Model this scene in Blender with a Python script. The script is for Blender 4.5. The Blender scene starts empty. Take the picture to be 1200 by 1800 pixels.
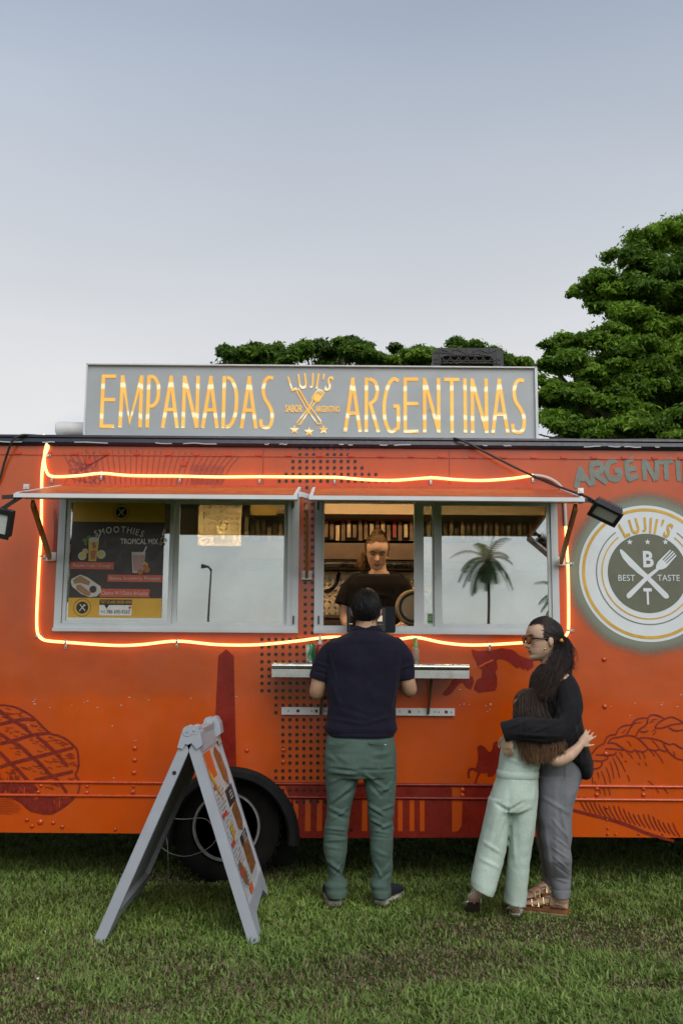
import bpy, bmesh, math, random
import numpy as np
from mathutils import Vector, Matrix
from mathutils.geometry import tessellate_polygon
random.seed(7)
RNG = np.random.default_rng(11)
rad = math.radians
scene = bpy.context.scene
col = scene.collection

# ------------------------------------------------------------------ camera
CAM_H, FPX, TILT, ROLL = 1.31, 1750.0, rad(8.45), rad(0.45)
cam_d = bpy.data.cameras.new('camera')
cam = bpy.data.objects.new('camera', cam_d)
col.objects.link(cam)
cam_d.sensor_fit = 'VERTICAL'
cam_d.sensor_height = 36.0
cam_d.sensor_width = 24.0
cam_d.lens = 35.0
cam_d.clip_start = 0.05
cam_d.clip_end = 3000
CR = Matrix.Rotation(rad(90) + TILT, 3, 'X') @ Matrix.Rotation(ROLL, 3, 'Z')
cam.matrix_world = Matrix.Translation((0, 0, CAM_H)) @ CR.to_4x4()
scene.camera = cam

# ------------------------------------------------------------------ sky, sun, exposure
SUN_EL, SUN_ROT = rad(42.0), rad(158.0)
world = bpy.data.worlds.new('World')
scene.world = world
world.use_nodes = True
wn = world.node_tree.nodes
wl = world.node_tree.links
wn.clear()
w_out = wn.new('ShaderNodeOutputWorld')
w_bg = wn.new('ShaderNodeBackground')
w_sky = wn.new('ShaderNodeTexSky')
w_sky.sky_type = 'NISHITA'
w_sky.sun_disc = False
w_sky.sun_elevation = SUN_EL
w_sky.sun_rotation = SUN_ROT
w_sky.altitude = 0
w_sky.air_density = 1.0
w_sky.dust_density = 1.6
w_sky.ozone_density = 1.4
w_bg.inputs['Strength'].default_value = 0.15
# thin high haze: pale all round the horizon, clearing towards the zenith
w_hs = wn.new('ShaderNodeHueSaturation'); w_hs.inputs['Saturation'].default_value = 0.5
wl.new(w_sky.outputs['Color'], w_hs.inputs['Color'])
w_tc = wn.new('ShaderNodeTexCoord'); w_sx = wn.new('ShaderNodeSeparateXYZ'); wl.new(w_tc.outputs['Generated'], w_sx.inputs[0])
w_rp = wn.new('ShaderNodeValToRGB'); wl.new(w_sx.outputs['Z'], w_rp.inputs['Fac'])
_e = w_rp.color_ramp.elements
_e[0].position = 0.0; _e[0].color = (0.60, 0.58, 0.55, 1)
_e[1].position = 1.0; _e[1].color = (0.24, 0.29, 0.41, 1)
for _p, _c in ((0.26, (0.61, 0.595, 0.575)), (0.42, (0.455, 0.48, 0.515)), (0.60, (0.285, 0.34, 0.435))):
    _k = _e.new(_p); _k.color = (*_c, 1)
w_cn = wn.new('ShaderNodeTexNoise'); w_cn.inputs['Scale'].default_value = 2.2; w_cn.inputs['Detail'].default_value = 6
w_mp = wn.new('ShaderNodeMapping'); w_mp.inputs['Scale'].default_value = (1, 1, 3.2); wl.new(w_tc.outputs['Generated'], w_mp.inputs['Vector']); wl.new(w_mp.outputs['Vector'], w_cn.inputs['Vector'])
w_sc = wn.new('ShaderNodeVectorMath'); w_sc.operation = 'SCALE'; wl.new(w_rp.outputs['Color'], w_sc.inputs[0]); w_sc.inputs['Scale'].default_value = 1.0 / 0.15
w_mx = wn.new('ShaderNodeMix'); w_mx.data_type = 'RGBA'; w_mx.inputs[0].default_value = 0.80
# faint grey cloud banks low over the horizon
w_cr = wn.new('ShaderNodeValToRGB'); wl.new(w_cn.outputs['Fac'], w_cr.inputs['Fac'])
w_cr.color_ramp.elements[0].position = 0.44; w_cr.color_ramp.elements[0].color = (0, 0, 0, 1); w_cr.color_ramp.elements[1].position = 0.66; w_cr.color_ramp.elements[1].color = (1, 1, 1, 1)
w_bd = wn.new('ShaderNodeMapRange'); wl.new(w_sx.outputs['Z'], w_bd.inputs[0]); w_bd.inputs[1].default_value = 0.235; w_bd.inputs[2].default_value = 0.30; w_bd.inputs[3].default_value = 0.75; w_bd.inputs[4].default_value = 0.0
w_ml = wn.new('ShaderNodeMath'); w_ml.operation = 'MULTIPLY'; wl.new(w_cr.outputs['Color'], w_ml.inputs[0]); wl.new(w_bd.outputs[0], w_ml.inputs[1])
w_cm = wn.new('ShaderNodeMix'); w_cm.data_type = 'RGBA'; wl.new(w_ml.outputs[0], w_cm.inputs[0]); wl.new(w_sc.outputs[0], w_cm.inputs[6]); w_cm.inputs[7].default_value = (2.5, 2.6, 2.9, 1)
# and very soft, wide unevenness in the haze
w_n2 = wn.new('ShaderNodeTexNoise'); w_n2.inputs['Scale'].default_value = 1.3; w_n2.inputs['Detail'].default_value = 3; wl.new(w_mp.outputs['Vector'], w_n2.inputs['Vector'])
w_m2 = wn.new('ShaderNodeMapRange'); wl.new(w_n2.outputs['Fac'], w_m2.inputs[0]); w_m2.inputs[1].default_value = 0.3; w_m2.inputs[2].default_value = 0.7; w_m2.inputs[3].default_value = 0.90; w_m2.inputs[4].default_value = 1.08
w_s2 = wn.new('ShaderNodeVectorMath'); w_s2.operation = 'SCALE'; wl.new(w_cm.outputs[2], w_s2.inputs[0]); wl.new(w_m2.outputs[0], w_s2.inputs['Scale'])
wl.new(w_hs.outputs['Color'], w_mx.inputs[6]); wl.new(w_s2.outputs[0], w_mx.inputs[7])
wl.new(w_mx.outputs[2], w_bg.inputs['Color'])
wl.new(w_bg.outputs['Background'], w_out.inputs['Surface'])

sun_d = bpy.data.lights.new('sun', 'SUN')
sun_d.energy = 1.5
sun_d.angle = rad(50)
sun_d.color = (1.0, 0.95, 0.88)
sun = bpy.data.objects.new('sun', sun_d)
col.objects.link(sun)
sd = Vector((math.sin(SUN_ROT) * math.cos(SUN_EL), math.cos(SUN_ROT) * math.cos(SUN_EL), math.sin(SUN_EL)))
sun.rotation_euler = sd.to_track_quat('Z', 'Y').to_euler()
sun.location = (3, -5, 6)

scene.view_settings.view_transform = 'Standard'
scene.view_settings.look = 'None'
scene.view_settings.gamma = 1.0
scene.view_settings.use_curve_mapping = False
scene.view_settings.exposure = 0.38
scene.render.engine = 'CYCLES'
scene.cycles.use_denoising = True
scene.cycles.max_bounces = 8
scene.cycles.transparent_max_bounces = 12
scene.cycles.caustics_reflective = False
scene.cycles.caustics_refractive = False
scene.cycles.sample_clamp_indirect = 6.0

# ------------------------------------------------------------------ measuring helpers
def ray(px, py):
    return (CR @ Vector(((px - 600) / FPX, -(py - 900) / FPX, -1.0)))
def P(px, py, Y):
    d = ray(px, py)
    t = Y / d.y
    return Vector((d.x * t, Y, CAM_H + d.z * t))
def G(px, py, z=0.0):
    d = ray(px, py)
    t = (z - CAM_H) / d.z
    return Vector((d.x * t, d.y * t, z))
YW = 6.04
def W(px, py, Y=None):
    p = P(px, py, YW if Y is None else Y)
    return (p.x, p.z)
def WZ(py, Y=None):
    return W(600, py, Y)[1]
PXM = YW / FPX   # metres in one photograph pixel on the truck's side

# ------------------------------------------------------------------ mesh helpers
def mesh_np(name, V, tris=None, quads=None, smooth=False, colr=None):
    me = bpy.data.meshes.new(name)
    V = np.asarray(V, dtype=np.float32)
    nt = 0 if tris is None else len(tris)
    nq = 0 if quads is None else len(quads)
    me.vertices.add(len(V)); me.vertices.foreach_set('co', V.ravel())
    idx = []
    if nt: idx.append(np.asarray(tris, dtype=np.int32).ravel())
    if nq: idx.append(np.asarray(quads, dtype=np.int32).ravel())
    idx = np.concatenate(idx)
    me.loops.add(len(idx)); me.loops.foreach_set('vertex_index', idx)
    tot = np.concatenate([np.full(nt, 3), np.full(nq, 4)]).astype(np.int32)
    st = np.concatenate([[0], np.cumsum(tot)[:-1]]).astype(np.int32)
    me.polygons.add(nt + nq)
    me.polygons.foreach_set('loop_start', st)
    me.polygons.foreach_set('loop_total', tot)
    me.polygons.foreach_set('use_smooth', np.full(nt + nq, smooth))
    if colr is not None:
        a = me.color_attributes.new('Col', 'FLOAT_COLOR', 'POINT')
        c = np.ones((len(V), 4), dtype=np.float32); c[:, :3] = colr
        a.data.foreach_set('color', c.ravel())
    me.update(calc_edges=True); me.validate()
    return me

class MB:
    def __init__(s):
        s.V = []; s.F = []
    def add(s, V, F):
        o = len(s.V)
        s.V.extend([tuple(v) for v in V])
        s.F.extend([tuple(i + o for i in f) for f in F])
        return s
    def box(s, c, size, rot=None):
        hx, hy, hz = size[0] / 2, size[1] / 2, size[2] / 2
        V = [Vector((x, y, z)) for x in (-hx, hx) for y in (-hy, hy) for z in (-hz, hz)]
        if rot is not None: V = [rot @ v for v in V]
        c = Vector(c)
        return s.add([v + c for v in V], [(0,1,3,2),(4,6,7,5),(0,4,5,1),(2,3,7,6),(0,2,6,4),(1,5,7,3)])
    def bar(s, p0, p1, w, t, up=(0, 0, 1)):
        p0 = Vector(p0); p1 = Vector(p1); d = p1 - p0
        z = d.normalized(); x = Vector(up).cross(z)
        if x.length < 1e-4: x = Vector((1, 0, 0)).cross(z)
        x.normalize(); y = z.cross(x)
        R = Matrix((x, y, z)).transposed()
        return s.box((p0 + p1) / 2, (w, t, d.length), R)
    def bevbox(s, c, size, r, rot=None, n=3):
        # box with rounded vertical (local z) corners
        hx, hy, hz = size[0] / 2 - r, size[1] / 2 - r, size[2] / 2
        pts = []
        for cx, cy, a0 in ((hx, hy, 0), (-hx, hy, 90), (-hx, -hy, 180), (hx, -hy, 270)):
            for k in range(n + 1):
                a = rad(a0 + 90 * k / n)
                pts.append((cx + r * math.cos(a), cy + r * math.sin(a)))
        V = [Vector((x, y, z)) for z in (-hz, hz) for x, y in pts]
        if rot is not None: V = [rot @ v for v in V]
        c = Vector(c); m = len(pts)
        F = [tuple(range(m - 1, -1, -1)), tuple(range(m, 2 * m))] + [(i, (i + 1) % m, m + (i + 1) % m, m + i) for i in range(m)]
        return s.add([v + c for v in V], F)
    def loft(s, rings, cap=True):
        n = len(rings[0]); o = len(s.V)
        for r in rings: s.V.extend([tuple(v) for v in r])
        for k in range(len(rings) - 1):
            a = o + k * n; b = a + n
            for i in range(n):
                j = (i + 1) % n
                s.F.append((a + i, a + j, b + j, b + i))
        if cap:
            s.F.append(tuple(o + i for i in range(n - 1, -1, -1)))
            e = o + (len(rings) - 1) * n
            s.F.append(tuple(e + i for i in range(n)))
        return s
    def tube(s, pts, r, n=10, cap=True, flat=1.0):
        pts = [Vector(p) for p in pts]; m = len(pts)
        rs = r if isinstance(r, (list, tuple)) else [r] * m
        t0 = (pts[1] - pts[0]).normalized()
        x = t0.orthogonal().normalized()
        rings = []
        for k in range(m):
            t = (pts[min(k + 1, m - 1)] - pts[max(k - 1, 0)]).normalized()
            x = (x - t * x.dot(t))
            if x.length < 1e-5: x = t.orthogonal()
            x.normalize(); y = t.cross(x)
            rings.append([pts[k] + x * (rs[k] * math.cos(2 * math.pi * i / n)) + y * (rs[k] * flat * math.sin(2 * math.pi * i / n)) for i in range(n)])
        return s.loft(rings, cap)
    def ell(s, c, r, rot=None, nu=16, nv=10):
        c = Vector(c); rings = []
        for k in range(1, nv):
            ph = math.pi * k / nv
            ring = []
            for i in range(nu):
                th = 2 * math.pi * i / nu
                v = Vector((r[0] * math.sin(ph) * math.cos(th), r[1] * math.sin(ph) * math.sin(th), -r[2] * math.cos(ph)))
                if rot is not None: v = rot @ v
                ring.append(c + v)
            rings.append(ring)
        return s.loft(rings)
    def lathe(s, prof, c, axis='Z', n=32):
        # prof: (radius, height) pairs
        c = Vector(c); rings = []
        for r, h in prof:
            ring = []
            for i in range(n):
                a = 2 * math.pi * i / n
                u, v = r * math.cos(a), r * math.sin(a)
                q = {'Z': (u, v, h), 'Y': (u, h, -v), 'X': (h, u, v)}[axis]
                ring.append(c + Vector(q))
            rings.append(ring)
        return s.loft(rings)
    def plate(s, outer, holes, mapf, thick):
        """flat shape with holes; mapf(u, v, w) -> world, w runs 0..thick into the depth"""
        loops = [outer] + list(holes)
        tri = tessellate_polygon([[Vector((p[0], p[1], 0)) for p in lp] for lp in loops])
        flat = [p for lp in loops for p in lp]
        o = len(s.V); n = len(flat)
        s.V.extend([tuple(mapf(u, v, 0.0)) for u, v in flat])
        for t in tri:
            (ax, ay), (bx, by), (cx, cy) = flat[t[0]], flat[t[1]], flat[t[2]]
            if (bx - ax) * (cy - ay) - (cx - ax) * (by - ay) < 0: t = (t[0], t[2], t[1])
            s.F.append(tuple(o + i for i in t))
        if thick:
            s.V.extend([tuple(mapf(u, v, thick)) for u, v in flat])
            for t in tri: s.F.append(tuple(o + n + i for i in reversed(t)))
            b = 0
            for lp in loops:
                m = len(lp)
                for i in range(m):
                    j = (i + 1) % m
                    s.F.append((o + b + i, o + b + j, o + n + b + j, o + n + b + i))
                b += m
        return s
    def mesh(s, name, smooth=False):
        me = bpy.data.meshes.new(name)
        me.from_pydata(s.V, [], s.F)
        if smooth:
            me.polygons.foreach_set('use_smooth', np.ones(len(me.polygons), dtype=bool))
        me.update()
        return me

def fix_normals(me):
    bm = bmesh.new(); bm.from_mesh(me)
    bmesh.ops.recalc_face_normals(bm, faces=bm.faces)
    bm.to_mesh(me); bm.free(); me.update()

def sharp_smooth(me, ang=35):
    me.polygons.foreach_set('use_smooth', np.ones(len(me.polygons), dtype=bool))
    try: me.set_sharp_from_angle(angle=rad(ang))
    except Exception: pass

def wall_map(Y):
    return lambda u, v, w: (u, Y + w, v)

def ribbon(pts, w, ends=None):
    """closed outline of a stroked 2-D polyline"""
    n = len(pts)
    ws = w if isinstance(w, (list, tuple)) else [w] * n
    L, R = [], []
    for i in range(n):
        a = pts[max(i - 1, 0)]; b = pts[min(i + 1, n - 1)]
        dx, dy = b[0] - a[0], b[1] - a[1]
        l = math.hypot(dx, dy) or 1e-9
        nx, ny = -dy / l, dx / l
        k = 1.0
        if 0 < i < n - 1:
            c0 = (pts[i][0] - a[0], pts[i][1] - a[1]); c1 = (b[0] - pts[i][0], b[1] - pts[i][1])
            l0 = math.hypot(*c0) or 1e-9; l1 = math.hypot(*c1) or 1e-9
            cosv = (c0[0] * c1[0] + c0[1] * c1[1]) / (l0 * l1)
            k = min(1.8, 1 / max(0.45, math.sqrt(max(0, (1 + cosv) / 2))))
        h = ws[i] / 2 * k
        L.append((pts[i][0] + nx * h, pts[i][1] + ny * h)); R.append((pts[i][0] - nx * h, pts[i][1] - ny * h))
    return L, R
def add_ribbon(mb, pts, w, mapf, thick=0.0):
    L, R = ribbon(pts, w)
    n = len(pts); o = len(mb.V)
    lay = [0.0] if not thick else [0.0, thick]
    for wv in lay:
        for a, b in zip(L, R):
            mb.V.append(tuple(mapf(a[0], a[1], wv))); mb.V.append(tuple(mapf(b[0], b[1], wv)))
    for i in range(n - 1):
        a = o + 2 * i
        mb.F.append((a, a + 1, a + 3, a + 2))
        if thick:
            b = a + 2 * n
            mb.F.append((b, b + 2, b + 3, b + 1))
            mb.F.append((a, a + 2, b + 2, b)); mb.F.append((a + 1, b + 1, b + 3, a + 3))
    if thick:
        b = o + 2 * n
        mb.F.append((o, b, b + 1, o + 1)); e = o + 2 * (n - 1); mb.F.append((e, e + 1, e + 1 + 2 * n, e + 2 * n))
def smooth_line(pts, k=6):
    """Catmull-Rom through the points, any dimension"""
    a = [np.array(p, float) for p in pts]; out = []
    for i in range(len(a) - 1):
        p0 = a[max(i - 1, 0)]; p1 = a[i]; p2 = a[i + 1]; p3 = a[min(i + 2, len(a) - 1)]
        for j in range(k):
            t = j / k
            out.append(0.5 * ((2 * p1) + (p2 - p0) * t + (2 * p0 - 5 * p1 + 4 * p2 - p3) * t * t + (3 * p1 - p0 - 3 * p2 + p3) * t ** 3))
    out.append(a[-1])
    return [tuple(map(float, p)) for p in out]
def circ(cx, cy, r, n=40, a0=0, a1=360):
    if a1 - a0 >= 360: return [(cx + r * math.cos(rad(a0 + 360 * i / n)), cy + r * math.sin(rad(a0 + 360 * i / n))) for i in range(n)]
    return [(cx + r * math.cos(rad(a0 + (a1 - a0) * i / n)), cy + r * math.sin(rad(a0 + (a1 - a0) * i / n))) for i in range(n + 1)]
def star(cx, cy, r):
    return [(cx + (r if i % 2 == 0 else r * 0.42) * math.sin(math.pi * i / 5), cy + (r if i % 2 == 0 else r * 0.42) * math.cos(math.pi * i / 5)) for i in range(10)]

_txt = {}
def text_geo(s, bold=0.0):
    key = (s, bold)
    if key in _txt: return _txt[key]
    c = bpy.data.curves.new('lettering', 'FONT'); c.body = s; c.size = 1.0; c.offset = bold; c.resolution_u = 3
    o = bpy.data.objects.new('lettering', c); col.objects.link(o)
    dg = bpy.context.evaluated_depsgraph_get(); dg.update()
    me = bpy.data.meshes.new_from_object(o.evaluated_get(dg))
    V = np.array([v.co[:2] for v in me.vertices]) if len(me.vertices) else np.zeros((0, 2))
    F = [tuple(p.vertices) for p in me.polygons]
    bpy.data.objects.remove(o); bpy.data.curves.remove(c); bpy.data.meshes.remove(me)
    _txt[key] = (V, F)
    return V, F
def add_text(mb, s, x0, x1, z0, z1, mapf, bold=0.0):
    V, F = text_geo(s, bold)
    if not len(V): return
    mn, mx = V.min(0), V.max(0)
    U = (V - mn) / np.maximum(mx - mn, 1e-6)
    mb.add([mapf(x0 + u * (x1 - x0), z0 + v * (z1 - z0), 0.0) for u, v in U], F)
def add_text_arc(mb, s, cx, cz, r, h, a_span, mapf, bold=0.0, wfac=1.0, a_mid=90):
    n = len(s)
    wd = []
    for ch in s:
        V, F = text_geo(ch, bold)
        wd.append((V[:, 0].max() - V[:, 0].min()) if len(V) else 0.3)
    gap = 0.22
    tot = sum(wd) + gap * (n - 1)
    pos = 0
    capV, _ = text_geo('H', bold); cap = capV[:, 1].max()
    for ch, w in zip(s, wd):
        V, F = text_geo(ch, bold)
        a = rad(a_mid + a_span / 2 - a_span * (pos + w / 2) / tot)
        pos += w + gap
        if not len(V): continue
        sx = rad(a_span) * (r + h / 2) / tot * wfac
        u = (V[:, 0] - (V[:, 0].max() + V[:, 0].min()) / 2) * sx
        yv = V[:, 1]
        if ch == 'J': yv = (yv - yv.min()) / (yv.max() - yv.min()) * cap
        v = yv / cap * h
        ur, tr = (math.cos(a), math.sin(a)), (math.sin(a), -math.cos(a))
        mb.add([mapf(cx + ur[0] * (r + q) + tr[0] * p, cz + ur[1] * (r + q) + tr[1] * p, 0.0) for p, q in zip(u, v)], F)

# ------------------------------------------------------------------ materials
def newmat(name):
    m = bpy.data.materials.new(name); m.use_nodes = True
    nt = m.node_tree
    return m, nt, nt.nodes['Principled BSDF']
def N(nt, t, **kw):
    n = nt.nodes.new(t)
    for k, v in kw.items():
        if k in n.inputs: n.inputs[k].default_value = v
        else: setattr(n, k, v)
    return n
def ramp(nt, fac, stops):
    r = nt.nodes.new('ShaderNodeValToRGB')
    e = r.color_ramp.elements
    e[0].position = stops[0][0]; e[0].color = (*stops[0][1], 1)
    e[1].position = stops[-1][0]; e[1].color = (*stops[-1][1], 1)
    for p, c in stops[1:-1]:
        k = e.new(p); k.color = (*c, 1)
    nt.links.new(fac, r.inputs['Fac'])
    return r.outputs['Color']
def mixc(nt, fac, a, b, mode='MIX'):
    m = nt.nodes.new('ShaderNodeMix'); m.data_type = 'RGBA'; m.blend_type = mode
    for key, val in ((0, fac), (6, a), (7, b)):
        if hasattr(val, 'links'): nt.links.new(val, m.inputs[key])
        else: m.inputs[key].default_value = val if key == 0 else (*val, 1)
    return m.outputs[2]
def pos(nt):
    return nt.nodes.new('ShaderNodeNewGeometry').outputs['Position']
def noise(nt, scale, detail=4, rough=0.55, vec=None, stretch=None, dist=0.0):
    v = vec if vec is not None else pos(nt)
    if stretch:
        mp = nt.nodes.new('ShaderNodeMapping'); mp.inputs['Scale'].default_value = stretch
        nt.links.new(v, mp.inputs['Vector']); v = mp.outputs['Vector']
    n = nt.nodes.new('ShaderNodeTexNoise'); n.inputs['Scale'].default_value = scale
    n.inputs['Detail'].default_value = detail; n.inputs['Roughness'].default_value = rough
    n.inputs['Distortion'].default_value = dist
    nt.links.new(v, n.inputs['Vector'])
    return n.outputs['Fac']
def bump(nt, b, h, strength=0.3, dist=0.002):
    bn = nt.nodes.new('ShaderNodeBump'); bn.inputs['Strength'].default_value = strength; bn.inputs['Distance'].default_value = dist
    nt.links.new(h, bn.inputs['Height']); nt.links.new(bn.outputs['Normal'], b.inputs['Normal'])
def mat(name, c, rough=0.5, metal=0.0, var=0.12, vs=6.0, bs=0.0, bscale=200.0, bdist=0.001, spec=0.5, stretch=None, dirt=None, coat=0.0):
    m, nt, b = newmat(name)
    c = tuple(c)
    lo = tuple(x * (1 - var) for x in c); hi = tuple(min(1, x * (1 + var)) for x in c)
    base = ramp(nt, noise(nt, vs, 5, 0.6, stretch=stretch), [(0.3, lo), (0.7, hi)])
    if dirt:
        f = ramp(nt, noise(nt, dirt[1], 6, 0.65), [(dirt[2], (0, 0, 0)), (dirt[2] + 0.12, (1, 1, 1))])
        base = mixc(nt, f, base, dirt[0])
    nt.links.new(base, b.inputs['Base Color'])
    rr = ramp(nt, noise(nt, vs * 2.3, 4), [(0.3, (max(0, rough - 0.08),) * 3), (0.7, (min(1, rough + 0.08),) * 3)])
    nt.links.new(rr, b.inputs['Roughness'])
    b.inputs['Metallic'].default_value = metal
    b.inputs['Specular IOR Level'].default_value = spec
    if coat: b.inputs['Coat Weight'].default_value = coat; b.inputs['Coat Roughness'].default_value = 0.15
    if bs: bump(nt, b, noise(nt, bscale, 3, stretch=stretch), bs, bdist)
    return m
def attr_mat(name, rough=0.6, spec=0.4, trans=0.0, bs=0.0, bscale=300, sss=0.0, sheen=0.0):
    m, nt, b = newmat(name)
    a = nt.nodes.new('ShaderNodeAttribute'); a.attribute_name = 'Col'
    v = ramp(nt, noise(nt, 25, 4), [(0.25, (0.86,) * 3), (0.75, (1.1,) * 3)])
    c = mixc(nt, 1.0, a.outputs['Color'], v, 'MULTIPLY')
    nt.links.new(c, b.inputs['Base Color'])
    b.inputs['Roughness'].default_value = rough
    b.inputs['Specular IOR Level'].default_value = spec
    if sss:
        b.inputs['Subsurface Weight'].default_value = sss
        b.inputs['Subsurface Radius'].default_value = (0.012, 0.005, 0.003)
        b.inputs['Subsurface Scale'].default_value = 1.0
    if bs: bump(nt, b, noise(nt, bscale, 3), bs, 0.0008)
    if trans:
        t = nt.nodes.new('ShaderNodeBsdfTranslucent'); nt.links.new(c, t.inputs['Color'])
        mx = nt.nodes.new('ShaderNodeMixShader'); mx.inputs[0].default_value = trans
        out = nt.nodes['Material Output']
        nt.links.new(b.outputs[0], mx.inputs[1]); nt.links.new(t.outputs[0], mx.inputs[2]); nt.links.new(mx.outputs[0], out.inputs['Surface'])
    return m
def emit_mat(name, c, strength):
    m, nt, b = newmat(name)
    b.inputs['Base Color'].default_value = (*c, 1); b.inputs['Emission Color'].default_value = (*c, 1); b.inputs['Emission Strength'].default_value = strength
    return m

# ------------------------------------------------------------------ object helpers
_base = {}
def thing(name, label, cat, loc=(0, 0, 0), group=None):
    o = bpy.data.objects.new(name, None); col.objects.link(o)
    o.empty_display_size = 0.1
    o.location = loc; _base[o] = Vector(loc)
    o['label'] = label; o['category'] = cat
    if group: o['group'] = group
    return o
def tag(o, label, cat, group=None):
    o['label'] = label; o['category'] = cat
    if group: o['group'] = group
    return o
def obj(name, src, m, parent=None, loc=None, smooth=None, kind=None, label=None, normals=True):
    """one mesh object from world-space geometry; its origin goes to its parent's base (or to loc)"""
    me = src.mesh(name) if isinstance(src, MB) else src
    if isinstance(src, MB) and normals: fix_normals(me)
    me.name = name
    if smooth == 'auto': sharp_smooth(me)
    elif smooth: me.polygons.foreach_set('use_smooth', np.ones(len(me.polygons), dtype=bool))
    base = _base[parent] if parent is not None else Vector(loc or (0, 0, 0))
    if base.length > 0: me.transform(Matrix.Translation(-base))
    o = bpy.data.objects.new(name, me); col.objects.link(o)
    if m is not None: me.materials.append(m)
    if parent is not None:
        o.parent = parent
        _base[o] = base
    else:
        o.location = base; _base[o] = base
    if kind: o['kind'] = kind
    if label: o['label'] = label
    return o
def decal(name, polys, m, parent, Y, holes=None, thick=0.0, label=None):
    mb = MB()
    for i, pl in enumerate(polys):
        mb.plate(pl, (holes or {}).get(i, []), wall_map(Y), thick)
    return obj(name, mb, m, parent, label=label, normals=bool(thick))

def remesh(mb, name, voxel, it=4, fac=0.5):
    me = mb.mesh(name + '_raw'); fix_normals(me)
    o = bpy.data.objects.new(name + '_raw', me); col.objects.link(o)
    r = o.modifiers.new('r', 'REMESH'); r.mode = 'VOXEL'; r.voxel_size = voxel; r.use_smooth_shade = True
    s = o.modifiers.new('s', 'SMOOTH'); s.factor = fac; s.iterations = it
    dg = bpy.context.evaluated_depsgraph_get(); dg.update()
    out = bpy.data.meshes.new_from_object(o.evaluated_get(dg))
    bpy.data.objects.remove(o); bpy.data.meshes.remove(me)
    out.polygons.foreach_set('use_smooth', np.ones(len(out.polygons), dtype=bool))
    return out
def get_co(me):
    a = np.empty(len(me.vertices) * 3, dtype=np.float32); me.vertices.foreach_get('co', a); return a.reshape(-1, 3)
def get_no(me):
    a = np.empty(len(me.vertices) * 3, dtype=np.float32); me.vertices.foreach_get('normal', a); return a.reshape(-1, 3)
def set_co(me, a):
    me.vertices.foreach_set('co', np.asarray(a, dtype=np.float32).ravel()); me.update()
def set_col(me, c):
    a = me.color_attributes.new('Col', 'FLOAT_COLOR', 'POINT')
    k = np.ones((len(c), 4), dtype=np.float32); k[:, :3] = c
    a.data.foreach_set('color', k.ravel())
def vnoise(p, f, seed=0):
    """cheap smooth pseudo-noise in [-1, 1]"""
    r = np.random.default_rng(seed)
    out = np.zeros(len(p)); w = 0
    for k in range(5):
        d = r.normal(size=3); d /= np.linalg.norm(d)
        d2 = r.normal(size=3); d2 /= np.linalg.norm(d2)
        ph = r.uniform(0, 6.28)
        out += np.sin(p @ d * f * 6.28 * r.uniform(0.7, 1.4) + ph + 1.3 * np.sin(p @ d2 * f * 4.1 + ph))
        w += 1
    return out / w * 1.4
def folds(me, segs, nz=0.0, nf=6.0, seed=0, aniso=(1, 1, 1)):
    """push creases into cloth: each seg = (p0, p1, width, depth); depth>0 is a ridge"""
    c = get_co(me).astype(np.float64); n = get_no(me)
    d = np.zeros(len(c))
    if nz: nz *= 1.3; d += nz * vnoise(c * np.array(aniso), nf, seed) + 0.4 * nz * vnoise(c * np.array(aniso), nf * 2.7, seed + 1)
    if len(segs):
        # crease lines are measured in the photograph; they act on the cloth that faces that way
        R3 = np.array(CR); v = c - np.array([0, 0, CAM_H]); q = v @ R3
        sx = 600 + FPX * q[:, 0] / -q[:, 2]; sy = 900 - FPX * q[:, 1] / -q[:, 2]; mpp = -q[:, 2] / FPX
        face = np.clip(-(n * v).sum(1) / np.linalg.norm(v, axis=1) * 2.2, 0, 1)
        for x0, y0, x1, y1, w, dep in segs:
            wp = w / mpp.mean(); vx, vy = x1 - x0, y1 - y0; L = vx * vx + vy * vy + 1e-9
            t = np.clip(((sx - x0) * vx + (sy - y0) * vy) / L, 0, 1)
            d2 = (sx - x0 - t * vx) ** 2 + (sy - y0 - t * vy) ** 2
            taper = np.sin(np.pi * np.clip(t * .8 + .1, 0, 1)) * face
            d += 1.8 * dep * taper * (np.exp(-d2 / (wp * wp * .55)) - .5 * np.exp(-d2 / (wp * wp * 4)))
    set_co(me, c + n * d[:, None])
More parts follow.
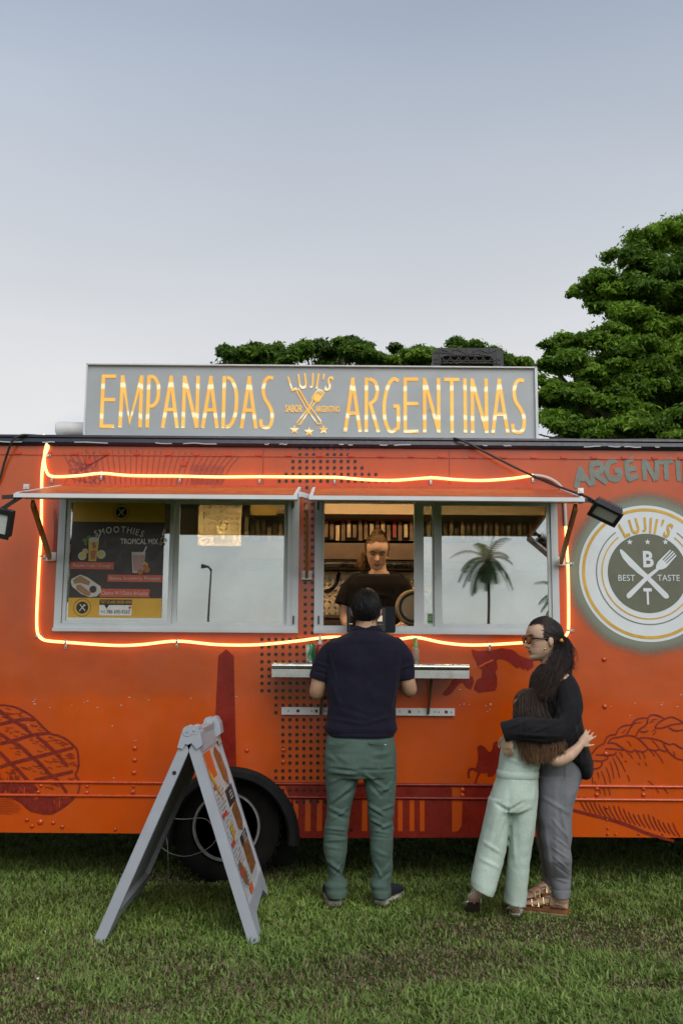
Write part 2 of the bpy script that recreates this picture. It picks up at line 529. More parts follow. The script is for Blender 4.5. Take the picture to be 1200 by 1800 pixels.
# ------------------------------------------------------------------ shared materials
M = {}
def truck_paint():
    m, nt, b = newmat('orange truck paint')
    p = pos(nt)
    sep = nt.nodes.new('ShaderNodeSeparateXYZ'); nt.links.new(p, sep.inputs[0])
    fresh = ramp(nt, noise(nt, 2.2, 6, 0.6), [(0.3, (0.51, 0.062, 0.002)), (0.7, (0.61, 0.088, 0.003))])
    old = ramp(nt, noise(nt, 3.1, 6, 0.6), [(0.3, (0.46, 0.066, 0.006)), (0.7, (0.55, 0.086, 0.009))])
    # the older coat stops on a ragged line a metre above the grass
    z = nt.nodes.new('ShaderNodeMath'); z.operation = 'MULTIPLY_ADD'
    nt.links.new(noise(nt, 9, 6, 0.7), z.inputs[0]); z.inputs[1].default_value = 0.11; nt.links.new(sep.outputs['Z'], z.inputs[2])
    edge = nt.nodes.new('ShaderNodeMapRange'); nt.links.new(z.outputs[0], edge.inputs[0])
    edge.inputs[1].default_value = WZ(1232) + 0.05; edge.inputs[2].default_value = WZ(1222) + 0.06
    c = mixc(nt, edge.outputs[0], fresh, old)
    # chips and grime
    chip = ramp(nt, noise(nt, 60, 3, 0.7), [(0.755, (0, 0, 0)), (0.775, (1, 1, 1))])
    c = mixc(nt, chip, c, (0.42, 0.30, 0.2))
    grime = ramp(nt, noise(nt, 1.7, 8, 0.7, stretch=(1, 1, 0.35)), [(0.45, (0, 0, 0)), (0.8, (0.5, 0.5, 0.5))])
    c = mixc(nt, grime, c, (0.25, 0.075, 0.02))
    nt.links.new(c, b.inputs['Base Color'])
    rr = ramp(nt, noise(nt, 4, 6), [(0.3, (0.13,) * 3), (0.75, (0.27,) * 3)])
    nt.links.new(rr, b.inputs['Roughness'])
    b.inputs['Specular IOR Level'].default_value = 0.68
    h1 = noise(nt, 160, 2); h2 = noise(nt, 2.6, 3)
    ad = nt.nodes.new('ShaderNodeMath'); ad.operation = 'MULTIPLY_ADD'; nt.links.new(h2, ad.inputs[0]); ad.inputs[1].default_value = 30.0; nt.links.new(h1, ad.inputs[2])
    bump(nt, b, ad.outputs[0], 0.22, 0.0005)
    return m
M['orange'] = truck_paint()
M['orange2'] = mat('orange moulding paint', (0.50, 0.058, 0.004), 0.25, var=0.2, vs=14, spec=0.7)
M['darkred'] = mat('dark red painted art', (0.20, 0.013, 0.006), 0.3, var=0.2, vs=9, dirt=((0.24, 0.03, 0.008), 14, 0.62), spec=0.35)
M['line'] = mat('maroon line art paint', (0.19, 0.018, 0.010), 0.3, var=0.3, vs=30, spec=0.4)
M['dots'] = mat('charcoal dot paint', (0.018, 0.017, 0.015), 0.25, var=0.2, vs=20, spec=0.5)
M['purple'] = mat('thin violet line paint', (0.20, 0.045, 0.06), 0.45, var=0.25, vs=20)
M['greygreen'] = mat('grey green brush paint', (0.170, 0.195, 0.165), 0.45, var=0.15, vs=12, spec=0.6)
M['logowhite'] = mat('emblem white paint', (0.66, 0.71, 0.74), 0.42, var=0.05, vs=9, dirt=((0.3, 0.3, 0.28), 40, 0.72))
M['logoolive'] = mat('emblem olive paint', (0.118, 0.128, 0.085), 0.45, var=0.1, vs=12)
M['logoyellow'] = mat('emblem mustard paint', (0.62, 0.36, 0.04), 0.45, var=0.15, vs=14)
M['alu'] = mat('white aluminium frame', (0.62, 0.66, 0.68), 0.42, 0.0, var=0.07, vs=5, dirt=((0.28, 0.27, 0.25), 18, 0.66), bs=0.15, bscale=90, spec=0.5)
M['alu2'] = mat('bare aluminium', (0.62, 0.64, 0.65), 0.32, 0.85, var=0.1, vs=9)
M['steel'] = mat('stainless steel', (0.62, 0.63, 0.62), 0.26, 1.0, var=0.08, vs=5, bs=0.15, bscale=60, stretch=(0.1, 1, 1))
M['navy'] = mat('navy gutter paint', (0.014, 0.017, 0.032), 0.35, var=0.3, vs=12, dirt=((0.22, 0.24, 0.26), 7, 0.66), stretch=(0.25, 1, 1))
M['black'] = mat('black plastic', (0.012, 0.012, 0.013), 0.45, var=0.3, vs=15)
M['blackmetal'] = mat('black painted metal', (0.018, 0.018, 0.02), 0.4, var=0.3, vs=18, spec=0.5)
M['rubber'] = mat('black rubber', (0.008, 0.008, 0.009), 0.7, var=0.35, vs=12, bs=0.3, bscale=70, spec=0.25)
M['awning'] = mat('awning skin paint', (0.42, 0.070, 0.009), 0.42, var=.15, vs=5, spec=.4)
M['tyre'] = mat('worn tyre rubber', (0.010, 0.0095, 0.009), 0.85, var=0.35, vs=12, bs=0.3, bscale=70, spec=0.12)
M['woodstrut'] = mat('ochre painted strut', (0.33, 0.165, 0.03), 0.5, var=0.3, vs=12, stretch=(1, 1, 0.3))
M['under'] = mat('dark underbody', (0.012, 0.011, 0.01), 0.8, var=0.4, vs=5)
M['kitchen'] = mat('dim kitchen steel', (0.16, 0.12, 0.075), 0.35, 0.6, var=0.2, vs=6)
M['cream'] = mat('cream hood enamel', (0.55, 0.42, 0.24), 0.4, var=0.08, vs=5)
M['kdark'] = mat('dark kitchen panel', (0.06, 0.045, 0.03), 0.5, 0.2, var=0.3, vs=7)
M['white'] = mat('white paint', (0.62, 0.63, 0.62), 0.45, var=0.07, vs=14, dirt=((0.32, 0.30, 0.27), 22, 0.7))
M['screw'] = mat('bright screw', (0.5, 0.5, 0.5), 0.3, 1.0)

def glass_mat():
    m, nt, b = newmat('tinted window glass')
    out = nt.nodes['Material Output']
    tr = nt.nodes.new('ShaderNodeBsdfTransparent'); tr.inputs['Color'].default_value = (0.80, 0.84, 0.80, 1)
    gl = nt.nodes.new('ShaderNodeBsdfGlossy'); gl.inputs['Roughness'].default_value = 0.012
    gl.inputs['Color'].default_value = (0.90, 0.97, 0.99, 1)
    bump(nt, b, noise(nt, 2.5, 2), 0.05, 0.002)
    nt.links.new(b.inputs['Normal'].links[0].from_socket, gl.inputs['Normal'])
    mx = nt.nodes.new('ShaderNodeMixShader')
    # smears on the pane
    f = ramp(nt, noise(nt, 3, 6, 0.6), [(0.3, (0.31,) * 3), (0.7, (0.41,) * 3)])
    nt.links.new(f, mx.inputs[0])
    nt.links.new(tr.outputs[0], mx.inputs[1]); nt.links.new(gl.outputs[0], mx.inputs[2])
    nt.links.new(mx.outputs[0], out.inputs['Surface'])
    nt.nodes.remove(b)
    return m
M['glass'] = glass_mat()

def spray_mat(cx, cz, r0, r1):
    """sprayed ring: paint that thins out towards its rim"""
    m, nt, b = newmat('sprayed green grey paint')
    b.inputs['Base Color'].default_value = (0.195, 0.222, 0.170, 1); b.inputs['Roughness'].default_value = 0.45
    p = pos(nt)
    v = nt.nodes.new('ShaderNodeVectorMath'); v.operation = 'SUBTRACT'; nt.links.new(p, v.inputs[0]); v.inputs[1].default_value = (cx, YW, cz)
    ml = nt.nodes.new('ShaderNodeVectorMath'); ml.operation = 'MULTIPLY'; nt.links.new(v.outputs[0], ml.inputs[0]); ml.inputs[1].default_value = (1, 0, 1)
    ln = nt.nodes.new('ShaderNodeVectorMath'); ln.operation = 'LENGTH'; nt.links.new(ml.outputs[0], ln.inputs[0])
    ad = nt.nodes.new('ShaderNodeMath'); ad.operation = 'MULTIPLY_ADD'; nt.links.new(noise(nt, 6, 5), ad.inputs[0]); ad.inputs[1].default_value = 0.05; nt.links.new(ln.outputs['Value'], ad.inputs[2])
    ad2 = nt.nodes.new('ShaderNodeMath'); ad2.operation = 'MULTIPLY_ADD'; nt.links.new(noise(nt, 260, 2), ad2.inputs[0]); ad2.inputs[1].default_value = 0.03; nt.links.new(ad.outputs[0], ad2.inputs[2])
    mr = nt.nodes.new('ShaderNodeMapRange'); mr.interpolation_type = 'SMOOTHSTEP'; nt.links.new(ad2.outputs[0], mr.inputs[0])
    mr.inputs[1].default_value = r0 + 0.04; mr.inputs[2].default_value = r1 + 0.04; mr.inputs[3].default_value = 1; mr.inputs[4].default_value = 0
    nt.links.new(mr.outputs[0], b.inputs['Alpha'])
    return m

# ------------------------------------------------------------------ ground
def lawn_mat():
    m, nt, b = newmat('lawn soil and thatch')
    g = ramp(nt, noise(nt, 9, 8, 0.7), [(0.3, (0.030, 0.048, 0.010)), (0.55, (0.05, 0.08, 0.018)), (0.75, (0.075, 0.085, 0.028))])
    d = ramp(nt, noise(nt, 1.3, 6, 0.65), [(0.52, (0, 0, 0)), (0.72, (0.8, 0.8, 0.8))])
    c = mixc(nt, d, g, (0.10, 0.072, 0.045))
    nt.links.new(c, b.inputs['Base Color']); b.inputs['Roughness'].default_value = 0.95
    b.inputs['Specular IOR Level'].default_value = 0.1
    bump(nt, b, noise(nt, 40, 6, 0.7), 0.8, 0.02)
    return m
gm = MB()
gm.plate([(-900, -900), (900, -900), (900, 900), (-900, 900)], [], lambda u, v, w: (u, v, 0.0), 0)
lawn = obj('lawn', gm, lawn_mat(), kind='structure')

def grass_blades():
    n = 390000
    # denser near the camera; roots spread over the ground one could see from here
    Y = 3.0 + 6.2 * RNG.random(n) ** 1.35
    half = Y * 0.36 + 0.75
    X = (RNG.random(n) * 2 - 1) * half
    keep = np.ones(n, bool)
    bare = np.zeros(n)
    pats = [(760, 1690, 0.35), (1090, 1648, 0.33), (1180, 1668, 0.3), (640, 1720, 0.25), (20, 1725, 0.28), (60, 1790, 0.3), (1130, 1740, 0.12),
            (690, 1690, 0.16), (1010, 1630, 0.2), (330, 1545, 0.3), (420, 1530, 0.4), (900, 1640, 0.3), (270, 1775, 0.2)]
    q = np.stack([X, Y, np.zeros(n)], 1)
    wob = vnoise(q, 1.6, 5)
    for px, py, r in pats:
        g = G(px, py)
        d = np.sqrt((X - g.x) ** 2 + ((Y - g.y) * 1.4) ** 2)
        bare = np.maximum(bare, np.clip(1.4 - d / (1.15 * r) + 0.55 * wob, 0, 1))
    bare = np.maximum(bare, np.clip(vnoise(q, 0.55, 8) * 1.1 - 0.75, 0, 0.8))
    keep &= RNG.random(n) > bare * 0.30
    # trodden flat where people stand
    tread_ = np.ones(n)
    for px, py, r in ((588, 1597, .13), (668, 1597, .14), (905, 1612, .10), (830, 1608, .10), (960, 1604, .20), (925, 1600, .12), (183, 1662, .05), (446, 1662, .05)):
        g = G(px, py); tread_ = np.minimum(tread_, np.clip(np.sqrt((X - g.x) ** 2 + ((Y - g.y + .05) * .8) ** 2) / r, .3, 1))
    tread_ = tread_[keep]
    X, Y, bare, q = X[keep], Y[keep], bare[keep], q[keep]; n = len(X)
    tuft = vnoise(q, 2.6, 21)
    h = tread_ * (0.020 + 0.037 * RNG.random(n) ** 1.4) * (1 - 0.62 * bare) * (1 + 0.22 * tuft)
    tall = RNG.random(n) < 0.02; h[tall] *= 1.6
    lean = 0.25 + 0.85 * RNG.random(n)
    # blades of one tuft lean together
    az = 6.28 * RNG.random(n) * 0.85 + 2.0 * vnoise(q, 3.4, 33)
    yaw = az + math.pi / 2 + RNG.normal(0, 0.5, n)
    w = (0.0016 + 0.0020 * RNG.random(n)) * (1 + 0.1 * Y)
    lx, ly = np.cos(az), np.sin(az); wx, wy = np.cos(yaw) * w, np.sin(yaw) * w
    V = np.zeros((n, 5, 3))
    b = np.stack([X, Y, np.full(n, -0.002)], 1)
    side = np.stack([wx, wy, np.zeros(n)], 1)
    mid = b + np.stack([lx * h * lean * 0.35, ly * h * lean * 0.35, h * 0.62], 1)
    tip = b + np.stack([lx * h * lean * 1.15, ly * h * lean * 1.15, h * (1.0 - 0.28 * lean)], 1)
    V[:, 0] = b - side; V[:, 1] = b + side; V[:, 2] = mid + side * 0.8; V[:, 3] = mid - side * 0.8; V[:, 4] = tip
    o = (np.arange(n) * 5)[:, None]
    T = np.concatenate([o + np.array([[0, 1, 2]]), o + np.array([[0, 2, 3]]), o + np.array([[3, 2, 4]])], 1).reshape(-1, 3)
    t = RNG.random(n)[:, None]; hue = (0.5 + 0.5 * vnoise(q, 0.9, 3))[:, None]
    c = (1 - t) * np.array([0.105, 0.185, 0.030]) + t * np.array([0.235, 0.340, 0.085])
    c = c * (0.78 + 0.4 * hue) + hue * np.array([0.012, 0.006, 0.0])
    dry = (RNG.random(n) < 0.07 + 0.62 * bare)
    c[dry] = np.array([0.20, 0.155, 0.085]) * (0.6 + 0.6 * RNG.random(dry.sum())[:, None])
    cc = np.repeat(c[:, None, :], 5, 1)
    me = mesh_np('grass', V.reshape(-1, 3), tris=T, smooth=True, colr=cc.reshape(-1, 3))
    m = attr_mat('grass blades', 0.55, 0.35, trans=0.25)
    return obj('grass', me, m, kind='stuff')
grass_blades()

# ------------------------------------------------------------------ trees
def leaf_cloud(C, Rr, counts, size, seed, thin=0.35):
    """leaf sprays over flattened pads; C (k,3) centres, Rr (k,3) radii"""
    r = np.random.default_rng(seed)
    pts, nor = [], []
    for c, rr, k in zip(C, Rr, counts):
        # a pad is several twig clusters, so that its edge is ragged
        nk = 14
        d = r.normal(size=(nk, 3)); d /= np.linalg.norm(d, axis=1)[:, None]
        d[:, 2] = np.abs(d[:, 2]) * 1.1 - 0.35
        cen = d * r.uniform(0.55, 1.0, nk)[:, None]
        a = cen[r.integers(0, nk, k)]
        e = r.normal(size=(k, 3)) * np.array([0.26, 0.26, 0.17]) * (1 + (r.random(k) < .06) * r.random(k) * .8)[:, None]
        loc = a + e
        p = c + loc * rr
        pts.append(p); nn = loc * 0.7 + np.array([0, 0, 0.6]) + r.normal(size=(k, 3)) * 0.8
        nor.append(nn / np.linalg.norm(nn, axis=1)[:, None])
    p = np.concatenate(pts); nn = np.concatenate(nor); n = len(p)
    t = np.cross(nn, r.normal(size=(n, 3))); t /= np.linalg.norm(t, axis=1)[:, None]
    bt = np.cross(nn, t)
    s = size * r.uniform(0.55, 1.35, n)[:, None]
    V = np.stack([p - t * s, p - bt * s * 0.42 + nn * s * 0.12, p + t * s, p + bt * s * 0.42 + nn * s * 0.12], 1)
    Q = (np.arange(n) * 4)[:, None] + np.array([[0, 1, 2, 3]])
    tone = np.concatenate([np.full(k, 1.0) * r.uniform(.62, 1.3) for k in counts])
    return V, Q, p, r, tone
leaf_m = attr_mat('tree leaves', 0.5, 0.3, trans=0.45)
bark_m = mat('bark', (0.085, 0.062, 0.045), 0.9, var=0.35, vs=7, bs=0.6, bscale=25, bdist=0.02, stretch=(1, 1, 0.3))
def make_tree(name, label, cat, base, pads, per, leaf, seed, trunk_r, colA, colB, group=None):
    root = thing(name, label, cat, base, group)
    C = np.array([p[0] for p in pads]); Rr = np.array([p[1] for p in pads])
    cnt = [int(per * p[2]) for p in pads]
    V, Q, p, r, tone = leaf_cloud(C, Rr, cnt, leaf, seed)
    n = len(p)
    t = np.clip(r.random(n) * 0.75 + 0.3 * vnoise(p, 0.5, seed), 0, 1)[:, None]
    c = (1 - t) * np.array(colA) + t * np.array(colB)
    c *= r.uniform(0.75, 1.2, n)[:, None] * tone[:, None]; c[:, 0] *= 0.8 + 0.25 * tone
    me = mesh_np('crown', V.reshape(-1, 3), quads=Q, smooth=False, colr=np.repeat(c[:, None, :], 4, 1).reshape(-1, 3))
    obj('crown', me, leaf_m, root)
    tb = MB()
    b = Vector(base); cen = Vector(C.mean(0)); top = Vector((cen.x, cen.y, cen.z))
    fork = b.lerp(top, 0.5)
    tb.tube([b - Vector((0, 0, 0.1)), b.lerp(fork, 0.15), b.lerp(fork, 0.6) + Vector((trunk_r * .4, 0, 0)), fork], [trunk_r * 1.5, trunk_r * 1.05, trunk_r * .9, trunk_r * .8], 12)
    ids = list(range(len(pads))); rr = random.Random(seed)
    rr.shuffle(ids)
    for i in ids[:14]:
        e = Vector(C[i]); mid = fork.lerp(e, 0.5) + Vector((0, 0, 0.12 * (e - fork).length))
        tb.tube([fork - Vector((0, 0, trunk_r)), fork.lerp(mid, 0.5), mid, e], [trunk_r * .6, trunk_r * .42, trunk_r * .26, trunk_r * .08], 7)
    obj('trunk', tb, bark_m, root, smooth=True)
    return root

def pad(px, py, Y, rx, ry, rd=None, k=1.0):
    c = P(px, py, Y); s = Y / FPX
    return (tuple(c), (rx * s, (rd if rd else rx * 0.9) * s, ry * s), k)
_pr = random.Random(31)
def clump(out, px, py, Y, rx, ry, k=1.0, n=6):
    """one bough: several uneven sprays that droop towards the tip"""
    for i in range(n):
        a = _pr.uniform(-1, 1); b = _pr.uniform(-.9, .8); f = _pr.uniform(.34, .62)
        out.append(pad(px + a * rx * .78, py + b * ry * .75 + a * a * ry * .55, Y + _pr.uniform(-.8, .8) * rx * Y / FPX, rx * f, ry * f * _pr.uniform(1.0, 1.7), None, k * 1.25 / n))
# the big spreading tree at the right: tiers of pads, drawn from its outline
T1 = []
rows = [
 (17.5, [(1205, 408, 62, 26), (1150, 422, 48, 20), (1255, 400, 70, 30)]),
 (17.0, [(1105, 452, 46, 22), (1165, 470, 60, 28), (1230, 465, 66, 34), (1300, 450, 70, 36)]),
 (16.5, [(1050, 492, 36, 20), (1022, 517, 24, 15), (1090, 505, 55, 26), (1150, 520, 60, 28), (1215, 525, 66, 32), (1290, 520, 70, 36)]),
 (16.2, [(1060, 535, 26, 13), (1110, 555, 50, 22), (1170, 572, 60, 28), (1240, 580, 70, 34)]),
 (15.7, [(1062, 590, 46, 20), (1012, 592, 34, 15), (975, 610, 32, 16), (1110, 612, 56, 24), (1175, 628, 60, 28), (1250, 640, 70, 34)]),
 (15.3, [(965, 640, 26, 16), (1010, 642, 46, 22), (1070, 655, 56, 24), (1130, 672, 56, 26), (1195, 682, 60, 28), (1270, 690, 66, 32)]),
 (14.8, [(962, 684, 28, 22), (1012, 700, 46, 24), (1075, 706, 54, 24), (1145, 722, 56, 26), (1210, 730, 60, 28)]),
 (14.4, [(972, 735, 34, 24), (1030, 752, 50, 24), (1095, 758, 54, 24), (1160, 770, 56, 26), (1230, 780, 60, 28)]),
 (14.4, [(985, 790, 40, 26), (1060, 810, 56, 26), (1140, 815, 56, 26), (1220, 830, 60, 28)]),
]
for Y, r in rows:
    for (a, b, c, d) in r:
        clump(T1, a, b, Y, c, d, (c * d) / 900.0, 7)
        clump(T1, a + 30, b + 18, Y + 1.8, c * 1.1, d * 1.1, (c * d) / 1300.0, 5)
for (a, b, c, d) in [(1130, 600, 120, 60), (1200, 520, 110, 60), (1120, 720, 130, 60), (1230, 680, 130, 70), (1040, 720, 90, 50)]:
    T1.append(pad(a + 40, b, 19.0, c, d, None, 2.0))
make_tree('broadleaf_tree', 'tall spreading green tree towering behind the right end of the truck', 'tree', (5.9, 18.0, 0), T1, 2900, 0.047, 5, 0.42, (0.075, 0.165, 0.012), (0.235, 0.420, 0.040))
# the row behind the roof sign
back = [
 (455, 620, 34.0, 66, 30, 'dark round tree showing beyond the left half of the roof sign', (0.065, 0.145, 0.014), (0.165, 0.300, 0.035)),
 (592, 618, 36.0, 78, 31, 'broad green tree showing right above the middle of the roof sign', (0.075, 0.160, 0.014), (0.200, 0.350, 0.040)),
 (700, 624, 35.0, 66, 26, 'low green tree crown just left of the black crate on the roof', (0.078, 0.165, 0.014), (0.210, 0.365, 0.042)),
 (800, 620, 38.0, 76, 26, 'green tree hidden behind the black crate, twigs poking above it', (0.072, 0.155, 0.014), (0.190, 0.335, 0.040)),
 (878, 638, 36.0, 52, 22, 'small low tree between the black crate and the tall tree', (0.075, 0.160, 0.014), (0.200, 0.350, 0.040)),
]
for i, (px, py, Y, rx, ry, lab, ca, cb) in enumerate(back):
    rr = random.Random(40 + i); pads = []
    for k in range(24):
        a = rr.uniform(-1, 1); hgt = rr.uniform(-0.6, .88) * (1 - 0.75 * abs(a) ** 1.5) * rr.uniform(.6, 1.05) * (.72 if i == 2 else 1)
        f = rr.uniform(.16, .27)
        pads.append(pad(px + a * rx * 0.98, py - hgt * ry + 4, Y + rr.uniform(-2, 2), rx * f, ry * f * rr.uniform(1.2, 1.9), rx * .25, .75))
    for k in range(12):
        pads.append(pad(px + rr.uniform(-1, 1) * rx, py + rr.uniform(20, 90), Y + rr.uniform(-1.5, 2), rx * .45, ry * .8, rx * .4, 1.2))
    b = P(px, py, Y)
    pads = [(q[0], (q[1][0] * rr.uniform(.7, 1.1), q[1][1], q[1][2] * rr.uniform(.9, 1.7)), q[2]) for q in pads]
    make_tree('broadleaf_tree', lab, 'tree', (b.x, Y, 0), pads, 900, 0.085, 60 + i, 0.3, ca, cb, 'trees behind the truck')

# palms and a lamp post across the lawn, seen as reflections in the window panes
frond_m = attr_mat('palm fronds', 0.5, 0.4, trans=0.4)
def make_palm(label, x, y, hgt, seed, crown=2.3):
    root = thing('palm_tree', label, 'palm tree', (x, y, 0), 'palms across the lawn')
    r = random.Random(seed); tb = MB()
    pts = [Vector((x + 0.25 * math.sin(2.2 * t), y, hgt * t)) for t in [k / 8 for k in range(9)]]
    tb.tube(pts, [0.12] + [0.065] * 7 + [0.07], 10); obj('trunk', tb, bark_m, root, smooth=True)
    top = pts[-1]
    for i in range(24):
        az = i * 2.399 + r.uniform(-.2, .2); el = rad(78 - 112 * (i / 23.0) + r.uniform(-9, 9)) ; L = crown * r.uniform(.7, 1.12)
        V, F, Cc = [], [], []
        prev = Vector(top); d = Vector((math.cos(az) * math.cos(el), math.sin(az) * math.cos(el), math.sin(el)))
        sd = Vector((-math.sin(az), math.cos(az), 0)); n = 16; P0 = []
        for k in range(n + 1):
            P0.append(prev.copy()); d = (d + Vector((0, 0, -0.125))).normalized(); prev = prev + d * (L / n)
        for k in range(1, n):
            q = P0[k]; ll = 0.62 * math.sin(math.pi * (0.12 + 0.82 * k / n)); dd = (P0[k + 1] - P0[k]).normalized()
            for s in (-1, 1):
                e = q + sd * s * ll * 0.75 + dd * ll * 0.5 + Vector((0, 0, -0.28 * ll)); o = len(V)
                V += [q - dd * .05, q + dd * .05, e]; F.append((o, o + 1, o + 2))
        for k in range(n):
            o = len(V); V += [P0[k] - sd * .02, P0[k] + sd * .02, P0[k + 1] + sd * .015, P0[k + 1] - sd * .015]; F.append((o, o + 1, o + 2, o + 3))
        me = bpy.data.meshes.new('frond'); me.from_pydata([tuple(v) for v in V], [], F)
        g = r.uniform(0.7, 1.2); set_col(me, np.tile(np.array([[0.19 * g, 0.26 * g, 0.12 * g]]), (len(V), 1)))
        obj('frond', me, frond_m, root)
def mirrored(px, py, D):
    """point seen at (px, py) in the panes, D metres in front of them"""
    p = P(px, py, YW + D); return p.x, YW - D, p.z
for (px, py, D, cr, lab) in [(848, 985, 40.0, 1.85, 'slim palm mirrored in the middle of the right window pane'),
                             (985, 1050, 36.0, 1.9, 'palm mirrored at the right edge of the right window'),
                             (92, 990, 30.0, 1.9, 'palm mirrored at the left edge of the poster window')]:
    x, y, z = mirrored(px, py, D)
    make_palm(lab, x, y, z, int(px), cr)
x, y, z = mirrored(366, 1000, 30.0)
lp = thing('street_lamp', 'thin street lamp mirrored in the second pane of the left window', 'street lamp', (x, y, 0))
lb = MB(); lb.tube([(x, y, 0), (x + .05, y, z * .6), (x + .1, y, z)], [.045, .038, .032], 8); obj('pole', lb, M['blackmetal'], lp, smooth=True)
lb = MB(); lb.tube([(x + .1, y, z - .05), (x, y, z + .08), (x - .25, y, z + .1)], [.04, .04, .09], 8); obj('lamp_head', lb, M['blackmetal'], lp, smooth=True)
# a dark hedge line far across the lawn
hd = np.random.default_rng(3)
HC = [(x, -46 + hd.uniform(-2, 2), hd.uniform(0.7, 1.5)) for x in np.linspace(-30, 30, 34)]
V, Q, p, r, tone = leaf_cloud(np.array(HC), np.array([(1.6, 1.2, 0.9)] * len(HC)), [300] * len(HC), 0.16, 77)
c = np.array([0.03, 0.06, 0.015]) * r.uniform(.6, 1.3, len(p))[:, None]
me = mesh_np('hedge', V.reshape(-1, 3), quads=Q, colr=np.repeat(c[:, None, :], 4, 1).reshape(-1, 3))
tag(obj('hedge', me, leaf_m, kind='stuff'), 'long low hedge across the lawn, behind the photographer', 'hedge')
# ------------------------------------------------------------------ the truck
ZB = WZ(1468); ZT = WZ(786); ZG = WZ(770)
XL, XR = -3.3, 3.7
truck = thing('food_truck', 'orange food truck with two service windows and glowing rope light', 'food truck', (0, YW + 1.1, 0))
def wr(px0, py0, px1, py1):
    a = W(px0, py0); b = W(px1, py1)
    return [(a[0], b[1]), (b[0], b[1]), (b[0], a[1]), (a[0], a[1])]
def rect(x0, z0, x1, z1): return [(x0, z0), (x1, z0), (x1, z1), (x0, z1)]
# window openings (outer frame edges on the wall)
zwb = WZ(1114); zwt = WZ(872)
LW = (W(101, 1000)[0], zwb, W(525, 1000)[0], zwt)
RW = (W(553, 1000)[0], zwb, W(980, 1000)[0], zwt)
hL = rect(LW[0] + .012, LW[1] + .012, LW[2] - .012, LW[3] - .012); hR = rect(RW[0] + .012, RW[1] + .012, RW[2] - .012, RW[3] - .012)
acx, acz = W(405, 1472); AR = 0.350
outer = [(XL, ZB)] + [(acx + AR * math.cos(rad(180 - a)), max(ZB, acz + AR * math.sin(rad(180 - a)))) for a in range(0, 181, 9)] + [(XR, ZB), (XR, ZT), (XL, ZT)]
mb = MB(); mb.plate(outer, [hL, hR], wall_map(YW), 0.045)
obj('side_panel', mb, M['orange'], truck)
YB = YW + 2.25
mb = MB(); mb.box(((XL + XR) / 2, YB, (ZB + ZT) / 2), (XR - XL, .04, ZT - ZB)); obj('far_side_panel', mb, M['orange2'], truck)
for x in (XL + .02, XR - .02):
    mb = MB(); mb.box((x, (YW + YB) / 2 + .03, (ZB + ZT) / 2), (.04, YB - YW - .06, ZT - ZB - .01)); obj('end_panel', mb, M['orange2'], truck)
mb = MB(); mb.box(((XL + XR) / 2, (YW + YB) / 2, ZG - .035), (XR - XL - .02, YB - YW - .02, .04)); obj('roof_panel', mb, M['white'], truck)
mb = MB(); mb.box(((XL + XR) / 2, (YW + YB) / 2 + .1, 0.72), (XR - XL - .1, YB - YW - .3, .06))
for y in (YW + .55, YB - .55): mb.box(((XL + XR) / 2, y, .56), (XR - XL - .2, .09, .2))
obj('floor_pan', mb, M['under'], truck)
# gutter: rolled navy edge with a lip
mb = MB()
prof = [(YW + .03, ZT - .006), (YW - .022, ZT - .004), (YW - .032, ZT + .012), (YW - .026, ZG - .022), (YW - .034, ZG - .014), (YW - .03, ZG), (YW + .02, ZG + .006), (YW + .03, ZG)]
for a, b in zip(prof, prof[1:] + prof[:1]): mb.add([(XL, a[0], a[1]), (XR, a[0], a[1]), (XR, b[0], b[1]), (XL, b[0], b[1])], [(0, 1, 2, 3)])
obj('rain_gutter', mb, M['navy'], truck)
seal = mat('dried white sealant', (0.45, 0.47, 0.5), 0.5, var=.2)
mb = MB(); rs = random.Random(9); px = -20
while px < 1220:
    L = rs.choice([8, 14, 30, 60, 22]); a = W(px, 784.5, YW - .03); 
    if rs.random() < .62:
        pts = [(a[0] + L * PXM * t, WZ(783.6 + rs.uniform(-1.2, .8)) ) for t in (0, .33, .66, 1)]
        add_ribbon(mb, pts, .006, wall_map(YW - .0345))
    px += L + rs.randint(6, 40)
obj('sealant_bead', mb, seal, truck, normals=False)
# seam below the gutter, with its tabs
mb = MB(); zs = WZ(803); mb.box(((XL + XR) / 2, YW - .003, zs), (XR - XL - .01, .006, .007)); obj('panel_seam', mb, M['orange2'], truck)
tabm = mat('red orange seam tab', (0.55, 0.05, 0.008), .35, var=.2)
tb = MB(); tb.bevbox((0, 0, 0), (.04, .018, .012), .006, Matrix.Rotation(rad(90), 3, 'X')); tbm = tb.mesh('seam_tab'); fix_normals(tbm); tbm.materials.append(tabm)
def put(name, me, parent, p, rot=None, scale=None, label=None):
    o = bpy.data.objects.new(name, me); col.objects.link(o); o.parent = parent
    o.location = Vector(p) - _base[parent]; _base[o] = Vector(p)
    if rot is not None: o.rotation_euler = rot
    if scale: o.scale = scale
    if label: o['label'] = label
    return o
for px in [-22, 33, 86, 133, 187, 241, 296, 346, 402, 455, 508, 562, 617, 670, 722, 776, 830, 884, 937, 990, 1043, 1097, 1150, 1196]:
    x, z = W(px, 799 + .0079 * (px - 600)); put('seam_tab', tbm, truck, (x, YW - .006, zs + .008))
for px, py in [(157, 812), (324, 815)]:
    x, z = W(px, py); put('seam_tab', tbm, truck, (x, YW - .004, z), scale=(.9, 1, 1.6))
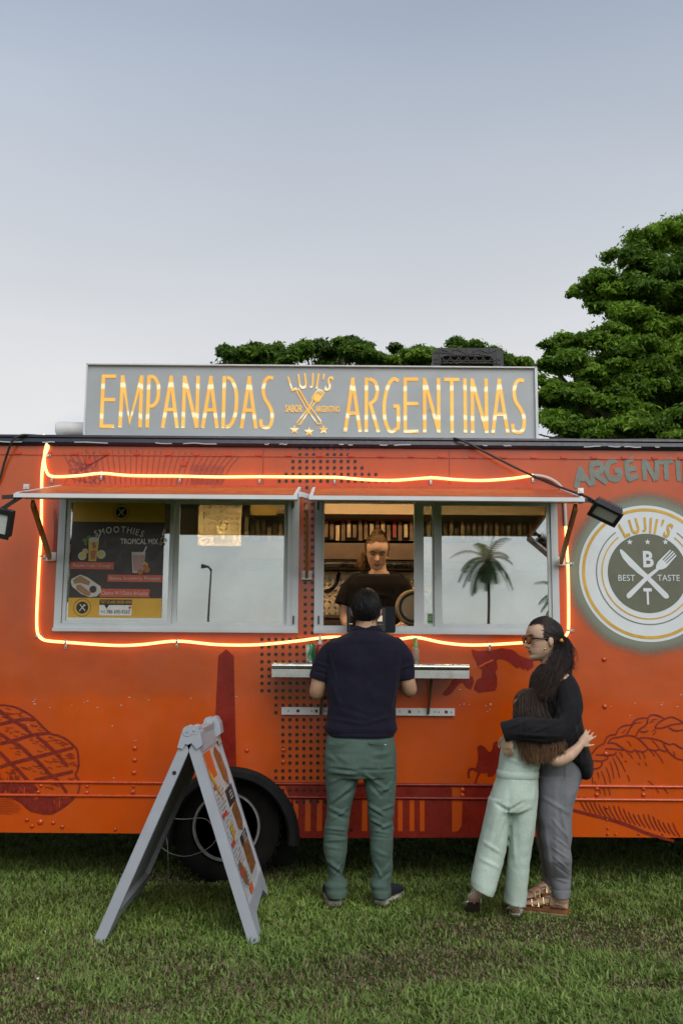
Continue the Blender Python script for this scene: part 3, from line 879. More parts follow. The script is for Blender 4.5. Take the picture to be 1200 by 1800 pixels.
# lower rub rails: thin half-round mouldings with a shadow gap
for py in (1378.5, 1402):
    z = WZ(py); n = 8; ch_ = math.sqrt(max(0, (AR + .049) ** 2 - (z - acz) ** 2))
    xm = W(866, 1390)[0]
    for xa, xb, mm in ((XL + .01, acx - ch_, M['orange2']), (acx + ch_, xm, M['darkred']), (xm, XR - .01, M['orange2'])):
        mb = MB(); mb.loft([[(x, YW + .001 - .013 * math.sin(math.pi * i / n), z + .010 * math.cos(math.pi * i / n)) for i in range(n + 1)] for x in (xa, xb)])
        obj('rub_rail', mb, mm, truck, smooth='auto')
# rivets
rv = MB(); rings = [[(r * math.cos(2 * math.pi * i / 10), -h, r * math.sin(2 * math.pi * i / 10)) for i in range(10)] for r, h in ((.017, 0), (.0155, .005), (.010, .0095), (.003, .0115))]
rv.loft(rings); rvm = rv.mesh('rivet', True); fix_normals(rvm); rvm.materials.append(M['orange2'])
for px, py, s in [(237, 1315, 1), (237, 1336, 1), (236, 1358, 1), (154, 1382, .7), (153, 1393, .9), (235, 1382, .7), (234, 1392, 1), (434, 1319, 1), (498, 1318, 1), (498, 1339, .9), (1061, 1159, 1.1), (1062, 1242, 1.1),
                  (1064, 1325, 1.1), (1048, 1386, 1), (1130, 1386, 1), (1048, 1397, 1), (1130, 1397, 1), (812, 1388, 1), (812, 1398, 1), (73, 1381, .8), (68, 1392, .8), (1066, 1420, .5), (1066, 1441, .5), (1067, 1456, .55), (1067, 1466, .6), (1081, 1466, .55), (1122, 1466, .55), (1164, 1466, .55),
                  (48, 1441, .9), (57, 1452, .9), (71, 1445, 1.3), (94, 1446, .9), (110, 1453, .9), (203, 1458, .7), (644, 1382, .7), (716, 1380, .6), (545, 1378, .6)]:
    x, z = W(px, py); put('rivet', rvm, truck, (x, YW, z), scale=(s * .85, .85, s * .85))

# --- painted art on the side
def wpts(pts, sx, sy, ox, oy): return [W(ox + x / sx, oy + y / sy) for x, y in pts]
Y1 = YW - .002; Y2 = YW - .0035; Y3 = YW - .005; Y4 = YW - .0065; Y5 = YW - .008
# dot pattern
mb = MB(); DR = 2.95 * PXM
def dot(px, py, r=DR):
    x, z = W(px, py); mb.plate(circ(x, z, r, 12), [], wall_map(Y3), 0)
for py, x0, x1 in [(787.5, 527, 613), (799.5, 527, 613), (811, 515, 625), (822.5, 515, 637), (834, 503, 661), (845.5, 491, 685), (857, 491, 553)]:
    x = x0
    while x < x1: dot(x, py); x += 12.1
for k in range(20):
    for x in (536.5, 548.8): dot(x, 874 + 12.55 * k)
ys = [1124, 1137, 1150, 1163, 1176, 1188.5, 1201, 1214, 1226.5, 1239.5, 1252.5, 1265, 1278, 1291, 1303, 1315.5, 1328.5, 1341, 1354.6, 1367, 1389, 1409]
st = [0] * 8 + [2] * 3 + [3] * 7 + [2, 2, 3, 5]
for y, s in zip(ys, st):
    for k in range(s, 11): dot(460.5 + 12.25 * k, y)
dot(605, 1459); dot(617, 1459)
obj('halftone_print', mb, M['dots'], truck, normals=False, kind='stuff')
# obelisk and skyline
decal('obelisk_painting', [[W(*p) for p in [(384, 1153), (397.5, 1141), (411, 1153), (416, 1372), (373, 1372)]]], M['darkred'], truck, Y1)
sky_o = [W(*p) for p in [(500, 1382), (872, 1382), (872, 1472), (527, 1473), (522, 1440), (512, 1408)]]
hol = []
for a, b, c, d in [(516, 524, 1406, 1440), (536.5, 545.5, 1406, 1461), (557, 566, 1406, 1461), (636, 645.5, 1405, 1461), (699, 707.5, 1404, 1461), (719.5, 728, 1404, 1461), (737.5, 746, 1404, 1461)]:
    hol.append(wr(a, c, b, d))
hol.append([W(*p) for p in [(794, 1462), (794, 1387), (790, 1383), (813, 1383), (811, 1452), (804, 1461)]])
decal('skyline_painting', [sky_o], M['darkred'], truck, Y1, holes={0: hol})
# dancing pair and horseman
A = [(290,105),(345,122),(440,115),(500,108),(560,95),(650,110),(720,165),(830,205),(835,262),(780,300),(765,270),(750,292),(715,262),(690,275),(640,235),(600,205),(540,190),(508,205),(522,280),(500,300),(516,360),(515,430),(500,470),(420,480),(350,490),(310,460),(332,380),(380,350),(384,290),(352,268),(330,215),(302,160)]
B = [(130,370),(200,345),(300,345),(312,390),(298,440),(282,462),(240,440),(212,400),(180,412),(150,450),(110,500),(60,520),(35,500),(55,470),(85,440)]
H = [(340,960),(372,945),(410,965),(440,1005),(455,1010),(478,975),(480,930),(505,915),(540,925),(545,960),(580,1000),(585,1190),(500,1195),(475,1225),(430,1225),(432,1195),(370,1195),(345,1240),(330,1295),(310,1295),(330,1240),(345,1190),(300,1165),(276,1180),(272,1215),(280,1238),(258,1238),(254,1190),(262,1155),(290,1145),(330,1150),(338,1110),(350,1070),(346,1020)]
decal('dancer_painting', [wpts(A, 5, 5, 770, 1120), wpts(B, 5, 5, 770, 1120)], M['darkred'], truck, Y1)
mb = MB(); add_ribbon(mb, wpts([(355, 262), (420, 225), (480, 200)], 5, 5, 770, 1120), .011, wall_map(Y2)); obj('dancer_highlight', mb, M['orange2'], truck, normals=False)
decal('horseman_painting', [wpts(H, 5, 5, 770, 1120)], M['darkred'], truck, Y1)
# grilled steak
def strokes(name, lines, sx, ox, oy, m, Y=Y2):
    mb = MB()
    for si, (w, pts) in enumerate(lines):
        pp = smooth_line(wpts(pts, sx, sx, ox, oy), 4) if len(pts) > 2 else wpts(pts, sx, sx, ox, oy)
        n = len(pp); ww = [w * PXM * (0.75 + 0.5 * math.sin(math.pi * (0.15 + .7 * i / max(1, n - 1)))) for i in range(n)]
        add_ribbon(mb, pp, ww, wall_map(Y - .000012 * si))
    return obj(name, mb, m, truck, normals=False)
S = [(2.6, [(-300,240),(-180,150),(0,105),(90,108),(200,130),(320,185),(430,260),(520,350),(580,410),(650,465),(750,490),(850,540),(930,610),(980,670),(995,760),(1000,850),(985,930),(960,980),(1000,1050),(1012,1130),(990,1220)])]
for pts in ([(-200,380),(0,345),(200,300),(340,280),(450,292)], [(-200,620),(0,590),(180,550),(420,480),(650,455)], [(-200,930),(0,890),(130,845),(390,780),(660,710),(930,640)], [(440,1050),(680,1000),(930,940)],
            [(-100,60),(0,170),(130,270),(260,350),(400,460)], [(470,500),(560,570),(690,690),(860,870)], [(-150,380),(0,460),(130,550),(260,620),(400,750),(520,850),(640,980),(740,1060),(850,1210)], [(-150,600),(0,700),(120,820),(230,920),(340,1040),(480,1180)]):
    S.append((4.6, pts))
rs = random.Random(4)
for cx, cy in [(100,180),(260,200),(330,370),(450,380),(120,420),(230,450),(40,240),(580,530),(720,560),(820,590),(150,640),(250,680),(400,560),(520,640),(800,740),(880,760),(620,790),(760,840),(320,890),(450,900),(560,930),(880,1040),(600,1130),(90,960),(170,930),(-60,500),(-90,720),(700,1120),(900,850)]:
    for k in range(5):
        x = cx + rs.uniform(-55, 55); y = cy + rs.uniform(-38, 38); l = rs.uniform(30, 80)
        S.append((.75, [(x, y), (x + l * .5, y + rs.uniform(-10, 16)), (x + l, y + rs.uniform(-4, 22))]))
for k in range(26):
    x = rs.uniform(-120, 260); S.append((1.0, [(x, rs.uniform(960, 1040)), (x + 8, 1120), (x + rs.uniform(-5, 25), rs.uniform(1180, 1260))]))
for k in range(9): S.append((.6, [(-100, 1300 + 22 * k), (60, 1296 + 22 * k), (rs.uniform(120, 300), 1292 + 24 * k)]))
strokes('steak_line_drawing', S, 7.2, 0, 1225, M['line'])
F1 = [(-150,1080),(330,1085),(440,1110),(480,1190),(560,1250),(700,1275),(850,1285),(930,1262),(985,1225),(940,1300),(850,1380),(760,1440),(670,1490),(560,1492),(400,1458),(330,1410),(260,1340),(150,1285),(-150,1260)]
decal('steak_shadow_painting', [wpts(F1, 7.2, 7.2, 0, 1225)], M['line'], truck, Y1)
S = []
for k in range(34):
    x = rs.uniform(60, 820); y = 1130 + (max(0, x - 300)) * .28; l = rs.uniform(60, 150)
    if 560 < x < 760 and rs.random() < .7: continue
    S.append((1.1, [(x, y + rs.uniform(0, 80)), (x - 6, y + l * .6), (x - rs.uniform(0, 20), y + l)]))
strokes('steak_shadow_scratches', S, 7.2, 0, 1225, M['orange2'], Y3)
# empanada with its braided rim
E = [(2.0, p) for p in ([(215,575),(250,555),(290,500),(370,458)], [(370,455),(392,400),(440,370),(492,366)], [(490,365),(520,305),(580,272),(652,266)], [(650,266),(692,216),(750,195),(832,190)], [(830,190),(862,160),(930,166),(992,195)], [(900,290),(950,232),(1060,182),(1130,200),(1230,255)], [(1230,200),(1300,190),(1400,215)],
                       [(240,640),(340,645),(400,618),(405,585)], [(280,580),(380,580),(470,580),(495,545)], [(230,730),(300,722),(340,690),(345,655)], [(180,820),(225,805),(245,770),(245,735)],
                       [(375,520),(430,515),(580,530)], [(400,455),(480,458),(540,495),(590,530)], [(410,445),(450,405),(530,392),(600,375),(680,385),(740,420),(800,480),(835,520)], [(590,530),(660,548),(690,520)], [(690,530),(780,548),(830,515)], [(740,400),(830,402),(940,425),(1010,455),(1060,475)], [(835,520),(900,535),(960,520)], [(950,520),(1010,545),(1040,520)], [(990,455),(1030,530),(1090,590),(1150,625),(1250,640)], [(1060,475),(1100,462),(1180,510),(1280,520)],
                       [(600,370),(640,300),(690,240)], [(700,375),(740,310),(810,262),(828,195)], [(905,290),(940,300),(1000,290),(1080,262),(1200,245)], [(740,330),(790,340),(830,325)], [(1045,290),(1110,325),(1200,318)])]
E.append((4.2, [(-60,1135),(30,1160),(200,1205),(430,1262),(640,1332),(800,1400),(970,1455),(1100,1490)]))
for a in [((530,550),(560,610)), ((600,550),(670,620)), ((700,540),(750,625)), ((760,550),(800,620)), ((840,530),(900,600)), ((900,545),(990,670)), ((490,580),(590,760)), ((460,610),(530,820)), ((425,650),(470,830)), ((385,710),(435,880)), ((335,750),(385,900)), ((290,760),(310,830)), ((235,800),(240,900)), ((605,790),(630,860)), ((580,640),(600,660)), ((720,665),(740,690)), ((790,660),(815,700)), ((830,850),(940,980)), ((970,920),(1040,990)), ((600,430),(650,490)), ((870,430),(950,520)), ((990,480),(1020,530)), ((1090,540),(1110,590)),
          ((260,860),(330,990)), ((335,890),(380,1010)), ((395,900),(430,1010)), ((860,215),(920,205)), ((840,240),(890,230)), ((870,330),(920,300)), ((880,370),(910,330)), ((690,250),(760,235)), ((550,350),(600,310))]:
    (x0, y0), (x1, y1) = a; E.append((1.1, [(x0, y0), ((x0 + x1) / 2 + 6, (y0 + y1) / 2 - 4), (x1, y1)]))
for k in range(20):
    x = 100 + k * 52; L = 150 + 20 * math.sin(k); yb = 1175 + (x - 100) * .275
    E.append((1.5, [(x, yb - L), (x + 30, yb - L * .5), (x + 78, yb)]))
strokes('empanada_line_drawing', E, 6, 1000, 1230, M['line'])
# thin rays top left
S = []
for i in range(30):
    x = 128 + i * 9.3; t = (i - 11) / 11.0
    S.append((.8, [(x + 16 * t, 790 + abs(t) * 6), (x + 4 * t, 822), (x - 6 * t, rs.uniform(848, 860))]))
for i in range(12): S.append((.7, [(rs.uniform(110, 180), rs.uniform(790, 850)), (rs.uniform(120, 190), rs.uniform(800, 855)), (rs.uniform(110, 190), rs.uniform(800, 855))]))
for i in range(22): S.append((.6, [(338 + i * 2.6, 815 + rs.uniform(0, 6)), (337 + i * 2.6, 840), (335 + i * 2.6, 858)]))
for i in range(8): S.append((.7, [(95 + i * 2, 900 + rs.uniform(-20, 30)), (96 + i * 2, 940), (93 + i * 2, 975)]))
strokes('sun_ray_drawing', S, 1, 0, 0, M['purple'])
# brushed word
L = {'A': [[(60,335),(78,240),(95,165)],[(92,165),(130,235),(188,312)],[(70,262),(150,255)]], 'R': [[(212,308),(195,220),(190,135)],[(182,138),(260,122),(288,160),(255,200),(205,215)],[(215,215),(260,245),(325,290)]], 'G': [[(408,92),(350,115),(326,180),(350,250),(415,262),(440,225),(448,185)],[(395,190),(452,182)]],
     'E': [[(500,100),(506,180),(518,268)],[(495,106),(560,84)],[(505,178),(585,162)],[(515,265),(602,230)]], 'N': [[(662,265),(655,180),(652,90)],[(652,92),(700,170),(752,268)],[(752,265),(765,180),(762,85)]], 'T': [[(775,108),(830,108),(905,92)],[(845,105),(848,180),(852,262)]], 'I': [[(948,92),(952,180),(960,272)]],
     'N2': [[(1010,290),(1015,200),(1015,110)],[(1015,112),(1060,190),(1110,295)],[(1110,290),(1120,200),(1120,110)]], 'A2': [[(1150,330),(1180,240),(1210,150)],[(1210,150),(1240,230),(1280,330)],[(1165,270),(1260,265)]]}
for k, ls in L.items():
    mb = MB(); rs2 = random.Random(ord(k[0]))
    for li, ln in enumerate(ls):
        for off in (-1.6, 0, 1.6):
            pp = smooth_line([W(1000 + x / 5 + off * .35 + rs2.uniform(-.3, .3), 790 + y / 5 + off) for x, y in ln], 5) if len(ln) > 2 else [W(1000 + x / 5, 790 + y / 5 + off * .8) for x, y in ln]
            add_ribbon(mb, pp, [PXM * 8.0 * rs2.uniform(.8, 1.05) for _ in pp], wall_map(Y2 - .0001 * (off + 3) - .0008 * li))
    obj('painted_letter', mb, M['greygreen'], truck, normals=False)
# round emblem
ecx, ecz = W(1137, 1007.5); U = PXM
mb = MB(); mb.plate(circ(ecx, ecz, 168 * U, 64), [], wall_map(Y1), 0); obj('emblem_spray_ring', mb, spray_mat(ecx, ecz, 124 * U, 152 * U), truck, normals=False)
emb = obj('emblem', MB().plate(circ(ecx, ecz, 120.5 * U, 72), [], wall_map(Y2), 0), M['logowhite'], truck, normals=False)
def eobj(name, mb, m): return obj(name, mb, m, emb, normals=False)
mb = MB(); mb.plate(circ(ecx, ecz, 115.4 * U, 72), [circ(ecx, ecz, 110.2 * U, 72)], wall_map(Y3), 0)
add_ribbon(mb, circ(ecx, ecz, 80.2 * U, 60, 90 + 38, 450 - 38), 2.4 * U, wall_map(Y3)); eobj('mustard_ring', mb, M['logoyellow'])
mb = MB(); add_ribbon(mb, circ(ecx, ecz, 90 * U, 60, 90 + 37, 450 - 37), 2.0 * U, wall_map(Y3)); eobj('grey_ring', mb, M['greygreen'])
eobj('olive_disc', MB().plate(circ(ecx, ecz, 70 * U, 60), [], wall_map(Y3), 0), M['logoolive'])
mb = MB(); add_text_arc(mb, "LUJII'S", ecx, ecz, 73 * U, 26 * U, 62, wall_map(Y4), .03, 0.95); eobj('emblem_name', mb, M['logoyellow'])
mb = MB()
def el(zx, zy): return W(1000 + zx / 5, 790 + zy / 5)
for zx in (527, 683, 840): mb.plate(star(*el(zx, 815), 5.4 * U), [], wall_map(Y4), 0)
def knife_poly():
    return [el(*p) for p in [(440,882),(452,878),(480,900),(560,980),(640,1060),(700,1115),(860,1270),(872,1292),(865,1308),(845,1312),(828,1305),(668,1140),(600,1090),(520,1020),(465,955),(442,905)]]
mb.plate(knife_poly(), [], wall_map(Y4), 0)
Fk = [(500,1300),(497,1282),(505,1268),(660,1120),(755,1050),(757,1020),(775,985),(880,882),(890,888),(812,972),(818,978),(902,892),(912,900),(828,985),(834,991),(918,908),(926,916),(843,1000),(849,1006),(930,926),(937,935),(845,1040),(815,1055),(785,1058),(690,1140),(535,1302),(515,1312)]
mb.plate([el(*p) for p in Fk], [], wall_map(Y4 - .0015), 0)
def tx(s, zx0, zy0, zx1, zy1, b=0.0):
    a = el(zx0, zy0); c = el(zx1, zy1); add_text(mb, s, a[0], c[0], c[1], a[1], wall_map(Y5), b)
tx('B', 640, 893, 738, 1038, .03); tx('T', 645, 1220, 724, 1365, .03); tx('BEST', 425, 1102, 574, 1158); tx('TASTE', 768, 1102, 966, 1158)
eobj('emblem_motif', mb, M['logowhite'])

# chipped paint along the old coat's edge, and two panel joints above the windows
chips = MB(); rs = random.Random(77)
for k in range(34):
    px = rs.choice([rs.uniform(0, 420), rs.uniform(0, 420), rs.uniform(1060, 1200), rs.uniform(800, 880)]); py = 1231 + rs.gauss(0, 5) + (8 if px > 700 else 0)
    if rs.random() < .2: py = rs.uniform(1140, 1420)
    w_, h_ = rs.uniform(.8, 3.2), rs.uniform(.5, 1.2); n = 7
    chips.plate([W(px + w_ * math.cos(6.283 * i / n) * rs.uniform(.6, 1.2), py - h_ * math.sin(6.283 * i / n) * rs.uniform(.6, 1.2)) for i in range(n)], [], wall_map(Y1 - .0009), 0)
obj('paint_chips', chips, mat('bare primer', (.42, .38, .32), .6, var=.3, vs=40), truck, kind='stuff', normals=False)
for px in (463, 789, 152):
    a = W(px, 790); b = W(px, 852); obj('panel_joint', MB().box((a[0], YW - .0005, (a[1] + b[1]) / 2), (.003, .003, a[1] - b[1])), M['line'], truck)

# --- windows
def window(frame, mulls, panes, sashes):
    """frame = outer rectangle; mulls = vertical bars (px range); panes = glass (px range, depth, has sash)"""
    x0, z0, x1, z1 = frame
    mb = MB(); t = .05
    ft, fb, fs = 10 * PXM, 14 * PXM, 12 * PXM
    mb.plate(rect(x0, z0, x1, z1), [rect(x0 + fs, z0 + fb, x1 - fs, z1 - ft)], wall_map(YW - .02), t + .035)
    # sill nose
    mb.box(((x0 + x1) / 2, YW - .028, z0 + .012), (x1 - x0 + .004, .02, .02))
    w = obj('service_window', mb, M['alu'], truck)
    iz0, iz1 = z0 + fb, z1 - ft
    for i, (a, b, Y, s0, s1) in enumerate(sashes):
        xa, xb = W(a, 1000)[0], W(b, 1000)[0]
        mb = MB(); sa, sb = s0 * PXM, s1 * PXM
        mb.plate(rect(xa, iz0 + .001, xb, iz1 - .001), [rect(xa + sa, iz0 + 5 * PXM, xb - sb, iz1 - 5 * PXM)], wall_map(Y - .012), .024)
        obj('sash', mb, M['alu'], w)
        mb = MB(); mb.box(((xa + sa + xb - sb) / 2, Y, (iz0 + iz1) / 2), (xb - xa - sa - sb + .006, .004, iz1 - iz0 - 9 * PXM))
        obj('pane', mb, M['glass'], w)
    for (a, b, Y, d) in mulls:
        xa, xb = W(a, 1000)[0], W(b, 1000)[0]
        mb = MB(); mb.box(((xa + xb) / 2, Y, (iz0 + iz1) / 2), (xb - xa, d, iz1 - iz0 - .002)); obj('stile', mb, M['alu'], w)
    return w
window(LW, [(505, 515, YW + .012, .05)], [], [(114, 304, YW + .004, 6, 7), (299, 515, YW + .034, 13, 17)])
wR = window(RW, [(558, 569, YW + .012, .05)], [], [(728, 772, YW + .034, 17, 12), (763, 968, YW + .004, 13, 6)])
# little black catches
ct = MB(); ct.box((0, 0, 0), (.008, .012, .05)); ctm = ct.mesh('window_catch'); fix_normals(ctm); ctm.materials.append(M['black'])
for px, py in [(516, 886), (516, 1090), (559, 890), (560, 1090)]:
    x, z = W(px, py); put('window_catch', ctm, truck, (x, YW - .024, z))

# --- awnings: the raised window covers
def awning(hx0, hx1, fx0, fx1, label_extra):
    PR = .74
    zh = WZ(858); A0 = Vector((W(hx0, 858)[0], YW - .01, zh)); A1 = Vector((W(hx1, 858)[0], YW - .01, zh))
    f0 = P(fx0, 868 + .0079 * (fx0 - 600) + 4, YW - PR); f1 = P(fx1, 868 + .0079 * (fx1 - 600) + 4, YW - PR)
    zf = P(600, 871, YW - PR).z; f0.z = f1.z = zf
    e = Vector((0, 0, -.022))
    mb = MB(); mb.add([A0, A1, f1, f0, A0 + e, A1 + e, f1 + e, f0 + e], [(0, 1, 2, 3), (7, 6, 5, 4), (0, 4, 5, 1), (1, 5, 6, 2), (2, 6, 7, 3), (3, 7, 4, 0)])
    a = obj('awning', mb, M['awning'], truck)
    # aluminium frame round the rim
    mb = MB(); dn = Vector((0, 0, -.016)); o = Vector((0, -.006, 0))
    mb.bar(f0 + dn + Vector((-.012, 0, 0)), f1 + dn + Vector((.012, 0, 0)), .022, .05, (0, 1, 0))
    mb.bar(A0 + dn, f0 + dn, .018, .04, (0, 0, 1)); mb.bar(A1 + dn, f1 + dn, .018, .04, (0, 0, 1))
    obj('awning_rim', mb, M['alu'], a)
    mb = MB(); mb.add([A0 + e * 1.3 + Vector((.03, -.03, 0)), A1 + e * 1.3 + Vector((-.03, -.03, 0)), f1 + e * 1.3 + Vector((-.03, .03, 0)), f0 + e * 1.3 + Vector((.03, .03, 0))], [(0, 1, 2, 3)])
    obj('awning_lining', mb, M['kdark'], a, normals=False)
    mb = MB(); mb.box(((A0.x + A1.x) / 2, YW - .006, zh + .004), (A1.x - A0.x, .012, .014)); obj('hinge', mb, M['orange2'], a)
    return a, f0, f1
aw1, f0, f1 = awning(108, 527, 31, 519, '')
aw2, g0, g1 = awning(552, 985, 547, 1021, '')
def strut(top, bot_px, side):
    b = P(bot_px[0], bot_px[1], YW - .03)
    mb = MB(); mb.bar(top, b, .038, .018, (1, 0, 0)); obj('strut', mb, M['woodstrut'], truck)
    mb = MB(); mb.box((b.x, YW - .004, b.z + .01), (.06, .008, .05)); mb.box((b.x, YW - .03, b.z - .018), (.06, .05, .006)); obj('strut_bracket', mb, M['white'], truck)
strut(f0 + Vector((.065, .06, -.045)), (88, 980), 0)
strut(f1 + Vector((.06, .12, -.045)), (539, 1013), 0)
strut(g1 + Vector((-.02, .05, -.045)), (985, 988), 1)
mb = MB(); mb.bar(P(527, 869, YW - .66), P(549, 876, YW - .5), .028, .016, (0, 1, 0)); obj('awning_latch_bar', mb, M['alu'], truck)
for (px, py, Y) in [(48, 856, YW - .70), (1019, 863, YW - .70)]:
    p = P(px, py, Y); mb = MB(); mb.box(p, (.03, .03, .028)); mb.box(p + Vector((0, -.017, 0)), (.018, .006, .014)); obj('corner_latch', mb, M['alu2'], truck)

# --- fender and wheels
mb = MB(); rings = []
for k in range(0, 37):
    a = rad(186 - 192 * k / 36); c, s = math.cos(a), math.sin(a)
    ring = []
    for rr, yy in ((AR - .012, YW + .05), (AR - .014, YW - .030), (AR + .0, YW - .050), (AR + .034, YW - .050), (AR + .052, YW - .030), (AR + .054, YW + .0)):
        ring.append((acx + rr * c, yy, acz + rr * s))
    rings.append(ring)
mb.loft(rings); obj('fender_flare', mb, M['rubber'], truck, smooth='auto')
mb = MB(); rings = []
for k in range(0, 25):
    a = rad(190 - 200 * k / 24); c, s = math.cos(a), math.sin(a)
    rings.append([(acx + (AR + .02) * c, YW + .05, acz + (AR + .02) * s), (acx + (AR + .02) * c, YW + .52, acz + (AR + .02) * s), (acx + (AR + .03) * c, YW + .52, acz + (AR + .03) * s), (acx + (AR + .03) * c, YW + .05, acz + (AR + .03) * s)])
mb.loft(rings); mb.box((acx, YW + .53, acz + .05), (2 * AR, .02, 2 * AR - .1)); obj('wheel_well', mb, M['under'], truck)
wc = P(398, 1453, YW + .09); TR = wc.z
M['dullring'] = mat('dull trim ring', (.30, .30, .29), .5, .6, var=.3, vs=20)
def make_wheel(cx, cy, cz, r, s):
    w = bpy.data.objects.new('wheel', None); col.objects.link(w); w.parent = truck
    _base[w] = Vector((cx, cy, cz)); w.location = _base[w] - _base[truck]
    mb = MB(); pr = [(r * .66, .0), (r * .72, -.012), (r * .9, -.018), (r * .975, -.005), (r, .03), (r, .2), (r * .975, .235), (r * .72, .24), (r * .66, .22)]
    mb.lathe([(a, h * s) for a, h in pr], (cx, cy, cz), 'Y', 48)
    for k in range(40):
        a = 2 * math.pi * k / 40; R = Matrix.Rotation(-a, 3, 'Y')
        mb.box(Vector((cx, cy + .115 * s, cz)) + R @ Vector((r + .002, 0, 0)), (.012, .2, .03), R)
    obj('tyre', mb, M['tyre'], w, smooth='auto')
    mb = MB(); rr = r * .60
    mb.lathe([(rr + .008, .002 * s), (rr + .004, -.014 * s), (rr - .006, -.014 * s), (rr - .012, .0)], (cx, cy, cz), 'Y', 48); obj('trim_ring', mb, M['dullring'], w, smooth='auto')
    mb = MB(); mb.lathe([(rr - .01, .0), (rr - .02, .06 * s), (rr * .62, .085 * s), (rr * .5, .05 * s), (rr * .34, .045 * s), (rr * .3, .0), (.02, -.006 * s), (.001, -.006 * s)], (cx, cy, cz), 'Y', 40)
    obj('rim', mb, mat('dusty black steel wheel', (.05, .046, .044), .55, .3, var=.3), w, smooth='auto')
    mb = MB()
    for k in range(8):
        a = 2 * math.pi * k / 8; mb.tube([(cx + rr * .44 * math.cos(a), cy + .05 * s, cz + rr * .44 * math.sin(a)), (cx + rr * .44 * math.cos(a), cy + .022 * s, cz + rr * .44 * math.sin(a))], .013, 6)
    obj('wheel_nut', mb, M['steel'], w)
make_wheel(wc.x, wc.y, wc.z, TR, 1)
make_wheel(wc.x, YB - .02, wc.z, TR, -1)
make_wheel(3.0, wc.y, wc.z, TR, 1)
make_wheel(3.0, YB - .02, wc.z, TR, -1)
mb = MB(); mb.tube([(wc.x, YW + .3, TR), (wc.x, YB - .3, TR)], .07, 10); mb.ell((wc.x, (YW + YB) / 2, TR), (.18, .16, .17)); obj('axle', mb, M['under'], truck)
# looped white wire under the wheel arch
wirem = mat('pale wire', (.30, .29, .27), .5)
def wire(pts, r, m, name, label, Ys):
    pp = [P(x, y, Y) for (x, y), Y in zip(pts, Ys)]
    return tag(obj(name, MB().tube(smooth_line(pp, 6), r, 6), m, loc=pp[0], smooth=True), label, 'wire')
wire([(285, 1436), (320, 1440), (362, 1440), (380, 1470), (366, 1491), (330, 1505), (300, 1500), (280, 1486)], .0022, wirem, 'wire', 'thin pale wire looped in front of the dark wheel', [YW - .07] * 8)
wire([(287, 1452), (294, 1480), (296, 1515), (296, 1556)], .0018, wirem, 'wire', 'thin wire end dangling from the wheel arch to the grass', [YW - .08, YW - .09, YW - .1, YW - .02])

# --- shelf below the window
sz = P(600, 1166, YW - .24).z
sx0, sx1 = P(478, 1170, YW - .24).x, P(824, 1170, YW - .24).x
SY0, SY1 = YW - .24, YW - .012
mb = MB(); mb.box(((sx0 + sx1) / 2, (SY0 + SY1) / 2, sz - .004), (sx1 - sx0, SY1 - SY0, .008))
n = 8; rings = []
for x in (sx0, sx1): rings.append([(x, SY0 - .016 * math.sin(math.pi * i / n), sz - .016 + .016 * math.cos(math.pi * i / n)) for i in range(n + 1)])
mb.loft(rings)
mb.box(((sx0 + sx1) / 2, SY0 - .002, sz - .058), (sx1 - sx0, .004, .046))
sh = obj('serving_shelf', mb, M['steel'], truck)
mb = MB(); mb.box(((sx0 + sx1) / 2, SY0 + .004, sz - .034), (sx1 - sx0 - .01, .006, .012)); obj('shelf_groove', mb, M['blackmetal'], sh)
rx0, rx1 = W(495, 1250)[0], W(798, 1250)[0]; rz0, rz1 = WZ(1256.5), WZ(1243.5)
sq = []
for px in (524, 556, 719, 783):
    x, z = W(px, 1249.7); sq.append(rect(x - .009, (rz0 + rz1) / 2 - .009, x + .009, (rz0 + rz1) / 2 + .009))
mb = MB(); mb.plate(rect(rx0, rz0, rx1, rz1), sq, wall_map(YW - .022), .02); obj('bracket_rail', mb, M['white'], sh)
mb = MB()
for px in (507, 548, 572, 702, 735, 763, 770, 792):
    x, z = W(px, 1250); mb.lathe([(.004, -.0015), (.0035, -.003), (.0005, -.003)], (x, YW - .0215, (rz0 + rz1) / 2), 'Y', 8)
obj('rail_screw', mb, M['blackmetal'], sh)
for pt, pb in (((571, 1192), (563, 1255)), ((760, 1192), (752, 1254))):
    a = P(*pt, YW - .16); b = P(*pb, YW - .03); mb = MB(); a.z = sz - .012
    mb.bar(a, b, .018, .014, (1, 0, 0)); obj('shelf_strut', mb, M['kitchen'], sh)

# ------------------------------------------------------------------ kitchen behind the windows
YK = YB - .1
def kq(px0, py0, px1, py1, Y):
    a = P(px0, py0, Y); b = P(px1, py1, Y); return a.x, b.z, b.x, a.z
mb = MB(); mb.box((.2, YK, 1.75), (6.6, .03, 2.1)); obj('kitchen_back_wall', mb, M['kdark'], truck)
mb = MB(); mb.box((.2, (YW + YK) / 2, ZT - .06), (6.6, YK - YW - .1, .03)); obj('kitchen_ceiling', mb, M['kitchen'], truck)
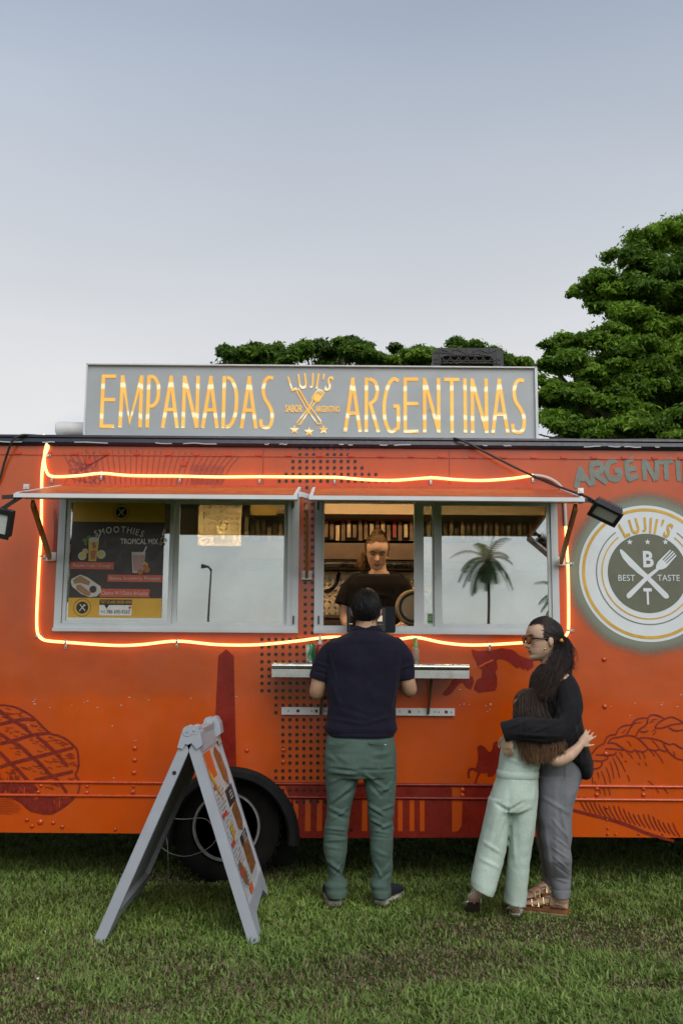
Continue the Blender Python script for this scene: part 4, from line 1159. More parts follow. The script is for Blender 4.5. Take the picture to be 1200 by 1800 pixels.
# diamond plate lining: raised lozenges
def tread(name, x0, z0, x1, z1, Y):
    mb = MB(); mb.box(((x0 + x1) / 2, Y + .006, (z0 + z1) / 2), (x1 - x0, .012, z1 - z0)); p = .045; i = 0
    z = z0 + p
    while z < z1 - p * .5:
        x = x0 + p; j = 0
        while x < x1 - p * .5:
            R = Matrix.Rotation(rad(45 if (i + j) % 2 else -45), 3, 'Y')
            mb.add([Vector((x, Y, z)) + R @ Vector(v) for v in ((-.022, 0, 0), (0, 0, .0075), (.022, 0, 0), (0, 0, -.0075), (0, -.005, 0))], [(0, 4, 1), (1, 4, 2), (2, 4, 3), (3, 4, 0)])
            x += p; j += 1
        z += p; i += 1
    o = obj(name, mb, mat('tread plate', (.62, .52, .34), .3, .9, var=.12), truck); return o
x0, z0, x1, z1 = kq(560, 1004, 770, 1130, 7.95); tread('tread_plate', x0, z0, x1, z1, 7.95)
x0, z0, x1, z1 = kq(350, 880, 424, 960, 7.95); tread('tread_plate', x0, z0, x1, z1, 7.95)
hood = thing('range_hood', 'dark steel extraction hood with cream top and upright baffles', 'range hood', tuple(P(650, 990, 7.5)))
x0, z0, x1, z1 = kq(440, 884, 1000, 906.5, 7.3); obj('hood_canopy', MB().box(((x0 + x1) / 2, 7.5, (z0 + z1) / 2), (x1 - x0, .4, z1 - z0)), M['cream'], hood)
x0, z0, x1, z1 = kq(424, 907.5, 1000, 953, 7.66); obj('baffle_tray', MB().box(((x0 + x1) / 2, 7.69, (z0 + z1) / 2), (x1 - x0, .04, z1 - z0)), M['under'], hood)
redm = mat('red handle', (.3, .03, .015), .5)
slm = [mat('baffle steel', (.24, .19, .12), .4, .5, var=.25, vs=9), mat('darker baffle steel', (.13, .09, .05), .5, .4, var=.3, vs=9)]  # second, darker steel goes on the set-back slats and some others
rs = random.Random(12); px = 430; k = 0
while px < 990:
    top = 908 + (rs.uniform(8, 20) if k % 3 == 1 else 1)
    x0, z0, x1, z1 = kq(px, top, px + 6.3, 950 - rs.choice([0, 0, 3, 6]), 7.6)
    mm = slm[k % 2] if rs.random() < .8 else slm[1]
    if 680 < px < 692: mm = redm
    obj('baffle', MB().box(((x0 + x1) / 2, 7.62 + .012 * (k % 2), (z0 + z1) / 2), (x1 - x0, .02, z1 - z0)), mm, hood)
    px += 10.0; k += 1
x0, z0, x1, z1 = kq(424, 953, 1000, 986, 7.55); obj('hood_skirt', MB().box(((x0 + x1) / 2, 7.6, (z0 + z1) / 2), (x1 - x0, .1, z1 - z0)), mat('smoked steel', (.085, .062, .042), .4, .5, var=.25, vs=4), hood)
x0, z0, x1, z1 = kq(560, 988, 722, 997, 7.5); rl = MB()
rl.tube([(x0, 7.5, z1 - .012), (x1, 7.5, z1 - .012)], .011, 8); rl.tube([(x0, 7.52, z0 + .006), (x1, 7.52, z0 + .006)], .009, 8); obj('utensil_rail', rl, M['steel'], hood, smooth='auto')
x0, z0, x1, z1 = kq(424, 998, 1000, 1005, 7.7); obj('back_ledge', MB().box(((x0 + x1) / 2, 7.76, (z0 + z1) / 2), (x1 - x0, .2, z1 - z0)), M['under'], truck)
# counter inside the windows
zc = WZ(1100) - .03
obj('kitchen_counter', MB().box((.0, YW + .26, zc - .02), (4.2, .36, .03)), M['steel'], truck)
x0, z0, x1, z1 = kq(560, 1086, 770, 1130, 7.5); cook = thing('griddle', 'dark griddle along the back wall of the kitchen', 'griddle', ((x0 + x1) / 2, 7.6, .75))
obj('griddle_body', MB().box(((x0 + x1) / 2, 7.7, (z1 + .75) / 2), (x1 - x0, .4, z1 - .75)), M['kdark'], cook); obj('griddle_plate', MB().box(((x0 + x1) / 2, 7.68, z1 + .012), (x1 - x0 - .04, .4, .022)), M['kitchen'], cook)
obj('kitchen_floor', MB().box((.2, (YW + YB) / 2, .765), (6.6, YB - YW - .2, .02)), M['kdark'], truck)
# warm strip lamp under the ceiling
lampo = thing('ceiling_light', 'warm strip light under the kitchen ceiling', 'lamp', (0.0, YW + .3, ZT - .1))
obj('lamp_housing', MB().box((.0, YW + .3, ZT - .095), (3.4, .13, .03)), M['white'], lampo)
obj('lamp_tube', MB().tube([(-1.6, YW + .3, ZT - .125), (1.6, YW + .3, ZT - .125)], .016, 10), emit_mat('warm lamp tube', (1.0, .72, .38), 34.0), lampo, smooth='auto')
# yellow notice, hose, pan
x0, z0, x1, z1 = kq(441, 889, 486, 906, 7.2); o = MB().box(((x0 + x1) / 2, 7.2, (z0 + z1) / 2), (x1 - x0, .012, z1 - z0))
nt_ = tag(obj('notice_card', o, mat('yellow card', (.55, .36, .06), .6), loc=((x0 + x1) / 2, 7.2, z0)), 'yellow notice card on the cream hood, behind the left window', 'notice')
hp = [P(571, 1040, 7.9), P(583, 1035, 7.9), P(592, 1022, 7.9), P(596, 1006, 7.9)]
tag(obj('hose', MB().tube(smooth_line(hp, 5), .014, 8), M['black'], loc=hp[0], smooth=True), 'black hose curving over the tread plate wall', 'hose')
pc = P(727, 1068, 6.36); s = 6.36 / FPX
pan = thing('frying_pan', 'black pan with pale rim hanging beside the cook', 'pan', tuple(pc))
obj('pan_rim', MB().lathe([(28 * s, .0), (30 * s, .03), (32.5 * s, .035), (31.5 * s, .02), (29 * s, -.012), (27 * s, -.012)], pc + Vector((0, .0, 0)), 'Y', 40), mat('tan pan rim', (.40, .30, .18), .4, .3), pan, smooth='auto')
obj('pan_bowl', MB().lathe([(27.2 * s, -.01), (26 * s, -.03), (24 * s, -.03), (22 * s, -.012), (8 * s, -.006), (.002, -.006)], pc, 'Y', 40), M['black'], pan, smooth='auto')
obj('pan_handle', MB().tube([pc + Vector((.1, .02, .06)), pc + Vector((.25, .04, .2))], .016, 8), M['black'], pan, smooth='auto')
# ------------------------------------------------------------------ lit sign on the roof
YS = YW + .10
sgx0, sgx1 = P(152, 706, YS).x, P(941, 706, YS).x
sgz0, sgz1 = P(600, 771.5, YS).z, P(600, 644.5, YS).z
sign = thing('roof_sign', 'grey box sign on the truck roof with glowing cut out golden letters', 'sign', ((sgx0 + sgx1) / 2, YS + .12, sgz0))
signm = mat('sign sheet metal', (.37, .405, .42), .45, .1, var=.06, vs=4, bs=.12, bscale=120, dirt=((.22, .23, .23), 6, .66))
mb = MB(); mb.box(((sgx0 + sgx1) / 2, YS + .125, (sgz0 + sgz1) / 2), (sgx1 - sgx0, .23, sgz1 - sgz0)); obj('sign_box', mb, signm, sign)
mb = MB(); mb.box((sgx1 + .004, YS + .06, (sgz0 + sgz1) / 2), (.016, .14, sgz1 - sgz0 + .004)); mb.box((sgx0 - .003, YS + .06, (sgz0 + sgz1) / 2), (.010, .14, sgz1 - sgz0 + .004)); mb.box(((sgx0 + sgx1) / 2, YS + .06, sgz1 + .003), (sgx1 - sgx0 + .02, .14, .008)); obj('sign_edge_trim', mb, M['alu'], sign)
mb = MB(); mb.box((sgx0 - .012, YS + .2, sgz1 - .11), (.03, .06, .24)); mb.box((sgx1 + .014, YS + .2, sgz1 - .12), (.028, .06, .2)); obj('sign_bracket', mb, mat('dull violet bracket', (.10, .085, .10), .5), sign)
def sz_(py): return P(600, py, YS).z
def lit_mat():
    m, nt, b = newmat('lit acrylic lettering')
    p = pos(nt); sep = nt.nodes.new('ShaderNodeSeparateXYZ'); nt.links.new(p, sep.inputs[0])
    # lamps in three rows behind the sheet
    def row(z, w):
        d = nt.nodes.new('ShaderNodeMath'); d.operation = 'SUBTRACT'; nt.links.new(sep.outputs['Z'], d.inputs[0]); d.inputs[1].default_value = z
        wob = nt.nodes.new('ShaderNodeMath'); wob.operation = 'MULTIPLY_ADD'; nt.links.new(noise(nt, 5, 2, stretch=(1, 1, .05)), wob.inputs[0]); wob.inputs[1].default_value = .11; nt.links.new(d.outputs[0], wob.inputs[2])
        off = nt.nodes.new('ShaderNodeMath'); off.operation = 'SUBTRACT'; nt.links.new(wob.outputs[0], off.inputs[0]); off.inputs[1].default_value = .055
        a = nt.nodes.new('ShaderNodeMath'); a.operation = 'ABSOLUTE'; nt.links.new(off.outputs[0], a.inputs[0])
        r = nt.nodes.new('ShaderNodeMapRange'); r.interpolation_type = 'SMOOTHSTEP'; nt.links.new(a.outputs[0], r.inputs[0]); r.inputs[1].default_value = w * .4; r.inputs[2].default_value = w; r.inputs[3].default_value = 1; r.inputs[4].default_value = 0
        return r.outputs[0]
    s1 = nt.nodes.new('ShaderNodeMath'); s1.operation = 'MAXIMUM'; nt.links.new(row(sz_(681), .022), s1.inputs[0]); nt.links.new(row(sz_(733), .022), s1.inputs[1])
    s2 = nt.nodes.new('ShaderNodeMath'); s2.operation = 'MAXIMUM'; nt.links.new(s1.outputs[0], s2.inputs[0]); nt.links.new(row(sz_(757), .012), s2.inputs[1])
    base = ramp(nt, noise(nt, 5, 3), [(.3, (.72, .33, .03)), (.7, (.80, .46, .09))])
    c = mixc(nt, s2.outputs[0], base, (.92, .76, .50))
    nt.links.new(c, b.inputs['Emission Color']); b.inputs['Emission Strength'].default_value = .80
    b.inputs['Base Color'].default_value = (.25, .16, .05, 1)
    return m
litm = lit_mat()
STROKE = {
 'E': (.50, [[(.96,1),(.04,1)],[(.10,1.02),(.10,-.02)],[(.10,.53),(.96,.53)],[(.04,0),(.96,0)]]),
 'M': (.78, [[(.06,-.02),(.09,1.02)],[(.09,1),(.47,.08),(.92,1)],[(.92,1.02),(.93,-.02)]]),
 'P': (.42, [[(.12,-.02),(.12,1.02)],[(.12,1),(.55,.98),(.88,.84),(.93,.68),(.85,.52),(.55,.42),(.22,.41)]]),
 'A': (.52, [[(.03,-.02),(.50,1.02)],[(.46,1.0),(.97,-.02)],[(.28,.34),(.78,.34)]]),
 'N': (.56, [[(.09,-.02),(.09,1.02)],[(.09,1),(.91,0)],[(.91,-.02),(.91,1.02)]]),
 'D': (.52, [[(.10,-.02),(.10,1.02)],[(.30,1),(.62,.93),(.88,.72),(.93,.48),(.86,.24),(.60,.05),(.28,0)]]),
 'S': (.42, [[(.96,.98),(.62,1.0),(.30,.92),(.18,.74),(.32,.58),(.68,.44),(.92,.28),(.86,.08),(.55,0),(.10,.03),(.02,.16)]]),
 'R': (.46, [[(.10,-.02),(.10,1.02)],[(.28,1),(.70,.94),(.88,.78),(.72,.60),(.34,.52)],[(.36,.54),(.97,-.02)]]),
 'G': (.54, [[(.94,.96),(.62,1.0),(.30,.86),(.08,.55),(.12,.22),(.42,.0),(.78,.04),(.92,.10),(.92,.48)],[(.62,.48),(.98,.48)]]),
 'T': (.50, [[(.0,1),(1,1)],[(.5,1.02),(.5,-.02)]]), 'I': (.10, [[(.5,-.02),(.5,1.02)]]),
}
ZMAP = wall_map(YS + .004)
def lmap(u, v, w): return (u, YS + .008 - .004 + w, v)
def sign_word(word, x0px, x1px, ytop, ybot):
    gap = .135; tot = sum(STROKE[c][0] for c in word) + gap * (len(word) - 1)
    xa = P(x0px, 708, YS).x; xb = P(x1px, 708, YS).x; sc = (xb - xa) / tot
    x = xa; zt = sz_(ytop); zb = sz_(ybot)
    for c in word:
        w, ls = STROKE[c]; mb = MB()
        for li, ln in enumerate(ls):
            pp = [(x + w * sc * a, zb + (zt - zb) * b) for a, b in ln]
            if len(pp) > 3: pp = smooth_line(pp, 5)
            add_ribbon(mb, pp, .0215 if len(pp) > 1 else .02, lambda u, v, ww: (u, YS + .006 - .0002 * li + ww, v), .012)
        obj('letter', mb, litm, sign)
        x += (w + gap) * sc
sign_word('EMPANADAS', 177, 480, 664, 752); sign_word('ARGENTINAS', 606, 922, 665, 757)
mp = lambda u, v, w: (u, YS + .0045 + w, v)
def sp(px, py): p = P(px, py, YS); return (p.x, p.z)
mb = MB(); c = sp(544.5, 771); s = YS / FPX; add_text_arc(mb, "LUJI'S", c[0], c[1], 94 * s, 28 * s, 42, mp, .016, .92); obj('letter', mb, litm, sign, normals=False)
mb = MB(); a = sp(501, 724); b = sp(531.5, 711.5); add_text(mb, 'SABOR', a[0], b[0], a[1], b[1], mp, .018); obj('letter', mb, litm, sign, normals=False)
mb = MB(); a = sp(554.5, 724); b = sp(597, 713.5); add_text(mb, 'ARGENTINO', a[0], b[0], a[1], b[1], mp, .018); obj('letter', mb, litm, sign, normals=False)
mb = MB()
for px, py, r in ((517.5, 755, 9), (543, 758.5, 9.5), (568.5, 755, 9)): mb.plate(star(*sp(px, py), r * s), [], mp, 0)
def zl(pts): return [sp(490 + x / 10, 640 + y / 10) for x, y in pts]
for ln in ([(545,770),(345,430),(322,440),(318,490),(480,770),(680,1050),(735,1045),(740,1000),(560,760)], [(365,470),(530,740)], [(315,1030),(530,760),(590,640),(585,590),(660,480)], [(320,1050),(370,1060),(545,790),(640,670),(700,650),(800,490)], [(660,480),(712,430)], [(690,500),(745,440)], [(725,520),(775,455)], [(755,540),(805,480)], [(650,505),(765,570)], [(610,600),(640,640),(690,610)]):
    add_ribbon(mb, zl(ln), 2.0 * s, mp)
mb.plate(zl([(640,520),(740,570),(700,640),(650,650),(600,610)]), [], lambda u, v, w: (u, YS + .003 + w, v), 0)
obj('cutlery_motif', mb, litm, sign, normals=False)

# roof clutter
rc = P(128, 753, YW + .22); s = (YW + .22) / FPX
rv_ = thing('roof_vent', 'white rolled vent with a tan face lying on the roof left of the sign', 'roof vent', (rc.x, YW + .25, ZG))
mb = MB(); rz = 13 * s; n = 20
mb.tube([(rc.x - 31 * s, YW + .25, rc.z + 1 * s), (rc.x - 29 * s, YW + .25, rc.z + 1 * s), (rc.x + 24 * s, YW + .25, rc.z)], [rz * .86, rz, rz], n); obj('vent_roll', mb, M['white'], rv_, smooth='auto')
mb = MB(); mb.box((rc.x + 4 * s, YW + .25 - rz - .004, ZG + .022), (42 * s, .016, .05)); obj('vent_face', mb, mat('tan board', (.35, .22, .11), .7, var=.2), rv_)
mb = MB(); mb.tube([(rc.x - 30 * s, YW + .16, ZG + .03), (rc.x - 38 * s, YW + .08, ZG + .01), (rc.x - 44 * s, YW + .0, ZG - .03)], .010, 8); obj('vent_pipe', mb, M['alu2'], rv_, smooth=True)
# black lattice crate
YC = YW + .9; s = YC / FPX
ca, cb = P(760, 655, YC), P(884, 612, YC)
crate = thing('plastic_crate', 'black lattice plastic crate standing on edge on the roof behind the sign', 'crate', ((ca.x + cb.x) / 2, YC + .1, ZG))
def rrect(x0, z0, x1, z1, r, top_only=True):
    pts = [(x0, z0)]
    pts += [(x0 + r + r * math.cos(rad(a)), z1 - r + r * math.sin(rad(a))) for a in range(180, 89, -15)]
    pts += [(x1 - r + r * math.cos(rad(a)), z1 - r + r * math.sin(rad(a))) for a in range(90, -1, -15)]
    pts += [(x1, z0)]
    return pts[::-1]
zc0 = ZG
ow = rrect(ca.x, zc0, cb.x, cb.z, 14 * s); iw = rrect(ca.x + 15 * s, zc0 + .04, cb.x - 18 * s, cb.z - 16 * s, 6 * s)
obj('crate_frame', MB().plate(ow, [iw], wall_map(YC), .035), M['black'], crate)
obj('crate_body', MB().plate(rrect(ca.x + .012, zc0, cb.x - .012, cb.z - .01, 14 * s), [rrect(ca.x + .03, zc0 + .03, cb.x - .03, cb.z - .03, 12 * s)], wall_map(YC + .04), .2), M['black'], crate)
mb = MB()
def cr(pts, w=1.5): add_ribbon(mb, [(ca.x + x * s * 124 / 930, cb.z - (y - 165) * s / 7.5) for x, y in pts], w * s, wall_map(YC - .006), .008)
for ln in ([(20,235),(260,235)], [(120,190),(240,225),(330,185)], [(330,185),(480,260),(630,185)], [(630,185),(760,235),(900,180)], [(110,300),(250,255),(400,275)], [(400,275),(600,245),(780,275)], [(60,180),(60,400)], [(100,170),(100,400)], [(280,170),(280,280)], [(390,170),(390,300)], [(470,170),(470,230)], [(550,170),(550,270)], [(650,170),(650,270)], [(780,170),(780,230)], [(870,200),(870,400)], [(10,330),(100,330)], [(840,330),(920,330)], [(840,385),(925,385)], [(10,380),(100,380)]): cr(ln)
k = 0
for x in range(130, 840, 112): cr([(x, 300), (x + 56, 385), (x + 112, 300)], 1.1)
cr([(120, 345), (850, 345)], 1); cr([(120, 378), (850, 378)], 1)
obj('crate_lattice', mb, M['blackmetal'], crate)
obj('crate_back_board', MB().box(((ca.x + cb.x) / 2, YC + .23, (zc0 + cb.z) / 2 - .02), (cb.x - ca.x - .06, .02, cb.z - zc0 - .06)), mat('rust brown board', (.20, .075, .04), .7, var=.25, vs=14), crate)

# ------------------------------------------------------------------ rope light
neonm = emit_mat('glowing rope light', (1.0, .53, .17), 2.3)
YN = YW - .016
loop = [(77, 764), (81, 776), (85, 786), (80, 799), (76, 815), (74, 840), (73.5, 880), (73, 940), (70, 982), (67, 1040), (65, 1088), (67, 1114), (76, 1124), (90, 1127), (116, 1129), (200, 1134.5), (250, 1133), (311, 1127), (380, 1133), (450, 1133.5), (520, 1127), (562, 1121.5), (600, 1120), (690, 1124), (731, 1120.5), (780, 1130), (830, 1134), (900, 1131), (960, 1126), (988, 1121), (997, 1112), (998.5, 1100), (998.5, 1060), (997.5, 1000), (995, 955), (993.5, 925)]
top = [(84, 776), (79, 797), (79, 815), (82, 828), (88, 836), (102, 838), (140, 836), (178, 832), (215, 835), (250, 836.5), (316, 837), (385, 838.5), (456, 838), (520, 838.5), (588, 839), (625, 842), (660, 844), (700, 844), (757, 840), (800, 843), (850, 844.5), (900, 841), (936, 835.5)]
rope = thing('rope_light', 'glowing orange rope light looped around both service windows', 'rope light', tuple(P(77, 764, YN)))
def rope_pts(l, Y=YN): return [P(x, y, Y) for x, y in smooth_line(l, 6)]
obj('lit_tube', MB().tube(rope_pts(loop), .0085, 10), neonm, rope, smooth='auto')
obj('lit_tube', MB().tube(rope_pts(top, YN - .004), .0085, 10), neonm, rope, smooth='auto')
unl = mat('unlit silicone tube', (.55, .52, .47), .45)
obj('unlit_tail', MB().tube(rope_pts([(936, 835.5), (955, 838), (972, 845), (985, 856), (990, 870), (992, 890), (993.5, 925)]), .0105, 10), unl, rope, smooth='auto')
cl = MB(); cl.box((0, .008, 0), (.030, .002, .012)); rings = [[(.013 * math.cos(rad(a)) * k, -.013 * math.sin(rad(a)) * k + .003, h) for a in range(0, 181, 30)] for k, h in ((1.0, -.006), (1.0, .006))]
cl.box((.026, .007, 0), (.022, .004, .012)); cl.add([(x, y, z) for r in rings for x, y, z in r], [(i, i + 1, i + 8, i + 7) for i in range(6)])
clm = cl.mesh('clip'); clm.materials.append(M['alu2'])
cs = MB(); cs.lathe([(.004, 0), (.003, -.002)], (.03, .004, 0), 'Y', 8); csm = cs.mesh('clip_screw'); fix_normals(csm); csm.materials.append(M['blackmetal'])
for px, py, vert in [(178, 832, 0), (316, 837, 0), (456, 838, 0), (588, 839, 0), (757, 840, 0), (936, 836, 0), (91, 837, 0), (79, 800, 1), (72, 978, 1), (66, 1118, 1), (116, 1129, 0), (311, 1127, 0), (562, 1122, 0), (731, 1121, 0), (997, 990, 1), (998, 1108, 1), (860, 1133, 0)]:
    p = P(px, py, YN)
    o = put('clip', clm, rope, p, rot=(0, 0 if vert else rad(90), 0)); o2 = put('clip_screw', csm, o, p); o2.location = (0, 0, 0); o2.rotation_euler = (0, 0, 0)

# black cables
def cable(name, label, pts, r=.007):
    pp = [P(x, y, Y) for x, y, Y in pts]
    tag(obj(name, MB().tube(smooth_line(pp, 6), r, 7), M['black'], loc=pp[0], smooth=True), label, 'cable')
cable('cable', 'black cable drooping from the roof past the left edge of the truck', [(-12, 862, YW - .02), (0, 842, YW - .02), (10, 808, YW - .03), (22, 776, YW - .06), (36, 765.5, YW - .05), (56, 765, YW - .02), (92, 768, YW + .05)])
cable('cable', 'black cable running from the roof sign down to the right floodlight', [(790, 772, YW + .02), (803, 771.5, YW - .05), (830, 783, YW - .05), (870, 804, YW - .06), (930, 834, YW - .1), (975, 853, YW - .3), (1010, 866, YW - .62), (1036, 876, YW - .74), (1044, 882, YW - .74)])
cable('cable', 'thin black cable lying along the roof edge right of the sign', [(944, 763, YW + .2), (965, 768, YW + .12), (1000, 772, YW + .06), (1060, 774, YW + .1), (1130, 772, YW + .1), (1210, 774, YW + .1)], .005)

# floodlights on the outer awning corners
lens = mat('frosted floodlight glass', (.55, .57, .56), .18, var=.08, vs=20, spec=.6)
def flood(label, c, R, w, h, d, arm):
    fl = thing('floodlight', label, 'floodlight', tuple(c), 'floodlights on the awning corners')
    mb = MB(); mb.bevbox(c, (w, h, d), .012, R); obj('lamp_body', mb, M['blackmetal'], fl)
    mb = MB()
    for k in range(11): mb.box(c + R @ Vector((-w * .42 + w * .84 * k / 10, 0, d * .5 + .012)), (.005, h * .86, .028), R)
    obj('cooling_fin', mb, M['blackmetal'], fl)
    mb = MB(); mb.plate([(-w/2 - .004, -h/2 - .004), (w/2 + .004, -h/2 - .004), (w/2 + .004, h/2 + .004), (-w/2 - .004, h/2 + .004)], [[(-w*.40, -h*.36), (w*.40, -h*.36), (w*.40, h*.36), (-w*.40, h*.36)]], lambda u, v, ww: c + R @ Vector((u, v, -d/2 - .004 - ww)), .01); obj('bezel', mb, M['blackmetal'], fl)
    mb = MB(); mb.box(c + R @ Vector((0, 0, -d/2 - .003)), (w * .82, h * .74, .004), R); obj('lens', mb, lens, fl)
    mb = MB()
    for a, b in zip(arm, arm[1:]): mb.bar(a, b, .022, .006, (0, 1, 0))
    obj('mount_arm', mb, M['blackmetal'], fl)
c = P(1064, 899, YW - .76)
R = Matrix.Rotation(rad(26), 3, 'Y') @ Matrix.Rotation(rad(-38), 3, 'X')
flood('black floodlight on the right end of the right awning, face tilted down', c, R, .155, .095, .035, [P(1014, 880, YW - .73), P(1036, 880, YW - .73), P(1056, 888, YW - .75)])
c = P(-2, 917, YW - .72)
R = Matrix.Rotation(rad(12), 3, 'Y') @ Matrix.Rotation(rad(-72), 3, 'X')
flood('pale faced floodlight cut off by the left picture edge', c, R, .15, .15, .05, [P(4, 874, YW - .74), P(40, 872, YW - .74), P(36, 874, YW - .735), P(-4, 900, YW - .72)])

# padlock and chain at the left window
p = P(287, 953, YW - .02)
pl = thing('padlock', 'small brass padlock hanging on the left window stile', 'padlock', tuple(p))
obj('lock_body', MB().bevbox(p + Vector((-.012, 0, -.008)), (.028, .014, .024), .005, Matrix.Rotation(rad(25), 3, 'Y')), mat('brown brass', (.22, .12, .05), .35, .8), pl)
mb = MB(); mb.tube([p + Vector(v) for v in ((-.015, 0, .004), (-.012, 0, .022), (.002, 0, .028), (.012, 0, .018), (.008, 0, .004))], .0035, 6)
mb.tube([p + Vector(v) for v in ((.0, .002, .03), (-.004, .004, .05), (.004, .006, .075), (.0, .008, .1))], .004, 6); obj('shackle', mb, M['steel'], pl, smooth=True)

# ------------------------------------------------------------------ poster on the left pane
YP = YW - .001
pq = [P(128, 882, YP), P(289, 884, YP), P(285, 1086, YP), P(121, 1085, YP)]
ax0 = (pq[0].x + pq[3].x) / 2; ax1 = (pq[1].x + pq[2].x) / 2; az1 = pq[0].z; az0 = pq[3].z
def pu(zx, zy):   # from the enlarged reading: x 115..1025, y 125..1230
    return (ax0 + (zx - 130) / (1018 - 130) * (ax1 - ax0), az1 - (zy - 125) / (1230 - 125) * (az1 - az0))
poster = thing('menu_poster', 'brown and yellow smoothies poster on the left window pane', 'poster', ((ax0 + ax1) / 2, YP, az0))
def pm(name, c, rough=.35): return mat(name, c, rough, var=.08, vs=12)
PM = {'br': pm('poster brown', (.045, .034, .028)), 'ye': pm('poster yellow', (.66, .37, .04)), 'rd': pm('poster red', (.60, .11, .06)), 'wh': pm('poster white', (.75, .75, .72)), 'ju': pm('juice yellow', (.68, .48, .10)), 'pk': pm('smoothie pink', (.52, .30, .30)), 'gr': pm('mint leaf', (.10, .22, .05)), 'or': pm('fruit orange', (.5, .16, .04)), 'bk': pm('poster black', (.02, .018, .016)), 'ch': pm('fried dough', (.36, .19, .09)), 'pl': pm('plate grey', (.58, .58, .50))}
obj('poster_sheet', MB().box(((ax0 + ax1) / 2, YP - .0015, (az0 + az1) / 2), (ax1 - ax0, .003, az1 - az0)), PM['br'], poster)
def pd(name, polys, key, lay=1, holes=None):
    for i, q in enumerate(polys):
        mb = MB(); mb.plate([pu(*a) for a in q], [[pu(*a) for a in hh] for hh in (holes or {}).get(i, [])], wall_map(YP - .003 - .0012 * lay - .00004 * i), 0)
        obj(name, mb, PM[key], poster, normals=False)
def zc_(cx, cy, r, n=28, e=1.0): return [(cx + r * e * math.cos(2 * math.pi * i / n), cy + r * math.sin(2 * math.pi * i / n)) for i in range(n)]
pd('yellow_band', [[(130, 125), (1018, 125), (1018, 318), (130, 318)], [(130, 1046), (1018, 1046), (1018, 1230), (130, 1230)]], 'ye')
for cx, cy, k in ((600, 225, 1.0), (265, 1138, 1.05)):
    pd('round_badge', [zc_(cx, cy, 80 * k), zc_(cx, cy, 54 * k)], 'bk', 2, {0: [zc_(cx, cy, 76 * k)]})
    pd('badge_motif', [[(cx - 28, cy - 30), (cx - 20, cy - 34), (cx + 32, cy + 28), (cx + 26, cy + 34)], [(cx + 16, cy - 34), (cx + 34, cy - 22), (cx + 10, cy - 4), (cx - 24, cy + 36), (cx - 30, cy + 30), (cx + 4, cy - 10)]], 'pl', 3)
def ptext(s, x0, y0, x1, y1, key, lay=3, b=0.0, name='poster_lettering'):
    mb = MB(); a = pu(x0, y1); c = pu(x1, y0); add_text(mb, s, a[0], c[0], a[1], c[1], wall_map(YP - .003 - .0012 * lay), b); obj(name, mb, PM[key], poster, normals=False)
mb = MB(); c = pu(588, 1000); rr_ = (pu(588, 420)[1] - c[1]); add_text_arc(mb, 'SMOOTHIES', c[0], c[1], rr_, pu(0, 355)[1] - pu(0, 415)[1], 45, wall_map(YP - .0066), .012, 1.0); obj('poster_lettering', mb, PM['pl'], poster, normals=False)
ptext('TROPICAL MIX', 604, 478, 965, 532, 'wh', 3, .02)
pd('caption_bar', [[(138, 705), (548, 708), (548, 775), (132, 772)], [(495, 824), (1016, 826), (1016, 893), (492, 890)], [(430, 958), (900, 960), (900, 1036), (424, 1036)]], 'rd')
ptext('Passion Fruit / Orange', 160, 722, 518, 762, 'pl'); ptext('Banana, Strawberry, Pineapple', 516, 842, 995, 880, 'pl'); ptext('Churro W / Dulce de Leche', 442, 980, 884, 1016, 'pl')
pd('juice_glass', [[(296, 500), (398, 500), (378, 696), (306, 696)]], 'ju', 2); pd('juice_ice', [[(330, 520), (362, 515), (372, 570), (340, 580)], [(320, 600), (372, 590), (366, 680), (326, 684)]], 'or', 3)
pd('juice_foam', [zc_(347, 492, 26, 20, 1.9)], 'pl', 3); pd('straw', [[(380, 490), (400, 438), (410, 440), (390, 492)], [(820, 620), (850, 550), (864, 554), (834, 624)]], 'wh', 4)
pd('mint', [zc_(262, 498, 20, 12, 1.3), zc_(300, 470, 20, 12, 1.2), zc_(272, 530, 16, 12, .9)], 'gr', 2)
pd('fruit_half', [zc_(243, 648, 40), zc_(424, 632, 42), zc_(268, 605, 28)], 'pl', 2); pd('fruit_flesh', [zc_(243, 648, 26), zc_(424, 632, 28), zc_(268, 605, 22)], 'ju', 3)
pd('smoothie_glass', [[(714, 606), (848, 606), (832, 806), (730, 806)]], 'pl', 2); pd('smoothie', [[(726, 636), (838, 636), (824, 790), (740, 790)]], 'pk', 3)
pd('fruit', [zc_(806, 795, 28), zc_(868, 775, 30), zc_(850, 745, 22)], 'or', 4); pd('pineapple_piece', [[(838, 690), (878, 720), (876, 760), (842, 740)]], 'ju', 4)
pd('plate', [[(145, 900), (150, 868), (230, 826), (300, 850), (430, 935), (440, 985), (400, 1030), (330, 1040), (250, 1010), (160, 940)]], 'pl', 2)
pd('churro', [[(165, 880), (230, 835), (330, 890), (320, 930), (240, 905), (180, 915)], [(200, 925), (240, 922), (345, 1000), (330, 1030), (280, 1020), (200, 965)]], 'ch', 3); pd('sauce_dish', [zc_(360, 965, 34)], 'br', 3, {0: []})
pd('order_box', [[(428, 1060), (736, 1060), (736, 1210), (428, 1210)]], 'wh', 2); pd('order_strip', [[(428, 1060), (736, 1060), (736, 1112), (520, 1112), (496, 1148), (474, 1112), (428, 1112)]], 'bk', 3)
ptext('TEXT US AND ORDER NOW', 436, 1070, 732, 1098, 'ye', 4, .01); ptext('+1 786 695-9263', 446, 1158, 718, 1192, 'bk', 4)
pd('spark', [[(718, 1110), (724, 1128), (738, 1135), (724, 1142), (718, 1160), (712, 1142), (700, 1135), (712, 1128)]], 'rd', 4)
